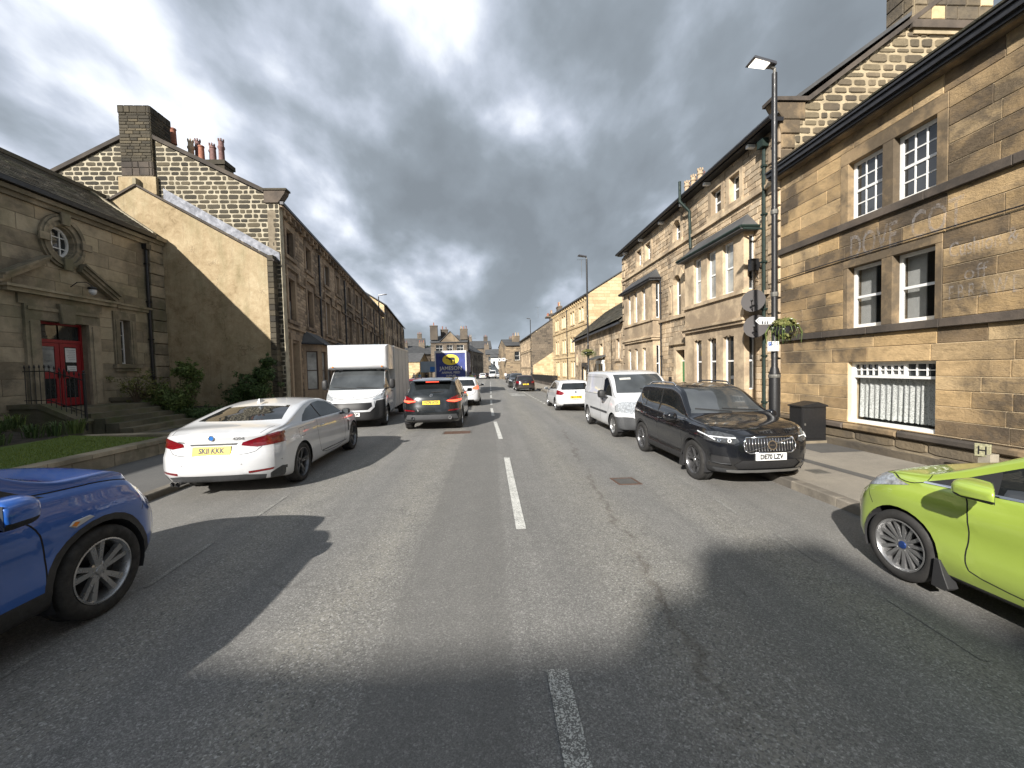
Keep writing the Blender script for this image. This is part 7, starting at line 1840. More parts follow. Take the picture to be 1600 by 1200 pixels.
c.cut('side', [(.62, 1.04), (.68, 1.175), (.80, 1.11), (.97, 1.025)], 'quarter_trim', TRIM, xmin=.4, only=tuple(k for k, v in c.ids.items() if v[0] == 'side_window'))
c.cut('front', [(-.70, 1.17), (.70, 1.17), (.56, 1.57), (-.56, 1.57)], 'windscreen', CARGL, mirror=False)
c.cut('side', [(1.70, .90), (1.78, .97), (1.92, .985), (2.05, .90), (2.14, .72), (1.98, .78)], 'headlight', LENSC, xmin=.35, nxmin=.05, off=.004)
c.cut('side', [(-1.7, .2), (1.7, .2), (1.7, .36), (.86, .40), (-.86, .40), (-1.7, .36)], 'sill_trim', TRIM)
c.cut('front', [(-.5, .38), (.5, .38), (.5, .62), (-.5, .62)], 'lower_grille', TRIM, mirror=False)
c.cut('front', [(-.95, .2), (.95, .2), (.95, .36), (-.95, .36)], 'bumper_trim', TRIM, mirror=False, ymin=1.72)
c.seam('side', [(.60, 1.03), (.80, .90), (.86, .75), (.88, .55), (.86, .40)], .012, xmin=.5)
c.seam('side', [(.88, 1.06), (1.05, 1.045), (1.40, 1.03), (1.72, .955)], .009, xmin=.5, nxmin=.02)
c.seam('side', [(1.72, .90), (1.66, .70)], .007, xmin=.5)
c.cut('side', [(-.1, .40), (-.1, 1.05), (.59, 1.03), (.79, .90), (.85, .75), (.87, .55), (.85, .40)], 'door', c.paint)
c.seam('side', [(-.11, .4), (-.11, 1.05)], .010)
slab(c, 'right', [(1.02, .79), (1.06, .765), (1.20, .80), (1.17, .822), (1.05, .815)], -.02, .010, 'side_repeater', plain('clear_lens', (.6, .6, .6), .1, .3), bev=.004)
slab(c, 'right', [(1.03, .788), (1.06, .775), (1.09, .80), (1.06, .808)], .010, .012, 'amber_bulb', ORNG)
c.mirror(.55, 1.06, .91, (.25, .17, .19), c.paint, side=(1, -1)); handles(c, [(.05, .92)])
c.wheels('twin5', ALLOY, .243); c.finish()

# ---------------------------------------------------------------- near lime hatchback
c = Car('parked_car', 'lime green hatchback at the right edge with multi spoke silver wheel', 'car', dict(L=3.95, r=.305, arch=.345, axles=(-1.32, 1.17), crown=.05, tumble=.36, ml=.85, cf=.20, cr=.2, N=84,
    top=[(-1.975, 1.2), (-1.7, 1.38), (-.9, 1.48), (-.1, 1.47), (.30, 1.36), (.88, 1.075), (1.02, 1.02), (1.45, .965), (1.75, .86), (1.975, .66)],
    belt=[(-1.975, 1.02), (-1, 1.00), (0, .945), (.7, .905), (1.2, .90), (1.6, .85), (1.975, .58)],
    plan=[(-1.975, .77), (-1.6, .84), (0, .845), (1.17, .868), (1.6, .83), (1.975, .64)],
    bottom=[(-1.975, .28), (-1.7, .20), (1.6, .19), (1.975, .20)],
    tail=[(.2, .1), (.5, 0), (1, .05), (1.3, .3)], nose=[(.19, .03), (.32, 0), (.5, 0), (.62, .04), (.75, .14), (.88, .30), (1.0, .45)],
    side=[(.0, .03), (.12, .006), (.22, .004), (.34, .012), (.48, .018), (.60, .016), (.72, .004), (.82, .010), (.90, .028), (.96, .045)]), (4.42, 2.22, -.115), math.radians(-.6), P_GREEN)
c.cut('side', [(-1.3, 1.06), (-.9, 1.27), (-.1, 1.355), (.20, 1.285), (.72, 1.03), (.99, .925), (.6, .945), (0, .985)], 'side_window', CARGL, xmin=.38)
c.cut('side', [(-1.32, 1.045), (0, .970), (.6, .930), (1.0, .908), (1.0, .922), (.6, .946), (0, .986), (-1.32, 1.06)], 'chrome_strip', CHROME, xmin=.38, off=.005, over=tuple(c.ids.keys())[1:])
c.cut('side', [(.52, .955), (.54, 1.13), (.72, 1.03), (.98, .926), (.6, .947)], 'quarter_trim', TRIM, xmin=.38, only=tuple(k for k, v in c.ids.items() if v[0] == 'side_window'))
c.cut('front', [(-.68, 1.09), (.68, 1.09), (.55, 1.40), (-.55, 1.40)], 'windscreen', CARGL, mirror=False)
c.cut('side', [(1.10, .865), (1.30, .915), (1.55, .90), (1.78, .80), (1.88, .69), (1.70, .705), (1.50, .76)][::1], 'headlight', LENSC, xmin=.35, nxmin=.03, off=.004)
c.cut('front', [(-.45, .25), (.45, .25), (.38, .50), (-.38, .50)], 'lower_grille', TRIM, mirror=False)
c.seam('side', [(.70, .92), (.64, .80), (.63, .60), (.66, .42), (.60, .30), (-.55, .27)], .011)
c.seam('side', [(-.55, .27), (-.60, .6), (-.62, .97)], .010)
c.seam('side', [(.98, .92), (1.12, .875), (1.30, .93)], .008, nxmin=.02)
c.seam('side', [(1.50, .76), (1.44, .60)], .007)
c.seam('side', [(.96, 1.00), (.99, .93)], .007, nxmin=.02)
c.cut('side', [(.69, .92), (.63, .80), (.62, .60), (.65, .42), (.59, .305), (-.54, .275), (-.59, .6), (-.61, .96)], 'door', c.paint)
c.cut('side', [(-1.0, .17), (.80, .17), (.80, .235), (-1.0, .25)], 'sill_trim', TRIM, over=())
c.mirror(.52, 1.02, .88, (.24, .15, .135), c.paint, side=(-1, 1), sh=.85); handles(c, [(-.42, .86)])
m = MB(); m.prism(frame((-.87, .83, 0), (0, -1, 0), (-1, 0, 0)), [(-.02, .34), (.02, .34), (.05, .24), (.09, .14), (.06, .11), (-.04, .11)], -.08, .005, .004); c.add(m, 'mud_flap', TRIM)
c.wheels('multi15', ALLOY, .225, hub=plain('blue_hub', (.02, .05, .18), .3, .4)); c.finish()

# ---------------------------------------------------------------- black SUV facing the camera
c = Car('parked_car', 'glossy black SUV facing the camera on the right with white plate DE70 LZV', 'car', dict(L=4.20, r=.36, arch=.395, archtrim=.055, axles=(-1.27, 1.27), crown=.05, tumble=.34, ml=.8, cf=.18, cr=.2, N=84,
    top=[(-2.10, 1.46), (-1.85, 1.60), (-1.1, 1.68), (-.15, 1.69), (.28, 1.61), (.78, 1.28), (1.03, 1.13), (1.2, 1.10), (1.7, 1.055), (1.97, .99), (2.10, .91)],
    belt=[(-2.10, 1.22), (-1.5, 1.19), (-.7, 1.09), (.6, 1.04), (1.1, 1.02), (1.7, .995), (2.10, .84)],
    plan=[(-2.10, .82), (-1.7, .91), (0, .915), (1.27, .93), (1.8, .885), (2.10, .76)],
    bottom=[(-2.10, .34), (-1.8, .26), (1.7, .25), (2.10, .26)],
    tail=[(.2, .1), (.5, 0), (.95, .02), (1.1, .10), (1.5, .42), (1.65, .55)],
    nose=[(.25, .14), (.36, .05), (.50, .0), (.72, .0), (.84, .025), (.92, .07), (1.02, .16), (1.1, .25)],
    side=[(.0, .02), (.10, .008), (.22, .03), (.32, .036), (.44, .024), (.56, .006), (.70, .0), (.82, .010), (.90, .028), (.96, .045)]), (4.27, 8.0, -.14), math.radians(180 + .6), P_BLACK); c.root.scale = (.93, .93, .95)
c.cut('side', [(-1.52, 1.36), (-1.25, 1.46), (-.6, 1.53), (.0, 1.54), (.25, 1.47), (.73, 1.16), (.91, 1.06), (.3, 1.075), (-.7, 1.11), (-1.20, 1.15)], 'side_window', CARGL, xmin=.4)
gl = tuple(c.ids.keys())[-2:]
c.seam('side', [(-.36, 1.07), (-.44, 1.53)], .06, only=gl, nxmin=.1); c.seam('side', [(-1.05, 1.1), (-1.2, 1.5)], .035, only=gl, nxmin=.1)
c.cut('front', [(-.74, 1.155), (.74, 1.155), (.70, 1.21), (.56, 1.605), (-.56, 1.605), (-.70, 1.21)], 'windscreen', CARGLG, mirror=False)
gpoly = [(-.36, .615), (.36, .615), (.43, .66), (.445, .76), (.40, .86), (-.40, .86), (-.445, .76), (-.43, .66)]
c.cut('front', gpoly, 'grille', BLK, mirror=False, ymin=1.9, off=-.02)
c.cut('front', [(.50, .80), (.58, .76), (.80, .775), (1.0, .82), (1.0, .93), (.74, .945), (.56, .90)], 'headlight', LENSD, ymin=1.62, off=.004)
c.cut('front', [(-.50, .33), (.50, .33), (.58, .42), (.46, .50), (-.46, .50), (-.58, .42)], 'lower_grille', TRIM, mirror=False, ymin=1.9, off=-.015)
c.cut('front', [(.60, .40), (.88, .42), (.86, .56), (.66, .55)], 'fog_lamp_recess', TRIM, ymin=1.75, off=-.012)
c.cut('front', [(-.72, .27), (.72, .27), (.66, .325), (-.66, .325)], 'skid_plate', plain('satin_silver', (.40, .40, .39), .35, .7), mirror=False, ymin=1.9, off=.008)
c.cut('front', [(-1, .2), (1, .2), (1, .36), (.5, .33), (-.5, .33), (-1, .36)], 'bumper_trim', TRIMG, mirror=False, ymin=1.78)
c.cut('side', [(-1.9, .2), (1.9, .2), (1.9, .37), (.88, .40), (-.88, .40), (-1.9, .37)], 'sill_trim', TRIM)
c.seam('side', [(.91, 1.05), (.86, .9), (.84, .6), (.80, .40)], .010); c.seam('side', [(-.33, 1.09), (-.30, .7), (-.33, .40)], .010); c.seam('side', [(-1.18, 1.15), (-1.02, .95), (-.84, .72), (-.80, .42)], .010)
c.seam('front', [(.80, 1.08), (.56, .95), (.43, .885), (-.43, .885), (-.56, .95), (-.80, 1.08)], .008, mirror=False, ymin=1.2, xmin=0)
c.cut('side', [(.90, 1.05), (.85, .9), (.83, .6), (.79, .405), (-.32, .405), (-.29, .7), (-.32, 1.08)], 'door', c.paint); c.cut('side', [(-.34, 1.08), (-.31, .7), (-.34, .405), (-.79, .425), (-.83, .72), (-1.01, .95), (-1.17, 1.14)], 'door', c.paint)
f = c.basis('front', 0, .74, -.005)
m = MB(); n = len(gpoly)
for i in range(n):
    a, b = gpoly[i], gpoly[(i + 1) % n]
    for t in (0,): 
        P, nn = c.surf('front', *a); Q, n2 = c.surf('front', *b); m.tube([P + nn * .008, Q + n2 * .008], .012, 6)
c.add(m, 'grille_surround', CHROME, smooth=True)
for i in range(17):
    x = -.40 + i * .05; m = MB()
    P, n1 = c.surf('front', x, .645); Q, n2 = c.surf('front', x, .845); m.tube([P + n1 * .004, Q + n2 * .004], .0085, 5); c.add(m, 'grille_slat', CHROME, smooth=True)
m = MB(); P, n1 = c.surf('front', -.38, .84); Q, n2 = c.surf('front', .38, .64); m.tube([P + n1 * .02, (P + Q) / 2 + Vector((0, .035, 0)), Q + n2 * .02], .010, 5); c.add(m, 'badge_bar', CHROME)
fr_, rb = roundel(c, 'front', 0, .74, .078, CHROME, BLK, lift=.04); glyph('VOLVO', .026, rb, CHROME, lambda a, b, d: fr_(a, .006, b), 'badge_lettering', bold=.0006)
c.plate('front', 0, .555, 'DE70 LZV', False, .52, .118, lift=.02)
for sd in (-1, 1):   # T shaped running lamp
    m = MB(); q = [c.surf('front', sd * x, z) for x, z in ((.55, .855), (.70, .855), (.86, .86))]; m.tube([p + n * .012 for p, n in q], .010, 5)
    q = [c.surf('front', sd * x, z) for x, z in ((.80, .81), (.86, .86), (.90, .91))]; m.tube([p + n * .012 for p, n in q], .010, 5); c.add(m, 'running_lamp', plain('lamp_white', (.75, .78, .8), .2))
    for x in (.64, .76): p, n = c.surf('front', sd * x, .81); f = c.basis('front', sd * x, .81, .004); m = MB(); ring(m, f, 0, 0, .018, .018, .03, .03, -.01, .004, 14); c.add(m, 'lamp_unit', CHROME)
    rod(c, 'front', [(sd * .62, .43), (sd * .74, .425), (sd * .86, .44)], .008, 'fog_trim', TRIMG, .004)
    p0 = [(sd * .60, y, c.surf('top', sd * .60, y)[0].z + z) for y, z in ((.0, .0), (-.12, .045), (-.5, .05), (-.9, .05), (-1.2, .045), (-1.40, .0))]; m = MB(); m.tube(p0, .018, 6); c.add(m, 'roof_rail', CHROME if sd > 0 else TRIMG, smooth=True)
m = MB(); q = [c.surf('right', y, z) for y, z in ((.91, 1.055), (.3, 1.068), (-.7, 1.103), (-1.20, 1.142), (-1.40, 1.25), (-1.54, 1.37))]; m.tube([p + n * .005 for p, n in q], .008, 5); c.add(m, 'window_chrome', CHROME)
wiper(c, 0, 1.17, -.6, .1, .05); wiper(c, 0, 1.165, -.05, .62, .06); handles(c, [(-.15, .95), (-.95, .98)]); c.mirror(.70, 1.08, .94, (.22, .16, .17), c.paint)
m = MB(); m.prism(frame((.93, .83, 0), (0, -1, 0), (1, 0, 0)), [(-.03, .36), (.03, .36), (.08, .16), (-.02, .16)], -.14, -.01); c.add(m, 'mud_flap', TRIM)
c.wheels('v5', ALLOYM, .255, hub=ALLOY, width=.235); c.finish()

# ---------------------------------------------------------------- small white van facing the camera
def plainveh(spec, **k): return Car(**k)
c = Car('parked_van', 'small white panel van with grey bumper parked behind the black SUV', 'van', dict(L=4.25, r=.315, arch=.36, axles=(-1.38, 1.30), crown=.05, tumble=.13, ml=.75, cf=.34, cr=.12, N=60,
    top=[(-2.125, 1.74), (-1.9, 1.80), (0, 1.83), (.50, 1.79), (.82, 1.66), (1.30, 1.21), (1.45, 1.13), (1.85, 1.02), (2.125, .82)],
    belt=[(-2.125, 1.2), (0, 1.13), (1.2, 1.05), (1.7, .98), (2.125, .74)], plan=[(-2.125, .86), (-1.7, .905), (0, .915), (1.3, .905), (1.8, .86), (2.125, .72)],
    bottom=[(-2.125, .35), (-1.8, .24), (1.7, .24), (2.125, .26)], tail=[(.2, .06), (.6, 0), (1.2, .02), (1.8, .10)], nose=[(.2, .08), (.4, 0), (.6, .02), (.8, .12), (.95, .25), (1.1, .4)]), (4.22, 12.45, -.12), math.radians(180 + .8), P_WHITE)
c.cut('side', [(.28, 1.13), (.28, 1.55), (.45, 1.62), (.62, 1.60), (.95, 1.33), (1.12, 1.10)], 'side_window', CARGL, xmin=.4)
c.cut('front', [(-.74, 1.20), (.74, 1.20), (.66, 1.70), (-.66, 1.70)], 'windscreen', CARGLG, mirror=False)
c.cut('side', [(1.52, .72), (1.50, .86), (1.62, .99), (1.82, .98), (2.0, .80), (1.95, .68)], 'headlight', LENSC, xmin=.4, nxmin=.03, off=.004)
c.cut('front', [(-1, .2), (1, .2), (1, .58), (.55, .60), (.45, .52), (-.45, .52), (-.55, .60), (-1, .58)], 'bumper', TRIMG, mirror=False, ymin=1.48)
c.cut('front', [(-.42, .70), (.42, .70), (.40, .78), (-.40, .78)], 'grille', TRIM, mirror=False)
c.cut('side', [(-.95, .60), (.86, .60), (.86, .66), (-.95, .66)], 'rubbing_strip', TRIMG, off=.01)
c.seam('side', [(.22, 1.60), (.20, .8), (.22, .28)], .014); c.seam('side', [(1.10, 1.09), (.98, .8), (.92, .4)], .012); c.seam('side', [(-1.75, 1.60), (.05, 1.62), (.05, 1.1), (-1.75, 1.08), (-1.75, 1.60)], .010, nxmin=.2)
c.cut('side', [(.24, 1.12), (.22, .8), (.24, .29), (.90, .4), (.96, .8), (1.08, 1.08)], 'door', c.paint)
wiper(c, 0, 1.24, -.62, .05, .06); c.mirror(.80, 1.16, .93, (.20, .15, .24), TRIM); handles(c, [(.36, .98)], TRIM); m = MB(); m.tube([(0, .55, 1.80), (0, .35, 2.10)], .005, 4); c.add(m, 'aerial', TRIM)
f = c.basis('front', .38, 1.58, .004); m = MB(); m.box(f, -.16, .16, 0, .003, -.04, .04); c.add(m, 'visor', plain('visor_pale', (.4, .4, .38), .8))
c.wheels('steel', ALLOY, .215); c.finish()

def hatch(name, label, loc, yaw_, paint, plate=None, yel=True, H=1.47, W=.865, L=4.0, lit=False, front_plate=None, trimwin=True, suv=False, N=44, group=None, style='five', glass=CARGL, spoiler=True, details=True, cat='car', tail_z=.84):
    k = H / 1.47
    c = Car(name, label, cat, dict(L=L, r=.31 * (1.08 if suv else 1), arch=.35 * (1.08 if suv else 1), archtrim=.04 if suv else 0, axles=(-L / 2 + .72, L / 2 - .80), crown=.05, tumble=.34, ml=.75, cf=.3, cr=.2, N=N,
        top=[(-L / 2, 1.27 * k), (-L / 2 + .25, 1.39 * k), (-1.0, H), (-.1, 1.465 * k), (.30, 1.37 * k), (L / 2 - 1.15, 1.06 * k), (L / 2 - 1.0, 1.0 * k), (L / 2 - .4, .9 * k), (L / 2, .70 * k)],
        belt=[(-L / 2, 1.0 * k), (-1, .99 * k), (0, .95 * k), (.8, .91 * k), (L / 2 - .4, .86 * k), (L / 2, .62 * k)],
        plan=[(-L / 2, W * .90), (-L / 2 + .35, W * .98), (0, W), (L / 2 - .8, W), (L / 2 - .35, W * .95), (L / 2, W * .80)],
        bottom=[(-L / 2, .30), (-L / 2 + .3, .23), (L / 2 - .35, .22), (L / 2, .22)],
        tail=[(.2, .10), (.40, 0), (.62, 0), (.75, .03), (.92 * k, .08), (1.05 * k, .16), (1.3 * k, .38), (1.45 * k, .46)], nose=[(.2, .06), (.4, 0), (.6, .02), (.75, .10), (.9, .25)]), loc, yaw_, paint, group)
    c.cut('side', [(-1.35, 1.05 * k), (-.95, 1.26 * k), (-.1, 1.355 * k), (.20, 1.29 * k), (L / 2 - 1.35, 1.06 * k), (L / 2 - 1.1, .955 * k), (0, .985 * k)], 'side_window', glass, xmin=.38)
    c.seam('side', [(-.2, .97 * k), (-.24, 1.38 * k)], .06, only=tuple(c.ids.keys())[-2:], nxmin=.1)
    c.cut('front', [(-.66, 1.08 * k), (.66, 1.08 * k), (.53, 1.40 * k), (-.53, 1.40 * k)], 'windscreen', glass, mirror=False)
    c.cut('rear', [(-.62, 1.02 * k), (.62, 1.02 * k), (.63, 1.07 * k), (.52, 1.32 * k), (-.52, 1.32 * k), (-.63, 1.07 * k)], 'rear_window', glass, mirror=False, off=.002)
    c.cut('rear', [(.50, tail_z - .06), (.66, tail_z - .09), (1.0, tail_z - .04), (1.0, tail_z + .12), (.78, tail_z + .14), (.54, tail_z + .04)], 'tail_light', BRAKE if lit else TAILR, ymax=-L / 2 + .42, off=.004)
    c.cut('front', [(.50, .68 * k), (.9, .74 * k), (.9, .86 * k), (.66, .84 * k)], 'headlight', LENSC, ymin=L / 2 - .55, off=.004)
    c.cut('front', [(-.42, .58), (.42, .58), (.40, .70), (-.40, .70)], 'grille', TRIM, mirror=False); c.cut('front', [(-.55, .28), (.55, .28), (.45, .48), (-.45, .48)], 'lower_grille', TRIM, mirror=False)
    c.cut('rear', [(-.6, .22), (.6, .22), (.56, .36), (-.56, .36)], 'bumper_trim', TRIM, mirror=False)
    c.seam('rear', [(.66, 1.3 * k), (.70, 1.0 * k), (.62, .55), (-.62, .55), (-.70, 1.0 * k), (-.66, 1.3 * k)], .010, mirror=False, xmin=0, ymax=-1.2)
    c.seam('side', [(-.2, .96 * k), (-.18, .6), (-.22, .27)], .012); c.seam('side', [(.75, .92 * k), (.70, .6), (.68, .3)], .012)
    if plate: c.plate('rear', 0, plate[1], plate[0], yel, .52, .115)
    if front_plate: c.plate('front', 0, front_plate[1], front_plate[0], False, .52, .115)
    roundel(c, 'rear', 0, plate[1] + .22 if plate else .9, .045)
    c.mirror(.62 * L / 4, 1.0 * k, W + .02, (.19, .13, .13), paint); c.wheels(style, ALLOY if style != 'dark' else ALLOYD, .21)
    m = MB(); P, n_ = c.surf('rear', 0, 1.07 * k); q = [c.surf('rear', x, 1.07 * k + .03 * x) for x in (0, .12, .24, .36)]; m.tube([p + n * .014 for p, n in q], .010, 5); c.add(m, 'rear_wiper', TRIM)
    return c
c = hatch('parked_car', 'white three door hatchback parked on the right beyond the small van', (3.82, 20.1, -.18), 0, P_WHITE, ('SN13 WZB', .66), H=1.42); c.finish()
c = hatch('queueing_car', 'white hatchback queueing ahead of the dark grey SUV, brake lamp lit', (-1.42, 22.9, -.07), 0, P_WHITE, ('YD16 XHT', .62), lit=True, H=1.52, tail_z=.95); c.finish()
# dark grey SUV in the queue
c = hatch('queueing_car', 'dark grey SUV seen from behind, brake lamps lit, yellow plate YC70 AYX', (-1.80, 14.65, 0), 0, P_GREY, ('YC70 AYX', .86), lit=False, H=1.60, W=.915, L=4.44, suv=True, N=60, tail_z=.93)
c.cut('rear', [(.46, .90), (.70, .86), (.90, .90), (.90, .95), (.70, .935), (.48, .925)], 'lit_brake_strip', BRAKE, ymax=-1.7, over=tuple(c.ids.keys()), off=.008)
c.cut('rear', [(.50, .60), (.86, .62), (.86, .66), (.50, .64)], 'reflector', TAILR, ymax=-1.8, off=.003)
c.cut('rear', [(-.80, .36), (.80, .36), (.74, .50), (-.74, .50)], 'lower_bumper', TRIMG, mirror=False, ymax=-1.8)
slab(c, 'rear', [(-.20, 1.465), (.20, 1.465), (.20, 1.50), (-.20, 1.50)], -.02, .03, 'high_brake_lamp', BRAKE)
m = MB(); m.hexa([(-.60, -2.0, 1.50), (.60, -2.0, 1.50), (.60, -1.70, 1.52), (-.60, -1.70, 1.52), (-.58, -1.98, 1.53), (.58, -1.98, 1.53), (.58, -1.70, 1.56), (-.58, -1.70, 1.56)]); c.add(m, 'roof_spoiler', c.paint)
for x in (-.56, .56): m = MB(); f = c.basis('rear', x, .40, 0, (0, -1, 0)); ring(m, f, 0, 0, .036, .036, .052, .052, -.1, .03, 18); c.add(m, 'exhaust_pipe', CHROME)
for sd in (-1, 1): m = MB(); m.tube([(sd * .64, .2, 1.53), (sd * .64, 0, 1.60), (sd * .62, -1.2, 1.60), (sd * .60, -1.5, 1.55)], .016, 5); c.add(m, 'roof_rail', TRIM)
c.finish()
c = hatch('parked_car', 'dark red car parked on the left, glimpsed between the box van and dark SUV', (-4.05, 24.6, -.05), 0, P_RED, ('FN12 UKR', .66), N=36); c.finish()
c = hatch('parked_car', 'dark maroon hatchback seen from behind, parked alone by the railings on the right', (3.15, 38.6, -.30), math.radians(1), P_MAROON, ('YJ14 KLC', .66), W=.89, N=34); c.finish()
c = hatch('parked_car', 'dark grey SUV facing the camera, parked just beyond the maroon hatchback', (2.95, 46.8, -.36), math.radians(180), P_GREY, None, H=1.62, W=.92, L=4.4, suv=True, front_plate=('KP19 XFR', .45), N=34); c.finish()
c = hatch('parked_car', 'white estate car with its tail toward us, far left side of the street end', (-1.75, 100, -.66), 0, P_WHITE, ('NX08 BTL', .7), N=26, W=.9, L=4.3); c.finish()
c = hatch('parked_car', 'dark car beside the far white estate, in front of the shops', (-4.2, 99, -.66), 0, P_BLACK, ('MV11 DHK', .7), N=26, W=.9); c.finish()
c = hatch('parked_car', 'small red car just behind the far white van', (-.75, 112, -.74), 0, P_RED, ('YK07 HJV', .7), N=26); c.finish()
c = hatch('parked_car', 'far white car facing us, half hidden by the far white van', (2.2, 113, -.74), math.radians(180), P_WHITE, None, front_plate=('YR15 ETO', .45), N=26); c.finish()
c = hatch('parked_car', 'far dark car outside the corner building on the right', (3.4, 66, -.5), math.radians(180), P_BLACK, None, front_plate=('FJ62 VSN', .45), N=26); c.finish()
# far white van
c = Car('white_van', 'far white van driving towards us at the end of the street', 'van', dict(L=5.0, r=.34, arch=.38, axles=(-1.6, 1.65), crown=.06, tumble=.12, ml=.7, cf=.3, cr=.1, N=30,
    top=[(-2.5, 2.05), (0, 2.15), (1.0, 2.1), (1.35, 1.85), (1.9, 1.25), (2.05, 1.18), (2.5, .95)], belt=[(-2.5, 1.3), (1, 1.2), (2.5, .85)], plan=[(-2.5, .93), (0, .97), (1.9, .95), (2.5, .8)], bottom=[(-2.5, .3), (2.5, .25)],
    tail=[(.2, 0), (2, .05)], nose=[(.2, .05), (.5, 0), (.9, .1), (1.1, .3)]), (.62, 104, -.68), math.radians(180), P_WHITE)
c.cut('front', [(-.78, 1.22), (.78, 1.22), (.70, 1.9), (-.70, 1.9)], 'windscreen', CARGL, mirror=False); c.cut('side', [(.9, 1.3), (1.0, 1.8), (1.3, 1.75), (1.8, 1.25)], 'side_window', CARGL)
c.cut('front', [(-.95, .2), (.95, .2), (.95, .55), (-.95, .55)], 'bumper', TRIM, mirror=False, ymin=2); c.cut('front', [(.5, .8), (.95, .85), (.95, 1.05), (.6, .98)], 'headlight', LENSC, ymin=1.9); c.wheels('steel', ALLOY, .23); c.mirror(1.35, 1.25, 1.0, (.2, .14, .26), TRIM); c.finish()

# ---------------------------------------------------------------- box van
LX, LY = -4.60, 14.80
c = Car('box_van', 'white low box van with rounded overcab pod and black bumper, facing the camera', 'van', dict(L=2.7, r=.345, arch=.40, axles=(.42, ), crown=.04, tumble=.10, ml=.9, cf=.34, cr=.0, N=60,
    top=[(-1.35, 2.10), (-.7, 2.12), (-.3, 2.06), (.02, 1.92), (.52, 1.36), (.66, 1.26), (1.05, 1.10), (1.35, .95)],
    belt=[(-1.35, 1.34), (0, 1.26), (.6, 1.18), (1.35, .84)], plan=[(-1.35, 1.0), (0, 1.01), (.5, 1.0), (1.0, .95), (1.35, .80)],
    bottom=[(-1.35, .40), (0, .32), (1.35, .26)], tail=[(.2, 0), (2, 0)], nose=[(.2, .06), (.36, 0), (.55, 0), (.7, .02), (.85, .08), (1.0, .2), (1.2, .4)]), (LX, LY, 0), math.radians(184), P_WHITE)
c.cut('side', [(-.52, 1.30), (-.52, 1.86), (-.30, 1.90), (-.05, 1.78), (.38, 1.30), (.46, 1.20), (.1, 1.22)], 'side_window', CARGL, xmin=.5)
c.cut('front', [(-.90, 1.24), (.90, 1.24), (.92, 1.30), (.84, 1.93), (-.84, 1.93), (-.92, 1.30)], 'windscreen', CARGLG, mirror=False)
gp_ = [(-.50, .60), (.50, .60), (.62, .70), (.60, .83), (-.60, .83), (-.62, .70)]
c.cut('front', [(-.56, .54), (.56, .54), (.69, .68), (.66, .88), (-.66, .88), (-.69, .68)], 'grille_surround', P_WHITE, mirror=False, ymin=.9, off=.012)
c.cut('front', gp_, 'grille', BLK, mirror=False, ymin=.9, over=tuple(c.ids.keys()), off=.006)
c.cut('front', [(.62, .93), (.70, .90), (1.01, .98), (1.01, 1.16), (.90, 1.14), (.70, 1.02)], 'headlight', LENSC, ymin=.62, off=.005)
c.cut('front', [(-1.1, .2), (1.1, .2), (1.1, .84), (.98, .92), (.72, .88), (.69, .68), (.56, .54), (-.56, .54), (-.69, .68), (-.72, .88), (-.98, .92), (-1.1, .84)], 'bumper', TRIM, mirror=False, ymin=.72)
c.cut('side', [(-1.35, .3), (-.05, .3), (-.05, .42), (-1.35, .44)], 'sill_trim', TRIM)
c.seam('side', [(-.62, 1.9), (-.62, .45)], .014); c.seam('side', [(.50, 1.19), (.40, 1.0), (-.02, .75), (-.08, .42)], .014); c.seam('front', [(-.80, 1.18), (-.66, .95), (.66, .95), (.80, 1.18)], .010, mirror=False, xmin=0, ymin=.3)
c.plate('front', 0, .46, 'YD66 UOP', False, .52, .115, lift=.012); wiper(c, 0, 1.27, -.75, .0, .05); wiper(c, 0, 1.27, .0, .78, .07)
f = c.basis('front', 0, 1.0, .004); m = MB(); m.prism(f, [(-.05, -.055), (-.01, -.06), (.0, -.02), (.03, -.055), (.055, -.05), (.03, .0), (.045, .03), (.0, .065), (-.045, .05), (-.02, .02), (-.055, -.01)], 0, .01); c.add(m, 'badge', CHROME)
c.mirror(.25, 1.42, 1.03, (.20, .14, .36), TRIM); handles(c, [(-.45, 1.12)], TRIM)
# pod: rounded box over the cab; local y forward
def rounded(mb, x0, x1, y0, y1, z0, z1, r, n=4, front_round=.0):
    bm = bmesh.new(); bmesh.ops.create_cube(bm, size=1)
    for v in bm.verts: v.co = Vector(((x0 + x1) / 2 + v.co.x * (x1 - x0), (y0 + y1) / 2 + v.co.y * (y1 - y0), (z0 + z1) / 2 + v.co.z * (z1 - z0)))
    es = [e for e in bm.edges if (e.verts[0].co.y + e.verts[1].co.y) / 2 > y1 - .01 or front_round < 0]
    bmesh.ops.bevel(bm, geom=es, offset=r, segments=n + 2, profile=.5, affect='EDGES')
    bm.verts.index_update(); mb.add([tuple(v.co) for v in bm.verts], [tuple(v.index for v in f.verts) for f in bm.faces]); bm.free()
BOXW = plain('box_body_white', (.48, .48, .47), .55, var=.06, vs=2)
m = MB(); rounded(m, -1.03, 1.03, -.9, .32, 1.93, 2.80, .20, 5); pod = c.add(m, 'overcab_pod', P_WHITE, sharp=35)
for x in (-.82, .82): m = MB(); m.lathe((x, .33, 2.02), [(.03, -.01), (.03, .01), (.02, .02)], 10, 'y'); c.add(m, 'marker_lamp', ORNG)
m = MB(); m.abox((0, -3.0, 1.64), (2.10, 4.2, 2.32)); bx = c.add(m, 'load_box', BOXW)
m = MB()
for (y, z, a, b) in ((-.92, 1.64, .03, 2.34), (-5.08, 1.64, .05, 2.34)):
    for sd in (-1, 1): m.abox((sd * 1.055, y, z), (.02, a, b))
for z in (.52, 2.77):
    for sd in (-1, 1): m.abox((sd * 1.055, -3.0, z), (.022, 4.16, .06))
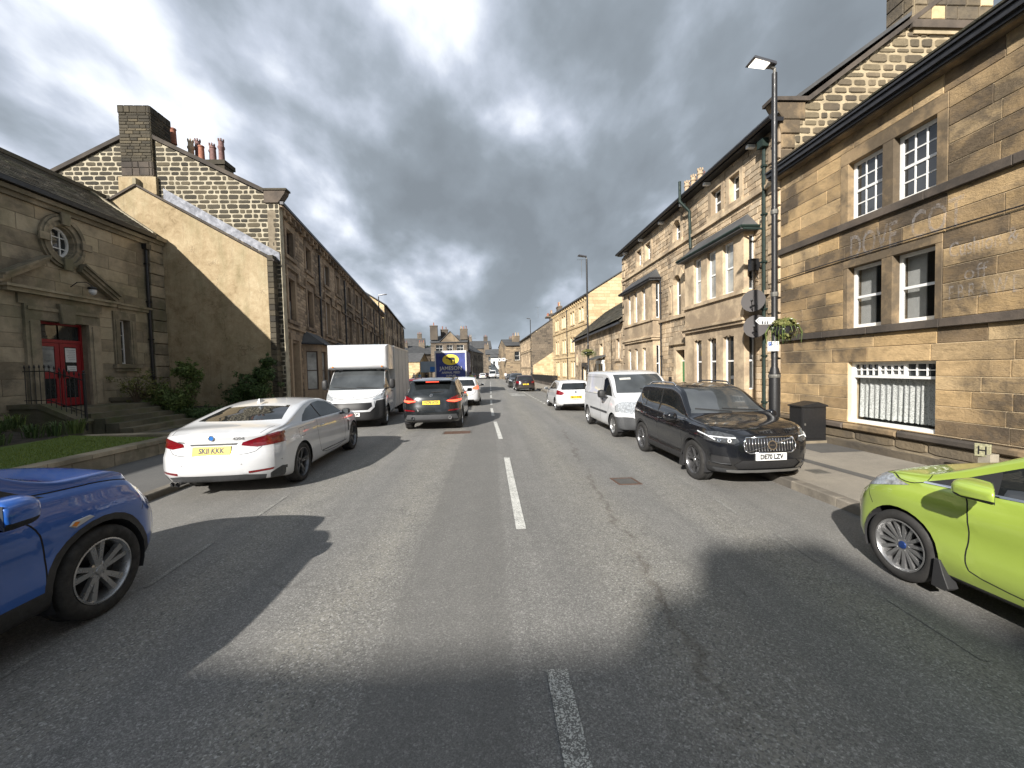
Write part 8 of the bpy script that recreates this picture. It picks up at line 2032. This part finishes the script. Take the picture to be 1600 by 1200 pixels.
c.add(m, 'box_edging', plain('aluminium', (.5, .5, .5), .4, .8), bx)
for y in (-1.95, -3.0, -4.05): 
    for sd in (-1, 1): m = MB(); m.abox((sd * 1.052, y, 1.64), (.008, .02, 2.2)); c.add(m, 'panel_joint', LEAD, bx)
m = MB(); m.abox((0, -2.0, 2.86), (.7, .5, .12)); m.abox((0, -2.0, 2.81), (1.9, .12, .02)); c.add(m, 'roof_lamp', plain('turquoise_plastic', (.02, .28, .40), .4), bx)
sp_save = c.sp['axles']; c.sp['axles'] = (.42, -3.6); c.sp['plan'] = [(-4, 1.0), (0, 1.01), (1.35, .8)]
c.wheels('steel', ALLOY, .235); m = MB(); m.abox((0, -2.9, .42), (.9, 4.2, .14)); c.add(m, 'chassis', TRIM); c.finish()

# ---------------------------------------------------------------- feed lorry
tk = thing('curtain_lorry', 'lorry with dark blue back curtain, yellow oval and JAMESON lettering', 'lorry', (-3.15, 36, -.18)); tk_z = -.18
NAVY = plain('navy_curtain', (.035, .05, .20), .6, var=.35, vs=2.5); YEL = plain('yellow_oval', (.80, .60, .06), .5)
ftk = frame((-4.42, 33.5, tk_z), (1, 0, 0), (0, -1, 0))
m = MB(); m.box(ftk, 0, 2.52, -7.0, -.04, .95, 3.55); m.build('load_body', NAVY, tk)
m = MB(); m.box(ftk, .08, 2.44, -.04, .0, 1.0, 3.36); cu_ = m.build('back_curtain', NAVY, tk)
m = MB(); m.box(ftk, -.02, .08, -.06, .04, .9, 3.56); m.box(ftk, 2.44, 2.54, -.06, .04, .9, 3.56); m.box(ftk, .08, 2.44, -.06, .04, 3.38, 3.56); m.box(ftk, .08, 2.44, -.06, .06, .82, .96); m.build('rear_frame', plain('pale_lorry_frame', (.55, .55, .55), .5), tk)
m = MB(); m.prism(ftk, ellipse(1.26, 2.83, .66, .44, 28), .002, .012); ovl = m.build('oval', YEL, cu_)
m = MB(); m.prism(ftk, [(.86, 2.98), (.98, 3.04), (1.02, 2.98), (1.1, 3.0), (1.4, 3.02), (1.6, 3.0), (1.62, 2.86), (1.6, 2.55), (1.54, 2.55), (1.52, 2.8), (1.40, 2.82), (1.38, 2.78), (1.34, 2.55), (1.28, 2.55), (1.28, 2.8), (1.16, 2.8), (1.08, 2.9), (.95, 2.92), (.86, 2.94)], .013, .018); m.build('animal_print', BLK, ovl)
CREAM = plain('cream_print', (.65, .62, .55), .6)
for tx, z, sz in (('JAMESON', 2.12, .42), ('ANIMAL FEED', 1.78, .24), ('SUPPLIES', 1.52, .20), ('01756 780505', 1.22, .20)): glyph(tx, sz, cu_, CREAM, lambda a, b, d, z=z: ftk(1.26 + a, .006, z + b), 'lettering', bold=.004)
for sd in (.25, 2.27):
    for y in (1.2, 2.4): m = MB(); m.lathe((-4.42 + sd, 33.5 + y, tk_z + .48), [(.48, -.14), (.5, -.1), (.5, .1), (.48, .14)], 24, 'x'); m.build('wheel', RUB, tk)
m = MB(); m.box(ftk, .1, 2.4, -6.5, -.3, .6, .9); m.build('chassis', TRIM, tk)
m = MB(); m.box(ftk, .1, 2.42, -9.2, -7.15, .5, 2.9); m.build('cab', P_BLUE, tk)
for u in (.15, 2.1): m = MB(); m.box(ftk, u, u + .28, -.1, .03, .62, .76); m.build('tail_light', TAILR, tk)

# ---------------------------------------------------------------- people far down the street
SKIN = plain('skin', (.45, .28, .2), .6)
def person(x, y, z, label, top, leg, stride=.12, arm=.1, hgt=1.72, yaw_=0.0):
    k = hgt / 1.72; t = thing('person', label, 'person', (x, y, z)); c_, s_ = math.cos(yaw_), math.sin(yaw_)
    def P(a, b, h): return (x + (a * c_ - b * s_) * k, y + (a * s_ + b * c_) * k, z + h * k)
    bm = bmesh.new(); sk = bm.verts.layers.skin.verify()
    J = [((0, 0, .95), .14), ((0, 0, 1.2), .13), ((0, 0, 1.42), .12), ((0, 0, 1.50), .055), ((0, 0.0, 1.62), .085), ((0, 0, 1.72), .07),
         ((-.19, 0, 1.40), .06), ((-.24, arm * .3, 1.15), .045), ((-.24, arm + .05, .92), .035), ((-.24, arm + .09, .84), .03), ((.19, 0, 1.40), .06), ((.24, -arm * .3, 1.15), .045), ((.24, -arm + .05, .92), .035), ((.24, -arm + .09, .84), .03),
         ((-.10, 0, .88), .09), ((-.10, stride * .6, .48), .06), ((-.10, stride, .07), .045), ((-.10, stride + .14, .03), .035), ((.10, 0, .88), .09), ((.10, -stride * .4, .48), .06), ((.10, -stride, .08), .045), ((.10, -stride + .14, .03), .035)]
    E = [(0, 1), (1, 2), (2, 3), (3, 4), (4, 5), (2, 6), (6, 7), (7, 8), (8, 9), (2, 10), (10, 11), (11, 12), (12, 13), (0, 14), (14, 15), (15, 16), (16, 17), (0, 18), (18, 19), (19, 20), (20, 21)]
    vs = []
    for (p, r) in J:
        q = P(*p); v = bm.verts.new((q[0] - x, q[1] - y, q[2] - z)); v[sk].radius = (r * k, r * k); vs.append(v)
    vs[0][sk].use_root = True
    for a, b in E: bm.edges.new((vs[a], vs[b]))
    me = bpy.data.meshes.new('body'); bm.to_mesh(me); bm.free(); ob = bpy.data.objects.new('body', me); COL.objects.link(ob)
    ob.modifiers.new('s', 'SKIN'); sb = ob.modifiers.new('d', 'SUBSURF'); sb.levels = sb.render_levels = 1
    dg = bpy.context.evaluated_depsgraph_get(); me2 = bpy.data.meshes.new_from_object(ob.evaluated_get(dg)); ob.modifiers.clear(); ob.data = me2
    for mt in (top, leg, SKIN, BLK): me2.materials.append(mt)
    for p in me2.polygons:
        h = p.center.z / k; xx = abs(p.center.x * c_ + p.center.y * s_) / k
        p.material_index = 2 if (h > 1.47 or (h < .93 and xx > .17 and h > .7)) else (0 if h > .93 else (1 if h > .08 else 3)); p.use_smooth = True
    ob.parent = t; ORG[ob.name] = org(t)
    m = MB(); m.lathe((x, y, z + 1.62 * k), [(.10 * k, 0), (.115 * k, .06 * k), (.09 * k, .12 * k), (.03 * k, .155 * k)], 10); m.build('hair', plain('dark_hair', (.03, .02, .015), .8), t, True)
HIV = plain('hi_vis_yellow', (.55, .75, .08), .7); BLUC = plain('light_blue_cloth', (.18, .38, .62), .8); DK = plain('dark_cloth', (.02, .02, .03), .85); WHC = plain('white_cloth', (.7, .7, .7), .85)
person(-11.9, 70, -.33, 'pedestrian in a light blue top walking on the left below the banner', BLUC, DK)
person(-10.9, 71, -.33, 'pedestrian in dark clothes near the banner board', DK, DK, .08)
person(-13.2, 72, -.33, 'pedestrian in a white top left of the banner board', WHC, DK, .1)
person(3.2, 84, -.68, 'distant pedestrian in a white top beside the right kerb', WHC, DK, .1)
person(4.9, 88, -.6, 'distant pedestrian in dark clothes by the black doorway', DK, DK, .1)
person(-1.75, 37, -.2, 'road worker in a hi-vis yellow jacket beside the lorry', HIV, WHC, .1)

# ---------------------------------------------------------------- small street things
wb = thing('wheelie_bin', 'black wheelie bin standing before the terrace bay window', 'bin', (-7.9, 21.6, .1)); fw1 = frame((-8.1, 21.4, .05), (1, 0, 0), (0, -1, 0))
m = MB(); m.hexa([fw1(.04, -.5, .08), fw1(.5, -.5, .08), fw1(.5, -.06, .08), fw1(.04, -.06, .08), fw1(0, -.58, 1.0), fw1(.54, -.58, 1.0), fw1(.54, 0, 1.0), fw1(0, 0, 1.0)]); m.build('body', TRIM, wb)
m = MB(); m.box(fw1, -.02, .56, -.62, .03, 1.0, 1.06); m.build('lid', TRIM, wb)
for u in (.02, .48): m = MB(); m.lathe(fw1(u + .02, -.52, .1), [(.1, -.02), (.1, .02)], 12, 'x'); m.build('wheel', RUB, wb)
def aerial(x, y, z, label, h=1.4):
    t = thing('tv_aerial', label, 'aerial', (x, y, z)); m = MB(); m.tube([(x, y, z - .6), (x, y, z + h)], .018, 5); m.build('mast', STEEL, t)
    m = MB(); m.tube([(x - .5, y, z + h), (x + .5, y, z + h)], .012, 4)
    for i in range(8): u = x - .45 + i * .13; m.tube([(u, y - .18, z + h), (u, y + .18, z + h)], .007, 4)
    m.build('yagi', STEEL, t)
aerial(-14.6, 31, 12.0, 'thin television aerial over the middle of the left terrace roof'); aerial(10.6, 46, 12.4, 'television aerial over the golden building roof'); aerial(9.2, 76, 11.6, 'television aerial by the chimney of the dark gabled house')

# ---------------------------------------------------------------- dense far end of the town
simple_block('stone_building', 'grey roofed stone house rising behind the far right corner buildings', (9, 168), (22, 170), 10, -1.6, 9.5, 13, S_DARKFAR, SLATE_B, [(1.5 + 3 * i, 2.8 + 3 * i, c_, c_ + 1.7) for i in range(3) for c_ in (2, 5.6)], seed=81, chs=((1, -5, 14.6, 3), (11, -5, 14.6, 3)))
simple_block('stone_building', 'dark stone house with twin chimneys behind the closing gabled building', (-9, 176), (1, 177), 10, -1.6, 10.5, 14, S_DARKFAR, SLATE_B, [(1.5 + 3 * i, 2.8 + 3 * i, c_, c_ + 1.7) for i in range(2) for c_ in (2, 5.6)], seed=82, chs=((1, -5, 16, 3), (8, -5, 16, 3)))
simple_block('stone_building', 'long far roofed row above the low cottages on the left', (-50, 165), (-26, 168), 10, -1.6, 11, 15, S_DARKFAR, SLATE_B, [(2 + 4 * i, 3.4 + 4 * i, c_, c_ + 1.8) for i in range(5) for c_ in (3, 7)], seed=83, chs=((3, -5, 17, 3), (14, -5, 17, 3), (22, -5, 17, 3)))
def tree(x, y, z, h, r, label):
    t = thing('tree', label, 'tree', (x, y, z), 'far trees at the end of the street'); rg = random.Random(int(x * 10)); m = MB(); m.tube([(x, y, z), (x + .2, y, z + h * .4), (x, y, z + h * .8)], [.3, .2, .08], 7)
    for i in range(7): a = i * .9; m.tube([(x, y, z + h * (.3 + .06 * i)), (x + math.cos(a) * r * .7, y + math.sin(a) * r * .7, z + h * (.5 + .06 * i))], [.1, .03], 5)
    m.build('trunk', TWIG, t); m = MB()
    for i in range(16): a = rg.uniform(0, 6.28); q = rg.uniform(0, .75) * r; leafball(m, (x + math.cos(a) * q, y + math.sin(a) * q, z + h * rg.uniform(.45, .92)), (r * .4, r * .4, h * .13), 170, .32, rg)
    m.build('crown', LEAF_D, t)
tree(6.5, 158, -1.4, 11, 3.4, 'dark tree above the far right end of the street'); tree(-19, 140, -1.4, 12, 4, 'dark tree left of the corner building with the dormer'); tree(-23.5, 150, -1.4, 11, 4, 'dark tree behind the far left cottages')
